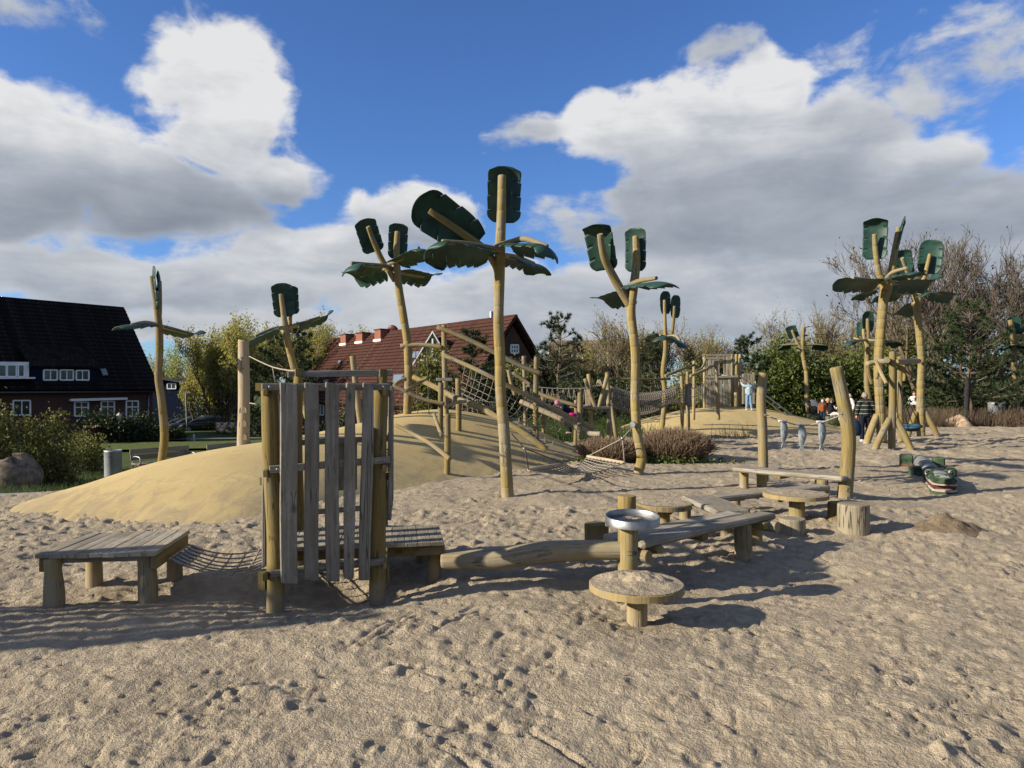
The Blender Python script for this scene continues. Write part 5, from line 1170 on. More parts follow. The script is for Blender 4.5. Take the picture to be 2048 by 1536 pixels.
# --- far plank tower with slide
ft = thing('plank_tower', 'far grey plank play tower with slide rail on top of the right mound', 'play tower', P(1460, 812, 29.5))
D = 29.2
for (x0, x1, y0, y1, n_, dd) in ((1411, 1463, 753, 814, 9, 0), (1466, 1478, 750, 812, 2, .15), (1484, 1510, 746, 808, 5, 1.3), (1446, 1468, 712, 750, 4, .1), (1408, 1440, 714, 750, 4, 1.4)):
    for k in range(n_):
        x = x0 + (x1 - x0) * (k + .5) / n_; w = M((x1 - x0) / n_ * .82, D)
        MB().board(P(x + random.uniform(-.5, .5), y1, D + dd), P(x + random.uniform(-.8, .8), y0 + random.uniform(-2, 2), D + dd), V(w, 0, 0), V(0, .03, 0)).build('slat', random.choice([W_DECK, W_GREY, W_DECK]), ft)
for x, dd in ((1409, .1), (1464, .1), (1473, 1.6), (1412, 1.6), (1480, .3)): log(ft, 'post', [(x, 818, D + dd, 3), (x, 760, D + dd, 3), (x, 708, D + dd, 2.8)], W_LOG if x != 1473 else W_YEL)
for (xa, xb, y, dd) in ((1405, 1462, 710, 0), (1405, 1470, 716, 1.5), (1408, 1476, 753, .05)): MB().board(P(xa, y + 1, D + dd - .1), P(xb, y, D + dd - .1), UP * .09, V(0, .05, 0)).build('rail', W_DECK, ft)
MB().board(P(1466, 754, D), P(1466, 754, D) + V(0, 1.6, .1), V(.1, 0, 0), UP * .08).build('rail', W_DECK, ft)
log(ft, 'post', [(1472, 815, D - .2, 4), (1472, 785, D - .2, 4)], W_YEL)
sl_ = [(1480, 752), (1520, 782), (1560, 812), (1583, 829)]
for dd in (-.35, .35): MB().tube([P(x, y, 28.9 + dd) for x, y in sl_], .03, 8, 2).build('slide_rail', STEEL, ft)
MB().loft([[P(x, y + 9, 28.6), P(x, y + 12, 28.9), P(x, y + 9, 29.2)] for x, y in sl_], closed=False, cap=False).build('slide_chute', STEEL, ft)
# --- swing set
sw = thing('swing_frame', 'yellow log swing frame with nest swing between the two palms on the right', 'swing', P(1785, 908, 19))
def slog(n_, pts, mat=YL): return log(sw, n_, [(a, b, d, r_ * .9) for a, b, d, r_ in pts], mat, 12, .025, 0, 3)
slog('post', [(1783, 925, 19.2, 8), (1783, 905, 19.2, 8), (1785, 800, 19.2, 7.6), (1785, 703, 19.2, 7.2)]); slog('post', [(1802, 895, 22, 7.5), (1801, 860, 22, 7), (1800, 780, 22, 6), (1800, 713, 22, 5)])
slog('strut', [(1779, 838, 19.2, 6.5), (1762, 872, 19.05, 7.2), (1742, 918, 18.9, 7.2)]); slog('strut', [(1792, 838, 19.2, 6.5), (1808, 868, 19.05, 7.2), (1829, 916, 18.9, 7.2)]); slog('strut', [(1796, 826, 22, 5), (1790, 850, 22, 5)])
slog('beam', [(1774, 720, 18.8, 7), (1774, 722, 20, 6.5), (1778, 724, 22.3, 6)], LG); slog('beam', [(1734, 728, 20, 6), (1755, 724, 20, 6.2), (1785, 722, 19.8, 6)], LG); slog('beam', [(1792, 724, 19.6, 6), (1815, 723, 21.5, 5.5), (1838, 722, 24.2, 5)], LG)
for pts in ([(1752, 722, 19.4, 4), (1762, 745, 19.2, 4), (1773, 767, 19, 4)], [(1735, 729, 20, 4.5), (1738, 748, 20, 4.2), (1744, 768, 20, 3.8)], [(1808, 730, 20.8, 4), (1809, 748, 20.8, 3.8), (1808, 762, 20.8, 3.4)], [(1817, 728, 21.5, 3.5), (1823, 745, 21.5, 3.2), (1830, 760, 21.5, 2.8)], [(1756, 745, 20.4, 4.2), (1753, 758, 20.4, 4)]): slog('decor_log', pts)
ns = P(1818, 853, 20.6)
rim = [ns + V(.26 * math.cos(6.28318 * k / 24) * 1.0, .42 * math.sin(6.28318 * k / 24), .03 * math.cos(6.28318 * k / 24)) for k in range(25)]
MB().tube(rim, .045, 8, 1, capr=0).build('nest_rim', plain('teal_rope', (.012, .05, .075), .7), sw); MB().disc(ns + UP * -.08, UP, .3, .1, 20, .4).build('nest_net', BLACK, sw)
for q in (rim[2], rim[10], rim[15], rim[22]): MB().tube([P(1797, 764, 20.3), q], .013, 5, capr=0).build('rope', BLACK, sw)
for x0, x1 in ((1756, 1763), (1764, 1769)): MB().tube([P(x0, 745, 20), P(x1, 884, 20)], .009, 5, capr=0).build('chain', STEEL_D, sw)
MB().board(P(1762, 884, 20), P(1772, 884, 20), V(0, .2, 0), UP * .035).build('swing_seat', BLACK, sw)
MB().disc(P(1786, 898, 19.05), V(0, -1, 0), .03, .03, 10).build('badge', STEEL, sw)
# --- carved pole and its rope on the left of the mound
D = 13.7
cp = thing('carved_pole', 'thick pale pole with carved foot notches standing on the mound left of the slatted tower', 'climbing pole', P(488, 902, D))
mb = MB(); mb.tube([P(486, 925, D), P(486, 905, D), P(488, 800, D), P(487, 690, D), P(487, 686, D)], [M(12.3, D), M(12.2, D), M(11.3, D), M(10.4, D), M(10.2, D)], 20, 5, .02, capr=.1); mb.build('trunk', W_PALE, cp)
for k, y in enumerate((826, 853, 880)):
    p = P(486, y, D - .098)
    MB().prism([p + V(-.075, -.012, 0), p + V(.075, -.012, 0), p + V(.07, -.012, .075), p + V(.035, -.008, .12), p + V(-.035, -.008, .12), p + V(-.07, -.012, .075)], V(0, .06, 0)).build('foot_notch', W_LOG, cp)
mb = MB()
for (a_, b_) in (((482, 714), (482, 740)), ((479, 716), (486, 714)), ((479, 742), (488, 736))): mb.tube([P(*a_, D - .11), P(*b_, D - .11)], .006, 5, capr=0)
mb.build('handle', STEEL_D, cp)
MB().tube([P(497, 712, D - .02), P(545, 734, 12.0), P(600, 744, 9), P(612, 747, 6.9)], .012, 6, 4, capr=0).build('rope', ROPE, cp); MB().tube([P(545, 734, 12), P(550, 762, 12)], .010, 6, capr=0).build('rope', ROPE, cp); MB().tube([P(498, 806, D), P(512, 808, 13)], .012, 6, capr=0).build('rope', ROPE, cp)
# ------------------------------------------------------------------ vegetation builders
def seg_mesh(name, segs, mat, parent=None, k=3, tint=None, kind=None):
    s_ = np.asarray(segs, dtype=float); p0, p1, r0, r1 = s_[:, 0:3], s_[:, 3:6], s_[:, 6], s_[:, 7]
    d = p1 - p0; d /= np.maximum(np.linalg.norm(d, axis=1, keepdims=True), 1e-9)
    h = np.where(np.abs(d[:, 2:3]) < .9, np.array([[0, 0, 1.]]), np.array([[1., 0, 0]])); u = np.cross(d, h); u /= np.linalg.norm(u, axis=1, keepdims=True); w = np.cross(d, u)
    n = len(s_); V_ = np.zeros((n, 2, k, 3))
    for j in range(k):
        a = 6.28318 * j / k; o_ = u * math.cos(a) + w * math.sin(a)
        V_[:, 0, j] = p0 + o_ * r0[:, None]; V_[:, 1, j] = p1 + o_ * r1[:, None]
    base = np.arange(n)[:, None] * 2 * k; F_ = []
    for j in range(k): j2 = (j + 1) % k; F_.append(np.concatenate([base + j, base + j2, base + k + j2, base + k + j], 1))
    F_ = np.stack(F_, 1).reshape(-1, 4)
    tt = None if tint is None else np.repeat(tint, k)
    return np_mesh(name, V_.reshape(-1, 3), F_, mat, parent, True, tt, kind)
def card_mesh(name, c, size, mat, parent=None, elong=1.5, upb=0.0, rs=None, kind=None, dirs=None):
    rs = rs or rng; c = np.asarray(c); n = len(c)
    a = rs.normal(size=(n, 3)) if dirs is None else dirs + .5 * rs.normal(size=(n, 3)); a[:, 2] += upb; a /= np.linalg.norm(a, axis=1, keepdims=True)
    b = np.cross(a, rs.normal(size=(n, 3))); b /= np.maximum(np.linalg.norm(b, axis=1, keepdims=True), 1e-6)
    sz = size * (.6 + .8 * rs.random(n))[:, None]; A = a * sz * elong * .5; B = b * sz * .5
    V_ = np.stack([c - A, c + B * .9, c + A, c - B * .9], 1).reshape(-1, 3); F_ = np.arange(n * 4).reshape(n, 4)
    return np_mesh(name, V_, F_, mat, parent, False, rs.random(n), kind)
def grow(rs, base, h, r0, levels, nch, spread, up, lenf=.62, first=.35, d0=(0, 0, 1), gnarl=.16):
    segs = []; tips = []
    def rec(p, d, L, r_, lv):
        n = 4 if lv < 2 else 3; pts = [p]; dd = d
        for i in range(n):
            dd = dd + rs.normal(size=3) * gnarl + np.array([0, 0, up * .25]); dd /= np.linalg.norm(dd); q = pts[-1] + dd * (L / n)
            ra, rb_ = r_ * (1 - .55 * i / n), r_ * (1 - .55 * (i + 1) / n); segs.append((*pts[-1], *q, ra, rb_)); pts.append(q)
        if lv >= levels: tips.append(pts[-1]); tips.append(pts[-2]); return
        m = nch if lv else nch + 3
        for k in range(m):
            t = first + (1 - first) * (k + rs.random()) / m if lv == 0 else .25 + .75 * (k + rs.random()) / m
            q = t * n; i = min(int(q), n - 1); p_ = pts[i] + (pts[i + 1] - pts[i]) * (q - i)
            ax = rs.normal(size=3); ax -= dd * ax.dot(dd); ax /= np.linalg.norm(ax)
            nd = dd * math.cos(spread) + ax * math.sin(spread) + np.array([0, 0, up]); nd /= np.linalg.norm(nd)
            rec(p_, nd, L * lenf * (1.15 - .45 * t if lv == 0 else 1) * (.75 + .5 * rs.random()), r_ * (1 - .5 * t) * .62, lv + 1)
    d0 = np.array(d0, float); rec(np.array(base, float), d0 / np.linalg.norm(d0), h, r0, 0)
    return np.array(segs), np.array(tips)
def bare_tree(label, px, D, ztop, seed, stems=1, levels=4, nch=4, spread=.6, up=.12, r0=.16, mat=BARKL, leafmat=None, nleaf=0, lsize=.08, group='bare spring trees behind the playground', base_w=.5, name='bare_tree', lenf=.62, minr=.006, cat='tree'):
    rs = np.random.default_rng(seed); x = (px - 1024) / F * D; zb = float(gz(x, D)); H = ztop - zb
    t = thing(name, label, cat, (x, D, zb), group); S = []; Tp = []
    for k in range(stems):
        a = rs.random() * 6.28; b = rs.random() * base_w if stems > 1 else 0
        lean = .0 if stems == 1 else .35
        s_, tp = grow(rs, (x + b * math.cos(a), D + b * math.sin(a), zb - .2), H * (.62 if stems == 1 else .58) * (.8 + .3 * rs.random()), r0 / math.sqrt(stems), levels, nch, spread, up, lenf, .3, (math.cos(a) * lean, math.sin(a) * lean, 1))
        S.append(s_); Tp.append(tp)
    SL = S; S = np.concatenate(S); Tp = np.concatenate(Tp); hi = max(S[:, 2].max(), S[:, 5].max()); sc = H / (hi - zb)
    for cc in (2, 5): S[:, cc] = zb + (S[:, cc] - zb) * sc
    Tp[:, 2] = zb + (Tp[:, 2] - zb) * sc; S[:, 6:8] = np.maximum(S[:, 6:8], minr)
    thick = S[:, 6] > .03
    lens = np.concatenate([np.full(len(a_), k) for k, a_ in enumerate(SL)]); 
    for k in range(stems):
        m_ = thick & (lens == k)
        if m_.any(): seg_mesh('trunk', S[m_], BARK, t, 6)
    seg_mesh('twigs', S[~thick], mat, t, 3)
    if leafmat is not None and nleaf:
        idx_ = rs.integers(0, len(Tp), nleaf); c = Tp[idx_] + rs.normal(size=(nleaf, 3)) * np.array([.13, .13, .34]); card_mesh('crown', c, lsize, leafmat, t, 2.2, 1.0, rs)
    return t
def pine(label, px, D, ztop, Rw, seed, dens=1.0, zb=None, group='dark pines round the playground', low=.18, top_sharp=1.0, nw=.018, nl=.15):
    rs = np.random.default_rng(seed); x = (px - 1024) / F * D; zb = float(gz(x, D)) if zb is None else zb; H = ztop - zb
    t = thing('pine_tree', label, 'pine', (x, D, zb), group); segs = []; tc_, td = [], []
    tp = [np.array((x + .04 * H * math.sin(k * 1.3) * .3, D, zb + H * k / 8)) for k in range(9)]
    for k in range(8): segs.append((*tp[k], *tp[k + 1], .028 * H * (1 - k / 9.5) * .6, .028 * H * (1 - (k + 1) / 9.5) * .6))
    nwh = int(9 + H * 1.1)
    for k in range(nwh):
        f = low + (1 - low) * (k + .3 * rs.random()) / nwh; L = Rw * (1 - f) ** (.75 * top_sharp) * (.75 + .5 * rs.random()) + .12
        q = f * 8; i = min(int(q), 7); p = tp[i] + (tp[i + 1] - tp[i]) * (q - i)
        for m in range(int(5 + 2 * rs.random())):
            a = 6.28 * rs.random(); LL = L * (.65 + .5 * rs.random()); e = .05 + .5 * f + .15 * rs.normal(); d = np.array((math.cos(a) * math.cos(e), math.sin(a) * math.cos(e), math.sin(e)))
            pp = p.copy(); n_ = max(3, int(LL / .22))
            for s_ in range(n_):
                d2 = d + np.array((0, 0, .35 * (s_ / n_) ** 2)) + rs.normal(size=3) * .13; d2 /= np.linalg.norm(d2); q2 = pp + d2 * (LL / n_)
                segs.append((*pp, *q2, .012 + .02 * (1 - s_ / n_) * LL / 2, .010 + .02 * (1 - (s_ + 1) / n_) * LL / 2))
                if s_ / n_ > .25:
                    for _ in range(2):
                        sd_ = d2 + rs.normal(size=3) * .75; sd_ /= np.linalg.norm(sd_); e_ = q2 + sd_ * .17 * rs.random(); tc_.append(e_); td.append(sd_ * .8 + np.array((0, 0, .45)))
                pp = q2
            tc_.append(pp); td.append(d)
    seg_mesh('trunk', segs, BARK, t, 5)
    tc_ = np.array(tc_); td = np.array(td); per = int(34 * dens); n = len(tc_) * per
    c = np.repeat(tc_, per, 0); d = np.repeat(td, per, 0) + rs.normal(size=(n, 3)) * .62; d /= np.linalg.norm(d, axis=1, keepdims=True)
    b = np.cross(d, rs.normal(size=(n, 3))); b /= np.linalg.norm(b, axis=1, keepdims=True); ll = nl * (.7 + .6 * rs.random(n))[:, None]
    V_ = np.stack([c - b * nw * .5, c + b * nw * .5, c + d * ll], 1).reshape(-1, 3)
    np_mesh('crown', V_, np.arange(n * 3).reshape(n, 3), L_PINE, t, False, np.repeat(rs.random(len(tc_)), per) * .7 + .3 * rs.random(n)); return t
def bush(label, c, rx, ry, h, n, mat, lsize, seed, name='bush', group=None, stems=60, clumps=40, elong=1.6, upb=.3, cat='bush', stemmat=None, kind=None, spike=0):
    rs = np.random.default_rng(seed); t = thing(name, label, cat, c, group)
    cl_ = rs.normal(size=(clumps, 3)); cl_ /= np.linalg.norm(cl_, axis=1, keepdims=True); cl_ *= (rs.random((clumps, 1)) ** .4); cl_[:, 2] = np.abs(cl_[:, 2])
    cl_ *= (.8 + .35 * rs.random((clumps, 1)))
    ctr = np.array(c) + cl_ * np.array((rx, ry, h)); idx_ = rs.integers(0, clumps, n); sg = .24 * min(rx, h)
    pts = ctr[idx_] + rs.normal(size=(n, 3)) * np.array((sg, sg, sg * (.8 + spike)))
    pts[:, 2] = np.maximum(pts[:, 2], c[2] + .02)
    sg_ = []
    for k in range(stems):
        e = ctr[rs.integers(0, clumps)] + rs.normal(size=3) * .1; b = np.array((c[0] + rs.normal() * rx * .35, c[1] + rs.normal() * ry * .35, c[2] - .1)); m = (b + e) / 2 + rs.normal(size=3) * .1 * h
        sg_ += [(*b, *m, .014, .010), (*m, *e, .010, .004)]
    seg_mesh('stems', sg_, stemmat or BARKL, t, 3); card_mesh('foliage', pts, lsize, mat, t, elong, upb, rs); return t
# ------------------------------------------------------------------ buildings
class Plane:
    def __init__(s, p, n): s.p = Vector(p); s.n = Vector(n).normalized()
    def at(s, px, py):
        r_ = ray(px, py); c = V(0, 0, CAMH); return c + r_ * ((s.p - c).dot(s.n) / r_.dot(s.n))
def quad_part(parent, name, pts, th, nrm, mat):
    nrm = Vector(nrm).normalized(); return MB().prism([Vector(p) - nrm * th for p in pts], nrm * th).build(name, mat, parent)
def window(parent, pl, x0, y0, x1, y1, out, bars=1, trans=0, name='window', glass=GLASS, fr=.09):
    # frame, panes and bars on a wall plane
    a, b, c, d = [pl.at(*q) for q in ((x0, y1), (x1, y1), (x1, y0), (x0, y0))]; ex = (b - a); ez = (d - a); o = out.normalized()
    w = MB()
    for p, q in ((a, b), (d, c)): w.board(p + o * .03, q + o * .03, ez.normalized() * fr, o * .07, ch=.005, n=1)
    for p, q in ((a, d), (b, c)): w.board(p + o * .03, q + o * .03, ex.normalized() * fr, o * .072, ch=.005, n=1)
    for k in range(bars): m = a + ex * ((k + 1) / (bars + 1)); w.board(m + o * .025, m + ez + o * .025, ex.normalized() * fr * .7, o * .05, ch=.004, n=1)
    if trans: m = a + ez * trans; w.board(m + o * .026, m + ex + o * .026, ez.normalized() * fr * .8, o * .055, ch=.004, n=1)
    wo_ = w.build(name, WHITE, parent)
    MB().prism([a + o * .004, b + o * .004, c + o * .004, d + o * .004], o * .012).build('pane', glass, wo_); return wo_
# dark house on the left
th_ = R(52.7); hd_ = V(math.cos(th_), math.sin(th_), 0); hn_ = V(math.sin(th_), -math.cos(th_), 0); C0 = V(-25.3, 50, 0); zg = -1.9; zgut = 1.66; zr = 7.45; LEN = 24.0; HW = 5.0
hs = thing('dark_roofed_house', 'brick house with a huge black tiled roof and white windows at the left edge', 'house', (C0.x - 8, C0.y - 8, zg))
B0 = C0 - hd_ * LEN; K0 = C0 - hn_ * HW * 2; 
def hz(p, z): return V(p.x, p.y, z)
MB().prism([hz(C0, zg), hz(B0, zg), hz(B0, zgut), hz(C0, zgut)], -hn_ * HW * 2).build('wall', BRICK, hs)
gp = [hz(C0, zgut + .003) - hd_ * .01, hz(C0 - hn_ * HW * 2, zgut + .003) - hd_ * .01, hz(C0 - hn_ * HW, zr - .2) - hd_ * .01]; MB().prism(gp, -hd_ * .3).build('gable', BRICK, hs)
rp0 = C0 + hn_ * .45 + hd_ * .25; rl0 = B0 + hn_ * .45 - hd_ * .2; rr0 = C0 - hn_ * HW + hd_ * .25; rlr = B0 - hn_ * HW - hd_ * .2
slope = (zr - zgut) / HW; ze = zgut - .45 * slope + .25
roofn = (hn_ * slope + UP).normalized()
rf = MB().prism([hz(rp0, ze), hz(rl0, ze), hz(rlr, zr), hz(rr0, zr)], roofn * .16).build('roof', TILE_DARK, hs)
bk = C0 - hn_ * (HW * 2 + .45) + hd_ * .25; bkl = B0 - hn_ * (HW * 2 + .45) - hd_ * .2
MB().prism([hz(bk, ze), hz(bkl, ze), hz(rlr, zr), hz(rr0, zr)], (-hn_ * slope + UP).normalized() * .155).build('roof', TILE_DARK, hs)
MB().tube([hz(rr0, zr + .12), hz(rlr, zr + .12)], .13, 8, capr=.1).build('ridge', TILE_DARK, rf)
MB().tube([hz(rp0, ze - .02) + hn_ * .08, hz(rl0, ze - .02) + hn_ * .08], .07, 8, capr=0).build('gutter', STEEL_D, rf)
def courses(parent, a, b, c, d, nrm, mat, n):            # overlapping rows of tiles from eave a-b to ridge d-c
    for k in range(n):
        t0, t1 = k / n, (k + 1.12) / n if k < n - 1 else 1; p0, p1 = a.lerp(d, t0), b.lerp(c, t0); q0, q1 = a.lerp(d, t1), b.lerp(c, t1)
        MB().prism([p0 + nrm * .05, p1 + nrm * .05, q1 + nrm * .004, q0 + nrm * .004], nrm * .022).build('tile_course', mat, parent)
courses(rf, hz(rp0, ze) + roofn * .16, hz(rl0, ze) + roofn * .16, hz(rlr, zr) + roofn * .16, hz(rr0, zr) + roofn * .16, roofn, TILE_DARK, 22)
wallp = Plane(hz(C0, 0) + hn_ * .01, hn_); pitch_n = roofn; roofp = Plane(hz(rp0, ze) + roofn * .225, roofn)
for (x0, x1, y0, y1) in ((252, 276, 802, 833), (202, 228, 803, 831), (149, 176, 804, 832)): window(hs, wallp, x0, y0, x1, y1, hn_, 1, .62)
window(hs, wallp, 26, 801, 60, 830, hn_, 1, 0)
aw = [wallp.at(136, 800), wallp.at(249, 797)]; MB().board(aw[0] + hn_ * .3, aw[1] + hn_ * .3, UP * .16, hn_ * .3, n=1).build('awning', WHITE, hs)
dp = wallp.at(296, 790); MB().tube([hz(dp, zg) + hn_ * .08, hz(dp, ze - .1) + hn_ * .08], .05, 8, capr=0).build('downpipe', STEEL, hs)
# dormer strip
dorp = Plane(hz(C0, 0) + hn_ * .12, hn_)
dm = MB(); q = [dorp.at(62, 766), dorp.at(197, 764), dorp.at(190, 737), dorp.at(62, 736)]; dm.prism(q, -hn_ * 3.0); dorm = dm.build('dormer', SHED, hs)
e0, e1 = dorp.at(58, 735) + hn_ * .3, dorp.at(201, 736) + hn_ * .3; MB().prism([e0, e1, e1 - hn_ * 3.4 + UP * 1.9 - hd_ * .6, e0 - hn_ * 3.4 + UP * 1.9], UP * .12).build('dormer_roof', TILE_DARK, dorm)
for (x0, x1, y0, y1) in ((87, 114, 740, 760), (120, 146, 740, 760), (152, 177, 741, 760)): window(dorm, dorp, x0, y0, x1, y1, hn_, 1, 0)
bq = [dorp.at(-120, 756), dorp.at(58, 756), dorp.at(58, 724), dorp.at(-120, 722)]; MB().prism(bq, -hn_ * 2.5).build('loggia', WHITE, hs)
for (x0, x1) in ((-60, -20), (-16, 12), (14, 32), (36, 48)): window(hs, dorp, x0, 730, x1, 753, hn_, 0, 0, fr=.07)
MB().board(dorp.at(-120, 757) + hn_ * .3, dorp.at(64, 756) + hn_ * .3, UP * .1, hn_ * .5, n=1).build('sill', WHITE, hs)
sk = [roofp.at(*q) for q in ((205, 752), (216, 751), (211, 738), (200, 739))]; MB().prism(sk, roofn * .06).build('skylight', STEEL, hs); sk2 = [roofp.at(*q) + roofn * .062 for q in ((205.5, 751), (214.5, 750), (210, 739.5), (201, 740))]; MB().prism(sk2, roofn * .01).build('pane', plain('sky_glass', (.22, .26, .30), .1), hs)
# red roofed house
D1, D0 = 44.0, 66.0; zr2 = P(1026, 637, D1).z; R1 = P(1026, 637, D1); R0_ = P(657, 683, D0); R0_.z = zr2; R1.z = zr2
rdv = (R0_ - R1); rdv.z = 0; RL = rdv.length; rdv.normalize(); rn_ = V(rdv.y, -rdv.x, 0); rn_ = rn_ if rn_.y < 0 else -rn_
W2 = 4.4; slope2 = 1.28; ze2 = zr2 - W2 * slope2; zg2 = -1.8
rh = thing('red_roofed_house', 'long brick house with a red tiled roof, three chimneys and a dish', 'house', (R1.x, R1.y, zg2))
a1, a0 = R1 + rn_ * W2, R0_ + rn_ * W2; b1, b0 = R1 - rn_ * W2, R0_ - rn_ * W2
i1 = -rn_ * .35
MB().prism([hz(a1 + i1, zg2), hz(a0 + i1, zg2), hz(a0 + i1, ze2), hz(a1 + i1, ze2)], -rn_ * (2 * W2 - .7)).build('wall', BRICK, rh)
for e, sgn in ((R1, 1), (R0_, -1)): MB().prism([hz(e + rn_ * (W2 - .35), ze2 + .003) + rdv * (.02 * sgn), hz(e - rn_ * (W2 - .35), ze2 + .003) + rdv * (.02 * sgn), hz(e, zr2 - .45) + rdv * (.02 * sgn)], rdv * (.3 * sgn)).build('gable', BRICK, rh)
ex = rdv * .35
r2n = (rn_ * slope2 + UP).normalized(); r2b = (-rn_ * slope2 + UP).normalized()
r2 = MB().prism([hz(a1 - ex, ze2), hz(a0 + ex, ze2), hz(R0_ + ex, zr2), hz(R1 - ex, zr2)], r2n * .15).build('roof', TILE_RED, rh)
MB().prism([hz(b1 - ex, ze2), hz(b0 + ex, ze2), hz(R0_ + ex, zr2), hz(R1 - ex, zr2)], r2b * .148).build('roof', TILE_RED, rh)
MB().tube([hz(R1 - ex, zr2 + .12), hz(R0_ + ex, zr2 + .12)], .12, 8, capr=.1).build('ridge', TILE_RED, r2)
courses(r2, hz(a1 - ex, ze2) + r2n * .15, hz(a0 + ex, ze2) + r2n * .15, hz(R0_ + ex, zr2) + r2n * .15, hz(R1 - ex, zr2) + r2n * .15, r2n, TILE_RED, 22)
rp2 = Plane(hz(a1, ze2) + r2n * .215, r2n)
def chimney(px, py_base, wpx, hpx):
    c = rp2.at(px, py_base); Dm = c.y; w = M(wpx, Dm) / 2; h = M(hpx, Dm); ch = MB(); ch.box(c + UP * (h / 2 - .5) - rn_ * .35, rdv * w, rn_ * .4, UP * (h / 2 + .5)); o = ch.build('chimney', BRICK2, rh)
    MB().box(c + UP * (.05) - rn_ * .30, rdv * (w + .12), rn_ * .42, UP * .09).build('flashing', WHITE, o); MB().box(c + UP * h - rn_ * .35, rdv * (w + .05), rn_ * .45, UP * .05).build('cap', BRICK, o)
chimney(687, 690, 24, 21); chimney(719, 686, 28, 20); chimney(756, 682, 26, 23)
ds = P(786, 661, 58); MB().dome(ds, V(.2, .8, .35), .48, -.16, 18).build('satellite_dish', plain('dish_red', (.10, .02, .02), .5), rh); MB().tube([ds + V(0, 0, -1.2), ds], .04, 6).build('dish_mast', STEEL, rh)
fl_ = P(983, 655, D1 + 2); MB().tube([fl_ + UP * -1, P(983, 623, D1 + 2)], .13, 10).build('stove_pipe', STEEL, rh); MB().box(P(987, 640, D1 + 2.1), V(.12, 0, 0), V(0, .2, 0), V(0, 0, .35)).build('vent_box', STEEL_D, rh)
def skyl(q): a = [rp2.at(*z) for z in q]; o = MB().prism(a, r2n * .08).build('skylight', STEEL_D, rh); c = sum(a, V(0, 0, 0)) / 4; MB().prism([c + (p - c) * .84 + r2n * .082 for p in a], r2n * .012).build('pane', plain('sky_glass2', (.14, .17, .20), .1), o)
skyl(((675, 728), (681, 728), (684, 722), (678, 722))); skyl(((822, 719), (834, 717), (842, 703), (829, 704))); skyl(((786, 768), (800, 765), (812, 749), (788, 750))); skyl(((646, 767), (656, 766), (660, 760), (650, 761)))
# white gabled dormer
gd = rp2.at(868, 715); gq = [gd + V(-.9, -.8, -1.6), gd + V(.9, -.8, -1.6), gd + V(.9, -.8, .1), gd + V(0, -.8, 1.6), gd + V(-.9, -.8, .1)]; dg = MB().prism(gq, V(0, 2.4, 0)).build('dormer', plain('dormer_infill', (.12, .13, .06), .8), rh)
for i, j in ((3, 4), (3, 2)): MB().board(gq[i] + V(0, -.06, .05), gq[j] + (gq[j] - gq[i]) * .5 + V(0, -.06, .05), V(0, .2, 0), UP * .14, n=1).build('bargeboard', WHITE, dg)
for x0, x1, z0, z1 in ((-.8, .8, -.2, -.2), (0, 0, -1.5, 1.2)): MB().board(gd + V(x0, -.86, z0), gd + V(x1, -.86, z1), V(0, .1, 0), (UP if z0 == z1 else V(1, 0, 0)) * .1, n=1).build('bar', WHITE, dg)
gpl = Plane(R1 - rdv * .01, -rdv); window(rh, gpl, 1021, 690, 1036, 706, -rdv, 2, .5)
wl2 = Plane(hz(a1 + i1, 0) + rn_ * .01, rn_); window(rh, wl2, 636, 797, 648, 830, rn_, 1, .6)
# navy shed
sh = thing('navy_shed', 'navy blue boarded shed with a shallow roof behind the leftmost palm', 'shed', P(370, 800, 72))
Ds = 72; q = [P(290, 880, Ds), P(436, 880, Ds), P(436, 779, Ds), P(312, 757, Ds), P(290, 757, Ds)]; MB().prism(q, V(0, 10, 0)).build('wall', SHED, sh)
MB().prism([P(286, 753, Ds - .5), P(312, 753.5, Ds - .5), P(443, 777, Ds - .5), P(443, 780, Ds - .5), P(312, 757, Ds - .5), P(286, 757, Ds - .5)], V(0, 11, 0)).build('roof', plain('shed_roof', (.03, .033, .04), .7), sh)
window(sh, Plane(P(350, 770, Ds - .05), V(0, -1, 0)), 335, 767, 352, 777.5, V(0, -1, 0), 1)
# flat building behind the bare bushes
fb = thing('low_brown_building', 'low brown roofed building with pale slatted front behind the bare bushes', 'building', P(1200, 800, 70))
MB().prism([P(1100, 800, 70), P(1330, 800, 70), P(1330, 700, 70), P(1100, 700, 70)], V(0, 8, 0)).build('wall', plain('pale_wall', (.40, .36, .32), .9, 0, .2, 2, .3), fb)
MB().prism([P(1090, 701, 69.5), P(1340, 701, 69.5), P(1315, 682, 74), P(1105, 682, 74)], V(0, 2, .2)).build('roof', plain('brown_roof', (.15, .10, .075), .9, 0, .2, 1, .3), fb)
for k in range(22): MB().board(P(1104 + k * 10.3, 735, 69.8), P(1104 + k * 10.3, 703, 69.8), V(.22, 0, 0), V(0, .06, 0), n=1).build('slat', WHITE, fb)
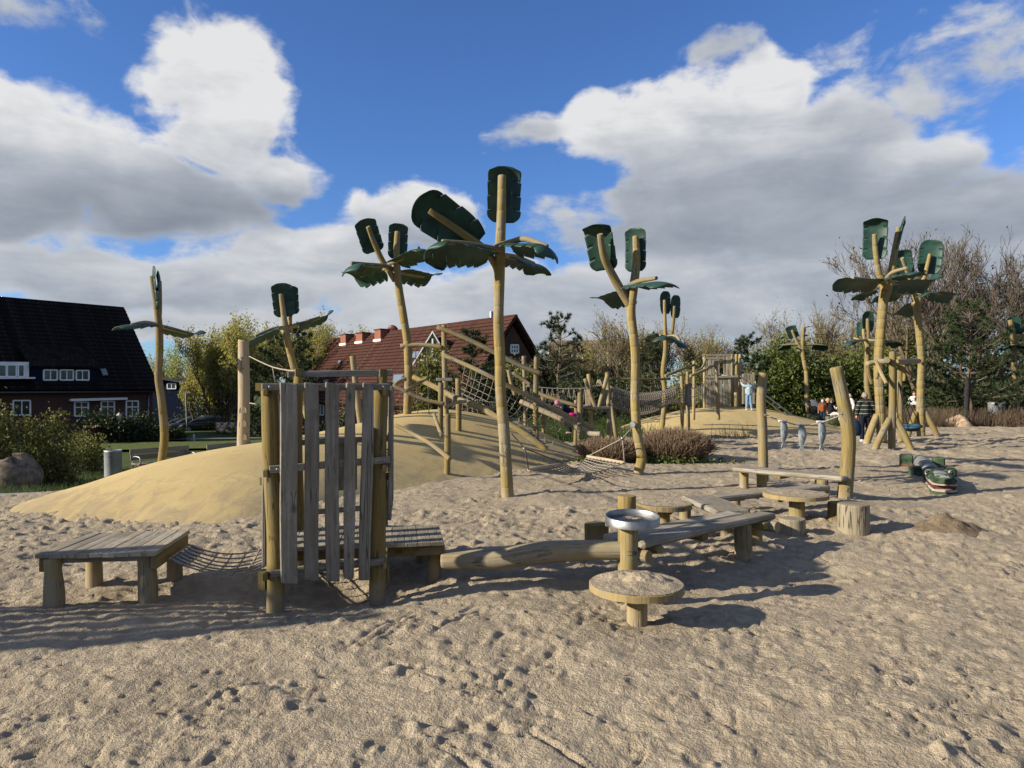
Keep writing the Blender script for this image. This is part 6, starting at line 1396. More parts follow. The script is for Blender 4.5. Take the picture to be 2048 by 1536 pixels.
# ------------------------------------------------------------------ trees
WG = 'leafing willows behind the houses'
for i, (lab, px, D, y, st, nl_, lm) in enumerate((('rounded yellow-green willow nearest the navy shed', 455, 56, 634, 11, 40000, L_WIL), ('willow with olive crown directly behind the dark pine', 590, 64, 616, 11, 32000, L_WIL), ('smaller willow crown just left of the chimneys', 672, 70, 648, 8, 20000, L_WIL),
        ('pale young green tree beside the navy shed roof', 362, 76, 690, 6, 11000, L_WIL2), ('willow top peeping over the red roof by the dish', 745, 84, 652, 8, 15000, L_WIL), ('low willow crown left of the yellow-green willow', 415, 66, 676, 7, 16000, L_WIL))):
    bare_tree(lab, px, D, P(px, y, D).z, 100 + i, st, 3, 5, .38, .32, .3, BARKL, lm, nl_, .095, WG, 1.0, 'willow_tree', .55, .014)
bare_tree('small bare reddish tree between the black roof and the leftmost palm', 302, 80, P(302, 712, 80).z, 120, 3, 4, 4, .5, .2, .2, BARKL, minr=.014)
pine('broad dark pine behind the carved pole, largest pine of the left side', 572, 33, P(572, 662, 33).z, 2.1, 1, 1.1, low=.02, top_sharp=.55, nw=.035, nl=.2)
pine('low dark pine clump left of the carved pole', 462, 66, P(462, 788, 66).z, 2.2, 2, .9, low=.02, top_sharp=.5, nw=.035, nl=.2)
pine('slim dark pine behind the slanting climbing logs', 945, 31, P(945, 662, 31).z, 1.6, 3, 1.0, low=.05, top_sharp=.8, nw=.03, nl=.18)
pine('open young pine with a clear leader right of the tall centre palm', 1118, 27, P(1118, 634, 27).z, 1.75, 4, .8, low=.12, top_sharp=.9, nw=.024, nl=.16)
pine('small pine behind the net tunnel posts', 1303, 34, P(1303, 682, 34).z, 1.3, 5, .9, low=.05, nw=.03, nl=.18)
pine('bushy pine just behind the plank tower', 1495, 38, P(1495, 676, 38).z, 1.4, 6, 1.0, low=.04, top_sharp=.6, nw=.035, nl=.2)
pine('wide spreading pine right of the swing palms', 1940, 33, P(1940, 612, 33).z, 3.0, 7, 1.1, low=.22, top_sharp=.7, nw=.028, nl=.19)
pine('pine at the right picture edge behind the last palm', 2075, 36, P(2075, 640, 36).z, 2.4, 8, .8, low=.15, top_sharp=.6, nw=.03, nl=.19)
BG_ = 'bare spring trees behind the playground'
for i, (lab, px, D, y, st, lv, sp_, r0) in enumerate((
        ('large bare tree with the highest crown behind the wide pine', 1895, 42, 452, 4, 5, .5, .36), ('tall bare tree at the right picture edge', 2045, 46, 480, 4, 5, .45, .34), ('bare tree between the two swing palms', 1815, 48, 560, 4, 4, .5, .26),
        ('fan shaped bare tree behind the green hedge', 1650, 52, 600, 8, 4, .34, .3), ('round bare bush tree behind the net tunnel', 1290, 46, 622, 9, 4, .42, .26), ('bare bush tree right of the small net tunnel palm', 1385, 50, 645, 8, 4, .42, .24),
        ('thin bare bush tree beside the red gable', 1075, 50, 655, 7, 4, .35, .2), ('thin bare bush behind the open young pine', 1185, 52, 668, 7, 4, .4, .2), ('pale bare tree behind the plank tower', 1445, 64, 650, 8, 4, .4, .24), ('bare tree left of the fan shaped one', 1555, 66, 655, 7, 4, .4, .24),
        ('low bare tree behind the far palm with the oval leaf', 1745, 56, 655, 7, 4, .42, .24), ('broad bare tree beyond the right picture edge', 2180, 48, 500, 4, 5, .5, .34))):
    bare_tree(lab, px, D, P(px, y, D).z, 200 + i, st, lv, 4 if lv == 4 else 4, sp_, .22, r0, BARKD if lv == 5 else BARKL, L_DARK if y < 600 else L_WIL, 900 if y < 600 else 4200, .09 if y < 600 else .07, BG_, 1.2, 'bare_tree', .6, .011)
# olive and green shrubs
SG = 'shrubs along the back of the playground'
def bsh(lab, px, D, ytop, wpx, n, mat, ls, seed, depth=1.2, **kw):
    c = P(px, 800, D); zb = float(gz(c.x, D)); return bush(lab, (c.x, D, zb), M(wpx / 2, D), depth, P(px, ytop, D).z - zb, n, mat, ls, seed, group=SG, **kw)
bsh('olive shrub in front of the red roof, behind the tall mound posts', 862, 35, 692, 80, 9000, L_BUSH, .10, 301, clumps=50)
bsh('olive shrub right of the red gable', 1050, 36, 694, 85, 7000, L_BUSH, .09, 302, clumps=50)
bsh('dark shrub behind the slatted tower, below the red roof', 735, 38, 800, 150, 7000, L_DARK, .09, 315, clumps=60)
bsh('dark shrub behind the slanting logs and climbing net', 985, 32, 742, 170, 9000, L_DARK, .09, 303, clumps=60)
bsh('dark low shrub behind the parked cars', 420, 69, 800, 130, 7000, L_DARK, .11, 304, clumps=50)
bsh('dark low shrub behind the stone wall', 500, 57, 815, 130, 6000, L_BUSH, .10, 305, clumps=50)
bsh('dense bamboo green hedge, left half behind the far palm', 1575, 42, 690, 190, 26000, L_HEDGE, .11, 306, clumps=110, elong=2.4)
bsh('dense bamboo green hedge, right half behind the standing woman', 1715, 43, 712, 170, 20000, L_HEDGE, .11, 307, clumps=100, elong=2.4)
bsh('olive tangled shrub behind the thick swing palm', 1815, 45, 640, 190, 14000, L_BUSH, .10, 308, clumps=110, stems=200)
bsh('olive tangled shrub behind the wide pine', 1965, 47, 610, 260, 16000, L_BUSH, .10, 309, clumps=130, stems=220)
bsh('dark ivy shrub below the wide pine', 1900, 38, 772, 150, 12000, L_DARK, .10, 310, clumps=70)
bsh('dark ivy shrub below the last palm', 2035, 39, 768, 180, 12000, L_DARK, .10, 311, clumps=70)
bsh('dark shrub behind the net tunnel', 1255, 40, 745, 120, 9000, L_DARK, .10, 312, clumps=60)
bsh('brownish shrub behind the net bridge to the plank tower', 1390, 40, 735, 120, 8000, L_BUSH, .10, 313, clumps=60, stems=160)
bsh('dark shrub between the open young pine and the net tunnel', 1150, 36, 762, 150, 9000, L_DARK, .09, 314, clumps=60)
# left front bushes
LB = 'bushes beside the boulder'
for i, (lab, px, D, yt, w, n) in enumerate((('yellow-green bush left of the grey bin, behind the boulder', 92, 18.5, 818, 88, 6500), ('yellow-green bush at the left picture edge', -25, 18, 806, 120, 7500), ('low bush behind the grey bin', 165, 23.5, 866, 90, 5000), ('bush beyond the left picture edge', -170, 18, 800, 180, 7000))):
    c = P(px, 900, D); zb = float(gz(c.x, D)); bush(lab, (c.x, D, zb), M(w / 2, D), .9, P(px, yt, D).z - zb, n, L_BUSH, .055, 320 + i, group=LB, clumps=70, stems=160, spike=.5)
for i, (lab, px, D, yt, w, n) in enumerate((('clipped dark hedge below the house windows', 205, 41, 826, 95, 6000), ('dark bush right of the street lamp', 285, 42, 836, 90, 6000), ('round dark bush beside the leftmost palm trunk', 352, 44, 846, 36, 2500))):
    c = P(px, 900, D); zb = float(gz(c.x, D)); bush(lab, (c.x, D, zb), M(w / 2, D), .8, P(px, yt, D).z - zb, n, L_DARK, .09, 340 + i, group=LB, clumps=40, stems=40)
# ------------------------------------------------------------------ stems, grass, hedge of cut twigs
def tuft_field(name, label, pts, h, lean, r0, mat, seed, kind='stuff', cat='grass', parent=None, k=3, segn=2):
    rs = np.random.default_rng(seed); pts = np.asarray(pts); n = len(pts); d = rs.normal(size=(n, 3)) * lean; d[:, 2] = 1; d /= np.linalg.norm(d, axis=1, keepdims=True); hh = (h * (.55 + .75 * rs.random(n)))[:, None]
    S = []; p = pts.copy(); rr_ = np.full(n, r0)
    for s_ in range(segn):
        q = p + d * hh / segn; r2_ = rr_ * .62; S.append(np.concatenate([p, q, rr_[:, None], r2_[:, None]], 1)); p = q; rr_ = r2_; d = d + rs.normal(size=(n, 3)) * lean * .5; d /= np.linalg.norm(d, axis=1, keepdims=True)
    tint = np.tile(rs.random(n), segn); o = seg_mesh(name, np.concatenate(S), mat, parent, k, tint)
    if parent is None: tag(o, label, cat, kind=kind)
    return o
rs = np.random.default_rng(9)
def field(n, x0, x1, y0, y1, test=None, z=None):
    x = rs.uniform(x0, x1, n); y = rs.uniform(y0, y1, n); zz = gz(x, y) + .02 if z is None else np.full(n, z); p = np.stack([x, y, zz], 1)
    return p if test is None else p[test(x, y)]
tuft_field('dry_reeds', 'brown dry stems and grasses edging the sand on the right', field(9000, 15.4, 30, 29.6, 33.5, lambda x, y: y > 30.2 + .5 * np.sin(x)), .75, .22, .011, L_DRY, 1)
tuft_field('grass', 'dark green grass round the boulder and bin on the left', field(15000, -19, -7.5, 13.2, 24, lambda x, y: (x < -8.6 - .25 * (y - 12))), .16, .5, .006, L_GRASS, 2, segn=2)
tuft_field('grass', 'rough green grass in front of the dark ivy on the right', field(7000, 15, 34, 33, 37), .35, .45, .012, L_GRASS, 3)
tuft_field('ground_cover', 'dark green ground cover between the two mounds', field(9000, -1.5, 8, 23.5, 33, lambda x, y: mound_b(x, y) < 0), .5, .5, .012, L_GRASS, 4)
for i, (lab, cx, cy, rx, ry, h, n) in enumerate((('clipped brown leafless hedge, left part with the hammock rope in front', 2.15, 15.9, .75, .7, .62, 2300), ('clipped brown leafless hedge, right part beside the open sand', 3.75, 16.3, .85, .75, .78, 3300), ('clipped brown leafless hedge, thin middle part behind the wavy palm', 2.95, 16.4, .4, .5, .6, 700))):
    hb = thing('clipped_hedge', lab, 'hedge', (cx, cy, 0), 'brown cut-back hedge by the wavy palm')
    a_ = rs.random(n) * 6.28; q_ = np.sqrt(rs.random(n)); pt = np.stack([cx + rx * .62 * q_ * np.cos(a_), cy + ry * .62 * q_ * np.sin(a_), np.full(n, -.05)], 1)
    d = np.stack([np.cos(a_) * q_ * .55, np.sin(a_) * q_ * .55, np.ones(n)], 1) + rs.normal(size=(n, 3)) * .18; d /= np.linalg.norm(d, axis=1, keepdims=True); hh = (h * (.8 + .3 * rs.random(n)) * (1 - .22 * q_ ** 2))[:, None]
    m_ = pt + d * hh * .55; d2 = d + rs.normal(size=(n, 3)) * .3; d2 /= np.linalg.norm(d2, axis=1, keepdims=True); e_ = m_ + d2 * hh * .5
    d3 = d + rs.normal(size=(n, 3)) * .45; d3 /= np.linalg.norm(d3, axis=1, keepdims=True); e3 = m_ + d3 * hh * .38
    r_ = np.full((n, 1), .0075); S = np.concatenate([np.concatenate([pt, m_, r_, r_ * .8], 1), np.concatenate([m_, e_, r_ * .8, r_ * .6], 1), np.concatenate([m_, e3, r_ * .7, r_ * .5], 1)])
    seg_mesh('twigs', S, L_TWIG, hb, 3, np.tile(rs.random(n), 3))
    if False: g_ = np.stack([cx + rx * rs.normal(size=500) * .55, cy - ry * .5 + rs.normal(size=500) * .12, np.abs(rs.normal(size=500)) * .07 + .02], 1)
g_ = np.stack([3.0 + rs.normal(size=1600) * .75, 15.75 + rs.normal(size=1600) * .12, np.abs(rs.normal(size=1600)) * .07 + .02], 1); tag(card_mesh('weeds', g_, .05, L_HEDGE, None, 1.8, .2, rs), 'green weeds along the foot of the brown hedge', 'weeds', kind='stuff')
tag(seg_mesh('sand_litter', LIT, L_DRY, None, 4, np.random.default_rng(3).random(len(LIT))), 'bits of twig and dead leaf scattered on the sand', 'litter', kind='stuff')
# ------------------------------------------------------------------ street furniture
def bin_(label, px, yb, yt, rpx, D, lid=True):
    b_ = P(px, yb, D); h = P(px, yt, D).z - b_.z; t = thing('litter_bin', label, 'bin', b_, 'round metal litter bins'); r_ = M(rpx, D); rings = []
    for rr_, z in ((r_ * .96, -.3), (r_ * .97, 0), (r_, h - .06), (r_ * 1.02, h - .05), (r_ * 1.02, h), (r_ * .93, h), (r_ * .93, h * .6)): rings.append([b_ + V(rr_ * math.cos(6.28318 * j / 28), rr_ * math.sin(6.28318 * j / 28), z) for j in range(28)])
    MB().loft(rings).build('drum', BIN_M, t); MB().disc(b_ + UP * (h - .12), UP, r_ * .9, .02, 24).build('inside', BLACK, t)
    for k, (dx, w) in enumerate(((.02, .06), (.055, .02))): MB().box(b_ + V(r_ * .1 + dx, -r_ * 1.0, h * .74 + k * .03), V(w, 0, 0), V(0, .006, 0), V(0, 0, .008)).build('label_print', BLACK, t)
bin_('grey metal litter bin on the grass left of the mound', 226, 950, 900, 16, 21.2); bin_('grey metal litter bin among the dry stems on the right', 1993, 826, 805, 15, 36)
def park_bench(label, p0, p1, zb):
    d = (p1 - p0).normalized(); s_ = V(-d.y, d.x, 0); L = (p1 - p0).length; t = thing('park_bench', label, 'bench', (p0 + p1) / 2, 'slatted park benches behind the mound')
    z = UP * .45
    for k in range(4): MB().board(p0 + z - s_ * (.05 + k * .11), p1 + z - s_ * (.05 + k * .11), s_ * .095, UP * .035, n=2).build('seat_slat', W_GREY, t)
    for k in range(2): MB().board(p0 + UP * (.62 + k * .17) + s_ * (.03 + .04 * k), p1 + UP * (.62 + k * .17) + s_ * (.03 + .04 * k), UP * .15, s_ * .03, n=2).build('back_slat', W_GREY, t)
    for q in (p0 + d * .06, p1 - d * .06):
        MB().tube([q - s_ * .42, q - s_ * .40 + UP * .42, q - s_ * .38 + UP * .63, q - s_ * .1 + UP * .66, q + UP * .62], .022, 8, 3).build('armrest', STEEL, t); MB().tube([q + s_ * .14, q + UP * .45, q + s_ * .08 + UP * .84], .022, 8, 3).build('leg', STEEL, t)
b0 = P(262, 936, 20.5); b1 = P(380, 918, 22.0); b0.z = b1.z = float(gz(b0.x, b0.y)) + .06; park_bench('grey slatted park bench right of the litter bin, partly behind the leftmost palm', b0, b1, 0)
b0 = P(416, 910, 23.5); b1 = P(505, 900, 25); b0.z = b1.z = float(gz(b0.x, b0.y)) + .06; park_bench('grey slatted park bench just left of the carved pole', b0, b1, 0)
def boulder(label, c, rx, ry, h, seed, mat):
    n1, n2 = 14, 20; rs_ = np.random.default_rng(seed); ph = rs_.random(6) * 6.28; v = []; f = []
    for i in range(n1 + 1):
        for j in range(n2):
            e = -.6 + (1.5708 + .6) * i / n1; a = 6.28318 * j / n2; k = 1 + .12 * math.sin(2 * a + ph[0]) + .09 * math.sin(3 * a + ph[1] + 2 * e) + .07 * math.sin(5 * e + ph[2] + a)
            ce = abs(math.cos(e)) ** .7; v.append((c[0] + rx * k * ce * math.cos(a), c[1] + ry * k * ce * math.sin(a), c[2] + h * k * math.copysign(abs(math.sin(e)) ** .8, math.sin(e))))
    for i in range(n1):
        for j in range(n2): j2 = (j + 1) % n2; f.append((i * n2 + j, i * n2 + j2, (i + 1) * n2 + j2, (i + 1) * n2 + j))
    return tag(np_mesh('boulder', v, f, mat, smooth=True), label, 'boulder', 'loose boulders')
bb_ = P(25, 948, 17); boulder('big rough grey-brown boulder at the left picture edge', (bb_.x, bb_.y, float(gz(bb_.x, bb_.y)) + .1), M(52, 17), .5, .62, 4, STONE)
bb_ = P(1917, 850, 30.6); boulder('tan boulder at the foot of the dark wooden post among dry stems', (bb_.x, bb_.y, 0), .55, .45, .42, 5, STONE_T)
wp = thing('old_wooden_post', 'dark split wooden post behind the tan boulder', 'post', P(1934, 835, 31)); log(wp, 'trunk', [(1933, 845, 31, 6), (1933, 820, 31, 5.4), (1934, 790, 31, 5), (1935, 768, 31, 4.4), (1934, 754, 31, 2.2)], plain('charred_wood', (.022, .02, .02), .9, 0, .2, 12, .4, .6, 40), 10, .09)
lp = thing('street_lamp', 'small old fashioned lamp post beside the garden wall', 'lamp', P(238, 888, 41)); Dl = 41
MB().tube([P(238, 892, Dl), P(238, 842, Dl)], .05, 8).build('pole', STEEL, lp); MB().loft([[P(238, 842, Dl) + V(r_ * math.cos(6.283 * j / 6), r_ * math.sin(6.283 * j / 6), z) for j in range(6)] for r_, z in ((.06, 0), (.17, .32), (.19, .33), (.05, .46), (.02, .5))], smooth=False).build('lantern', plain('lantern_glass', (.55, .5, .42), .3), lp)
gwl = thing('garden_wall', 'low red brick garden wall in front of the dark house', 'wall', P(205, 885, 41)); MB().prism([P(168, 890, 39), P(236, 890, 42), P(236, 854, 42), P(168, 855, 39)], V(-.2, .3, 0)).build('wall', BRICK, gwl); MB().board(P(168, 854, 38.95) + V(-.1, .12, 0), P(237, 853, 41.95) + V(-.1, .12, 0), V(-.25, .4, 0), UP * .08, n=2).build('coping', BRICK2, gwl)
bo = thing('bollard', 'short white marker post beside the path', 'bollard', P(388, 884, 45)); MB().tube([P(388, 886, 45), P(388, 869, 45)], .055, 8).build('post', WHITE, bo)
lp2 = thing('street_lamp', 'thin grey lamp pole behind the parked cars', 'lamp', P(374, 850, 60)); MB().tube([P(374, 852, 60), P(372, 800, 60), P(372, 786, 60)], .06, 8).build('pole', STEEL, lp2); MB().box(P(376, 785, 60), V(.25, 0, 0), V(0, .1, 0), V(0, 0, .06)).build('lamp_head', STEEL, lp2)
# boulder retaining wall
sw_ = thing('stone_wall', 'low wall of pale rounded stones behind the parked cars', 'wall', P(470, 862, 50))
for k in range(60):
    px = 436 + (k % 20) * 4.6 + random.uniform(-1, 1); py = 861 - (k // 20) * 6.2 + random.uniform(-1, 1); c = P(px, py, 50 + (k // 20) * .12); r_ = .13 + random.random() * .05
    MB().loft([[c + V(r_ * 1.2 * math.cos(e) * math.cos(6.283 * j / 7), r_ * math.cos(e) * math.sin(6.283 * j / 7), r_ * math.sin(e)) for j in range(7)] for e in (-1.3, -.6, 0, .6, 1.3)]).build('stone', STONE_T if k % 3 else STONE, sw_)
# cars
CARP = plain('dark_car_paint', (.012, .014, .018), .25, .3, .6); TYRE = plain('tyre', (.012, .012, .012), .9)
def car(label, c, yaw, paint):
    t = thing('parked_car', label, 'car', c, 'cars parked by the shed'); f = V(math.cos(yaw), math.sin(yaw), 0); s_ = V(-f.y, f.x, 0); c = Vector(c)
    def sec(x, hw, z0, z1, zi): return [c + f * x + s_ * a + UP * z for a, z in ((-hw * .9, z0), (-hw, z0 + .15), (-hw, zi), (-hw * .93, z1), (hw * .93, z1), (hw, zi), (hw, z0 + .15), (hw * .9, z0))]
    MB().loft([sec(-2.1, .72, .35, .78, .7), sec(-2.0, .84, .25, .92, .75), (sec(-1.2, .88, .2, .96, .78)), sec(.7, .88, .2, .93, .76), sec(1.6, .86, .22, .82, .68), sec(2.05, .76, .3, .68, .55)], smooth=True).build('body', paint, t)
    cab = MB().loft([[c + f * x + s_ * a + UP * z for a, z in ((-w0, .92), (-w1, zt), (w1, zt), (w0, .92))] for x, w0, w1, zt in ((-1.95, .76, .70, .96), (-1.35, .80, .62, 1.38), (-.4, .82, .64, 1.47), (.35, .82, .62, 1.38), (1.2, .78, .74, .93))], smooth=True).build('cabin', GLASS, t)
    MB().loft([[c + f * x + s_ * a + UP * z for a, z in ((-w1, zt), (-w1 * .9, zt + .03), (w1 * .9, zt + .03), (w1, zt))] for x, w1, zt in ((-1.4, .6, 1.36), (-.4, .63, 1.46), (.35, .6, 1.37))]).build('roof', paint, cab)
    for x in (-1.35, 1.3):
        for a in (-.82, .82): w = MB().disc(c + f * x + s_ * a + UP * .31, s_, .32, .2, 18, .2).build('wheel', TYRE, t); MB().disc(c + f * x + s_ * (a * 1.12) + UP * .31, s_, .2, .03, 14).build('rim', STEEL, w)
    for a in (-.6, .6): MB().box(c + f * 1.98 + s_ * a + UP * .62, f * .06, s_ * .16, UP * .06).build('headlight', WHITE, t)
def gc(px, D): q = P(px, 800, D); return (q.x, D, P(px, 864, D).z)
car('dark hatchback nearest the stone wall, with a pale oval on its door', gc(410, 62), R(205), CARP); car('dark car in the middle of the row beside the hedge', gc(381, 66), R(215), plain('grey_car_paint', (.05, .055, .065), .25, .4, .6)); car('dark red car, farthest left of the row', gc(360, 70), R(215), plain('red_car_paint', (.06, .012, .012), .3, .3, .6))
MB().disc(P(404, 853.5, 61.15), V(0, -1, 0), .15, .02, 16).build('door_badge', WHITE, bpy.data.objects['parked_car'])
# ------------------------------------------------------------------ people
SKIN = plain('skin', (.52, .31, .22), .6); 
def cloth(name, col, ns=30, amt=.2): return plain(name, col, .9, 0, .15, ns, amt, .3, 60)
def striped(name, base, stripe, period, frac):
    m, nt, b = newmat(name, .9, .1); ob = texco(nt, 'Object'); sp = nt.nodes.new('ShaderNodeSeparateXYZ'); nt.links.new(ob, sp.inputs[0])
    fr_ = nmath(nt, 'FRACT', nmath(nt, 'MULTIPLY', sp.outputs[2], 1 / period)); k = nmath(nt, 'LESS_THAN', fr_, frac)
    nt.links.new(nmix(nt, k, base, stripe), b.inputs['Base Color']); return m
def person(label, base, yaw, H, J, mats, group='people on the playground', hat=None, hairlen=.0, eyes=True, hand_curl=.3):
    # J: joint positions (x right, y forward, z up) in units of the standing height; base: ground point below the pelvis
    base = Vector(base); t = thing('person', label, 'person', base, group); f = V(math.cos(yaw), math.sin(yaw), 0); r_ = V(f.y, -f.x, 0)
    def Q(j): x, y, z = J[j] if isinstance(j, str) else j; return base + (r_ * x + f * y + UP * z) * H
    def rem(o, vx): md = o.modifiers.new('skin', 'REMESH'); md.mode = 'VOXEL'; md.voxel_size = vx; md.use_smooth_shade = True; sm_ = o.modifiers.new('soft', 'SMOOTH'); sm_.factor = .5; sm_.iterations = 3; return o
    b = MB(); T = lambda mb, js, rs_: mb.tube([Q(j) for j in js], [x * H for x in rs_], 10, 3, capr=.6)
    hd_c = Vector(J['head']); 
    # body: head with nose and chin, neck, torso, arms with hands, legs
    hq = Q('head'); up_h = (Q('head') - Q('neck')).normalized(); fh = (f - up_h * f.dot(up_h)).normalized(); rh_ = fh.cross(up_h)
    rings = []
    for k in range(9):
        a = -1.5 + 3.0 * k / 8; z = math.sin(a) * .068 * H; rr_ = math.cos(a) * .048 * H * (1.0 if a > 0 else .9)
        rings.append([hq + up_h * z + rh_ * (rr_ * math.cos(6.283 * j / 14)) + fh * (rr_ * 1.2 * math.sin(6.283 * j / 14)) for j in range(14)])
    b.loft(rings); b.tube([hq + fh * .05 * H + up_h * .008 * H, hq + fh * .068 * H - up_h * .012 * H], .009 * H, 6)
    for s_ in (-1, 1): b.tube([hq + rh_ * (s_ * .047 * H) + up_h * .012 * H, hq + rh_ * (s_ * .055 * H) - up_h * .016 * H], .010 * H, 6)
    T(b, ['neck', tuple(hd_c * .6 + Vector(J['neck']) * .4)], [.030, .028]); T(b, ['pelvis', 'chest', 'neck'], [.07, .075, .035])
    for s_ in 'lr':
        T(b, ['sh' + s_, 'el' + s_, 'wr' + s_], [.034, .026, .018]); T(b, ['hip' + s_, 'kn' + s_, 'an' + s_], [.052, .036, .025])
        w_, e_ = Q('wr' + s_), Q('el' + s_); d = (w_ - e_).normalized(); sd_ = d.orthogonal().normalized(); b.tube([w_, w_ + d * .045 * H], [.018 * H, .022 * H], 8)
        for k in range(4): o_ = sd_ * ((k - 1.5) * .009 * H); b.tube([w_ + d * .04 * H + o_, w_ + d * (.065 + .006 * (k in (1, 2))) * H + o_ * 1.1, w_ + d * (.085 + .006 * (k in (1, 2))) * H + o_ * 1.1 + fh * hand_curl * .03 * H], .0055 * H, 5, 2)
        b.tube([w_ + d * .015 * H + sd_ * .016 * H, w_ + d * .045 * H + sd_ * .034 * H], .0065 * H, 5)
    body = rem(b.build('body', SKIN, t), .009 * H / 1.5)
    j_ = MB(); j_.tube([Q('pelvis') + UP * -.02 * H, Q(tuple((Vector(J['pelvis']) + Vector(J['chest'])) / 2)), Q('chest'), Q(tuple(Vector(J['chest']) * .4 + Vector(J['neck']) * .6))], [.088 * H, .09 * H, .095 * H, .06 * H], 14, 3, capr=.4)
    j_.tube([Q('shl'), Q(tuple((Vector(J['shl']) + Vector(J['shr'])) / 2 + Vector((0, 0, .015)))), Q('shr')], [.048 * H, .055 * H, .048 * H], 10, 2, capr=.6)
    for s_ in (-1, 1): j_.tube([Q('pelvis') + r_ * (s_ * .05 * H), Q('chest') + r_ * (s_ * .06 * H)], [.07 * H, .075 * H], 10)
    for s_ in 'lr': T(j_, ['sh' + s_, 'el' + s_, tuple(Vector(J['wr' + s_]) * .95 + Vector(J['el' + s_]) * .05)], [.046, .040, .030])
    rem(j_.build('jacket', mats['top'], t), .014)
    tr = MB(); T(tr, ['pelvis', tuple(Vector(J['pelvis']) + Vector((0, 0, -.03)))], [.085, .08])
    for s_ in 'lr': T(tr, ['hip' + s_, 'kn' + s_, tuple(Vector(J['an' + s_]) + Vector((0, 0, .008)))], [.066, .05, .042])
    rem(tr.build('trousers', mats['legs'], t), .014)
    for s_ in 'lr': a_ = Q('an' + s_); MB().tube([a_ - f * .03 * H + UP * -.016 * H, a_ + f * .04 * H + UP * -.02 * H, a_ + f * .095 * H + UP * -.024 * H], [.026 * H, .027 * H, .019 * H], 8, 2, capr=.8).build('shoe', mats['shoe'], t)
    hm_ = mats['hair']; h_ = MB(); rings = []
    for k in range(7):
        a = -.35 - hairlen + (1.55 + .35 + hairlen) * k / 6; z = math.sin(a) * .076 * H; rr_ = max(math.cos(a), .05) * .056 * H; back = -.006 * H - (.012 * H if a < .3 and not hat else 0)
        rings.append([hq + up_h * z + rh_ * (rr_ * math.cos(6.283 * j / 14)) + fh * (rr_ * 1.15 * math.sin(6.283 * j / 14) + back) for j in range(14)])
    h_.loft(rings); h_.build('hat' if hat else 'hair', hat or hm_, t)
    if eyes:
        for s_ in (-1, 1): MB().dome(hq + fh * .055 * H + rh_ * (s_ * .02 * H) + up_h * .004 * H, fh, .007 * H, .004 * H, 8).build('eye', BLACK, body)
        MB().tube([hq + fh * .052 * H - rh_ * .014 * H - up_h * .032 * H, hq + fh * .055 * H - up_h * .033 * H, hq + fh * .052 * H + rh_ * .014 * H - up_h * .032 * H], .004 * H, 5, 2).build('mouth', plain('lips', (.35, .12, .10), .6), body)
    return t
STAND = dict(pelvis=(0, 0, .53), chest=(0, .005, .72), neck=(0, .0, .835), head=(0, .015, .925), shl=(-.11, 0, .80), shr=(.11, 0, .80), ell=(-.14, -.01, .64), elr=(.14, -.01, .64), wrl=(-.145, .03, .50), wrr=(.145, .03, .50), hipl=(-.055, 0, .50), hipr=(.055, 0, .50), knl=(-.06, .01, .28), knr=(.06, .01, .28), anl=(-.06, -.01, .045), anr=(.06, -.01, .045))
def pose(**k): d = dict(STAND); d.update(k); return d
# woman with striped jacket, seen from behind
w = G(1731, 884)
person('person in a dark jacket with thin pale stripes and navy trousers, seen from behind', (w.x, w.y, .0), R(84), 1.56, pose(head=(0, .035, .915), ell=(-.155, -.02, .66), wrl=(-.15, .04, .52), elr=(.155, -.02, .66), wrr=(.15, .06, .53), anl=(-.075, -.03, .045), anr=(.08, .04, .045), knl=(-.07, .0, .28), knr=(.07, .03, .28)),
       dict(top=striped('striped_jacket', (.022, .026, .024), (.26, .25, .21), .125, .13), legs=cloth('navy_trousers', (.010, .012, .022)), shoe=plain('white_trainers', (.55, .55, .53), .6), hair=plain('grey_hair', (.22, .19, .165), .8, 0, .2, 30, .3)), hairlen=.5, eyes=False)
bg_ = P(1712, 858, 21.4); tag(MB().loft([[bg_ + V(.16 * k * math.cos(6.283 * j / 10), .1 * k * math.sin(6.283 * j / 10), z) for j in range(10)] for k, z in ((.7, -.2), (1, -.12), (1, .1), (.6, .22), (.15, .3))]).build('shoulder_bag', cloth('navy_bag', (.012, .022, .055)), None), 'navy bag held low beside the striped jacket', 'bag')
# denim child on the mound, arms raised to the slide rail
z_ = float(mound_b(np.array(P(1498, 813, 28.6).x), np.array(28.6))); q = P(1498, 813, 28.6)
person('person in light blue denim overalls reaching up to the slide, seen from behind', (q.x, q.y, z_), R(80), 1.2, pose(ell=(-.20, .08, .86), wrl=(-.24, .12, .97), elr=(.20, .08, .84), wrr=(.22, .13, .92), shl=(-.115, 0, .80), anl=(-.08, 0, .045), anr=(.09, 0, .045)),
       dict(top=cloth('pale_denim_top', (.27, .36, .42)), legs=cloth('denim', (.15, .25, .37)), shoe=plain('white_shoes', (.6, .6, .6), .6), hair=plain('blond_hair', (.38, .22, .11), .8, 0, .2, 30, .3)), hairlen=.5, eyes=False)
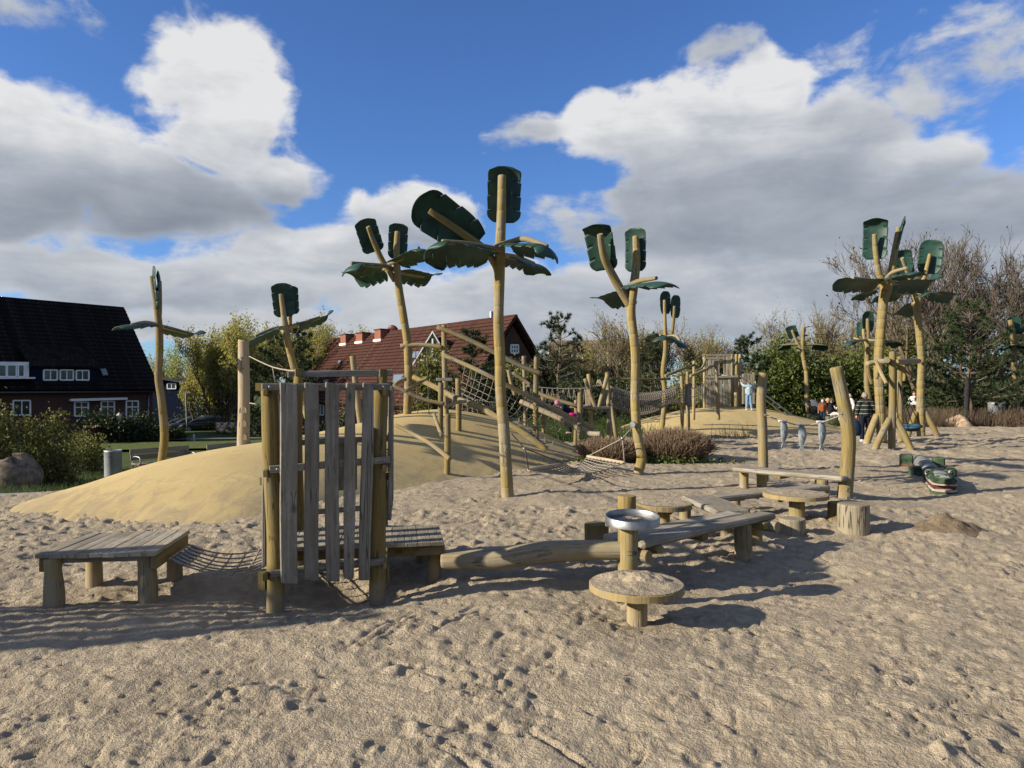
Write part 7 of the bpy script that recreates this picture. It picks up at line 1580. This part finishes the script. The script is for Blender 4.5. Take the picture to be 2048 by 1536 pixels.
# bent child between the logs
q = P(1133, 868, 18.9)
person('person in a pink woolly hat and dark jacket bending forward between the logs', (q.x + .05, q.y, q.z), R(190), 1.12, pose(pelvis=(0, -.06, .48), chest=(0, .10, .62), neck=(0, .19, .69), head=(0, .27, .735), shl=(-.10, .15, .66), shr=(.10, .15, .66), ell=(-.13, .20, .52), elr=(.13, .20, .52), wrl=(-.10, .27, .40), wrr=(.10, .27, .40), hipl=(-.055, -.06, .46), hipr=(.055, -.06, .46), knl=(-.06, .0, .25), knr=(.06, .0, .25), anl=(-.06, -.04, .045), anr=(.06, -.05, .045)),
       dict(top=cloth('navy_jacket', (.016, .016, .03)), legs=cloth('black_trousers', (.012, .012, .018)), shoe=plain('pink_trainers', (.35, .25, .3), .6), hair=SKIN), hat=cloth('pink_wool', (.42, .16, .20), 90, .5))
pk = bpy.data.objects[[o.name for o in bpy.data.objects if o.name.startswith('person')][-1]]
MB().tube([P(1146, 826, 18.75), P(1144, 838, 18.8)], [.10, .12], 10).build('back_panel', cloth('bright_pink', (.50, .02, .14)), pk)
# far group
z_ = .12; q = P(1645, 849, 29.6)
person('person in a rust brown jacket and pale pink hat on the right mound', (q.x, q.y, q.z), R(265), 1.05, pose(wrl=(-.17, .04, .5), wrr=(.17, .04, .5), anl=(-.09, 0, .045), anr=(.09, 0, .045)),
       dict(top=cloth('rust_jacket', (.22, .075, .03)), legs=cloth('jeans', (.02, .035, .06)), shoe=BLACK, hair=SKIN), hat=cloth('pale_pink_wool', (.62, .36, .46)))
SIT = dict(pelvis=(0, 0, .29), chest=(0, .01, .47), neck=(0, .02, .59), head=(0, .035, .675), shl=(-.11, .01, .555), shr=(.11, .01, .555), ell=(-.14, .05, .42), elr=(.14, .05, .42), wrl=(-.07, .17, .38), wrr=(.07, .17, .38), hipl=(-.055, 0, .28), hipr=(.055, 0, .28), knl=(-.07, .24, .28), knr=(.07, .24, .28), anl=(-.07, .25, .045), anr=(.07, .25, .045))
def seated(lab, px, py, D, yaw, H, top, legs, hair, hat=None):
    q = P(px, py, D); person(lab, (q.x, q.y, q.z), yaw, H, SIT, dict(top=cloth(lab[:12] + '_top', top), legs=cloth(lab[:12] + '_legs', legs), shoe=plain('light_shoe', (.5, .5, .5), .6), hair=plain('hair_' + str(px), hair, .8)), hat=hat)
    s_ = thing('park_stool', 'plain grey seat block under the person ' + lab.split('person ')[1].split(',')[0], 'seat', (q.x, q.y, q.z)); MB().box(V(q.x, q.y, q.z + H * .105), V(.2, 0, 0), V(0, .2, 0), V(0, 0, H * .105)).build('block', W_GREY, s_)
seated('person in dark brown with fair hair, sitting left of the picnic table', 1654, 846, 36, R(300), 1.7, (.05, .022, .018), (.05, .04, .03), (.35, .22, .12))
seated('person in black with pale trousers, sitting at the picnic table', 1661, 848, 34.5, R(330), 1.7, (.012, .012, .014), (.5, .48, .45), (.06, .035, .02))
seated('person in white with dark glasses, sitting on the grass edge behind the swing', 1829, 832, 36, R(240), 1.65, (.70, .68, .66), (.05, .05, .06), (.16, .07, .04))
q = P(1700, 852, 33); person('person in a pale patterned top standing behind the bent yellow post', (q.x, q.y, q.z), R(200), 1.5, pose(), dict(top=cloth('patterned_top', (.5, .45, .42), 14, .5), legs=cloth('dark_leggings', (.02, .02, .025)), shoe=BLACK, hair=plain('light_hair', (.45, .36, .3), .8)), hairlen=.5)
pt = thing('picnic_table', 'dark picnic table with white cups behind the bent yellow post', 'table', P(1674, 846, 35))
MB().board(P(1665, 820, 35), P(1690, 820, 35), V(0, .7, 0), UP * .05).build('top', W_GREY, pt)
for x in (1668, 1687): MB().board(P(x, 850, 35), P(x, 821, 35), V(.08, 0, 0), V(0, .5, 0)).build('leg', W_GREY, pt)
for i, x in enumerate((1668.5, 1672.5)): c = P(x, 818.5, 34.9); tag(MB().loft([[c + V(r_ * math.cos(6.283 * j / 8), r_ * math.sin(6.283 * j / 8), z) for j in range(8)] for r_, z in ((.05, -.02), (.06, .1), (.03, .16 - .06 * i))]).build('cup', WHITE, None), ('taller white bottle on the picnic table', 'low white cup on the picnic table')[i], 'cup')
# pram
pc = P(1627, 846, 32.5); pr = thing('pram', 'black pram with folded hood beside the far palm', 'pram', pc)
def pq(x, y, z): return pc + V(x, y, z)
MB().loft([[pq(.0 + .30 * k * math.cos(a), .22 * math.sin(a) * k, z) for a in [6.283 * j / 12 for j in range(12)]] for k, z in ((.6, .42), (.9, .5), (1, .66), (1, .72))]).build('seat', BLACK, pr)
MB().loft([[pq(-.05 + .34 * math.cos(e) * k, .24 * math.sin(a) * 1.0, .72 + .36 * math.sin(e) * math.cos(a)) for a in [-1.4 + 2.8 * j / 8 for j in range(9)]] for e, k in ((.2, 1), (.8, 1), (1.4, 1), (2.0, 1))], closed=False, cap=False).build('hood', cloth('grey_hood', (.12, .13, .14)), pr)
for s_ in (-.22, .22):
    MB().tube([pq(.32, s_, .12), pq(-.1, s_, .55), pq(-.42, s_, .95)], .018, 6, 2).build('frame', STEEL_D, pr); MB().tube([pq(-.34, s_, .12), pq(.1, s_, .5)], .018, 6).build('frame', STEEL_D, pr)
    for x in (-.34, .32): MB().disc(pq(x, s_ * 1.15, .12), V(0, 1, 0), .13, .05, 16).build('wheel', TYRE, pr)
MB().tube([pq(-.42, -.22, .95), pq(-.42, .22, .95)], .018, 6).build('handle', BLACK, pr)
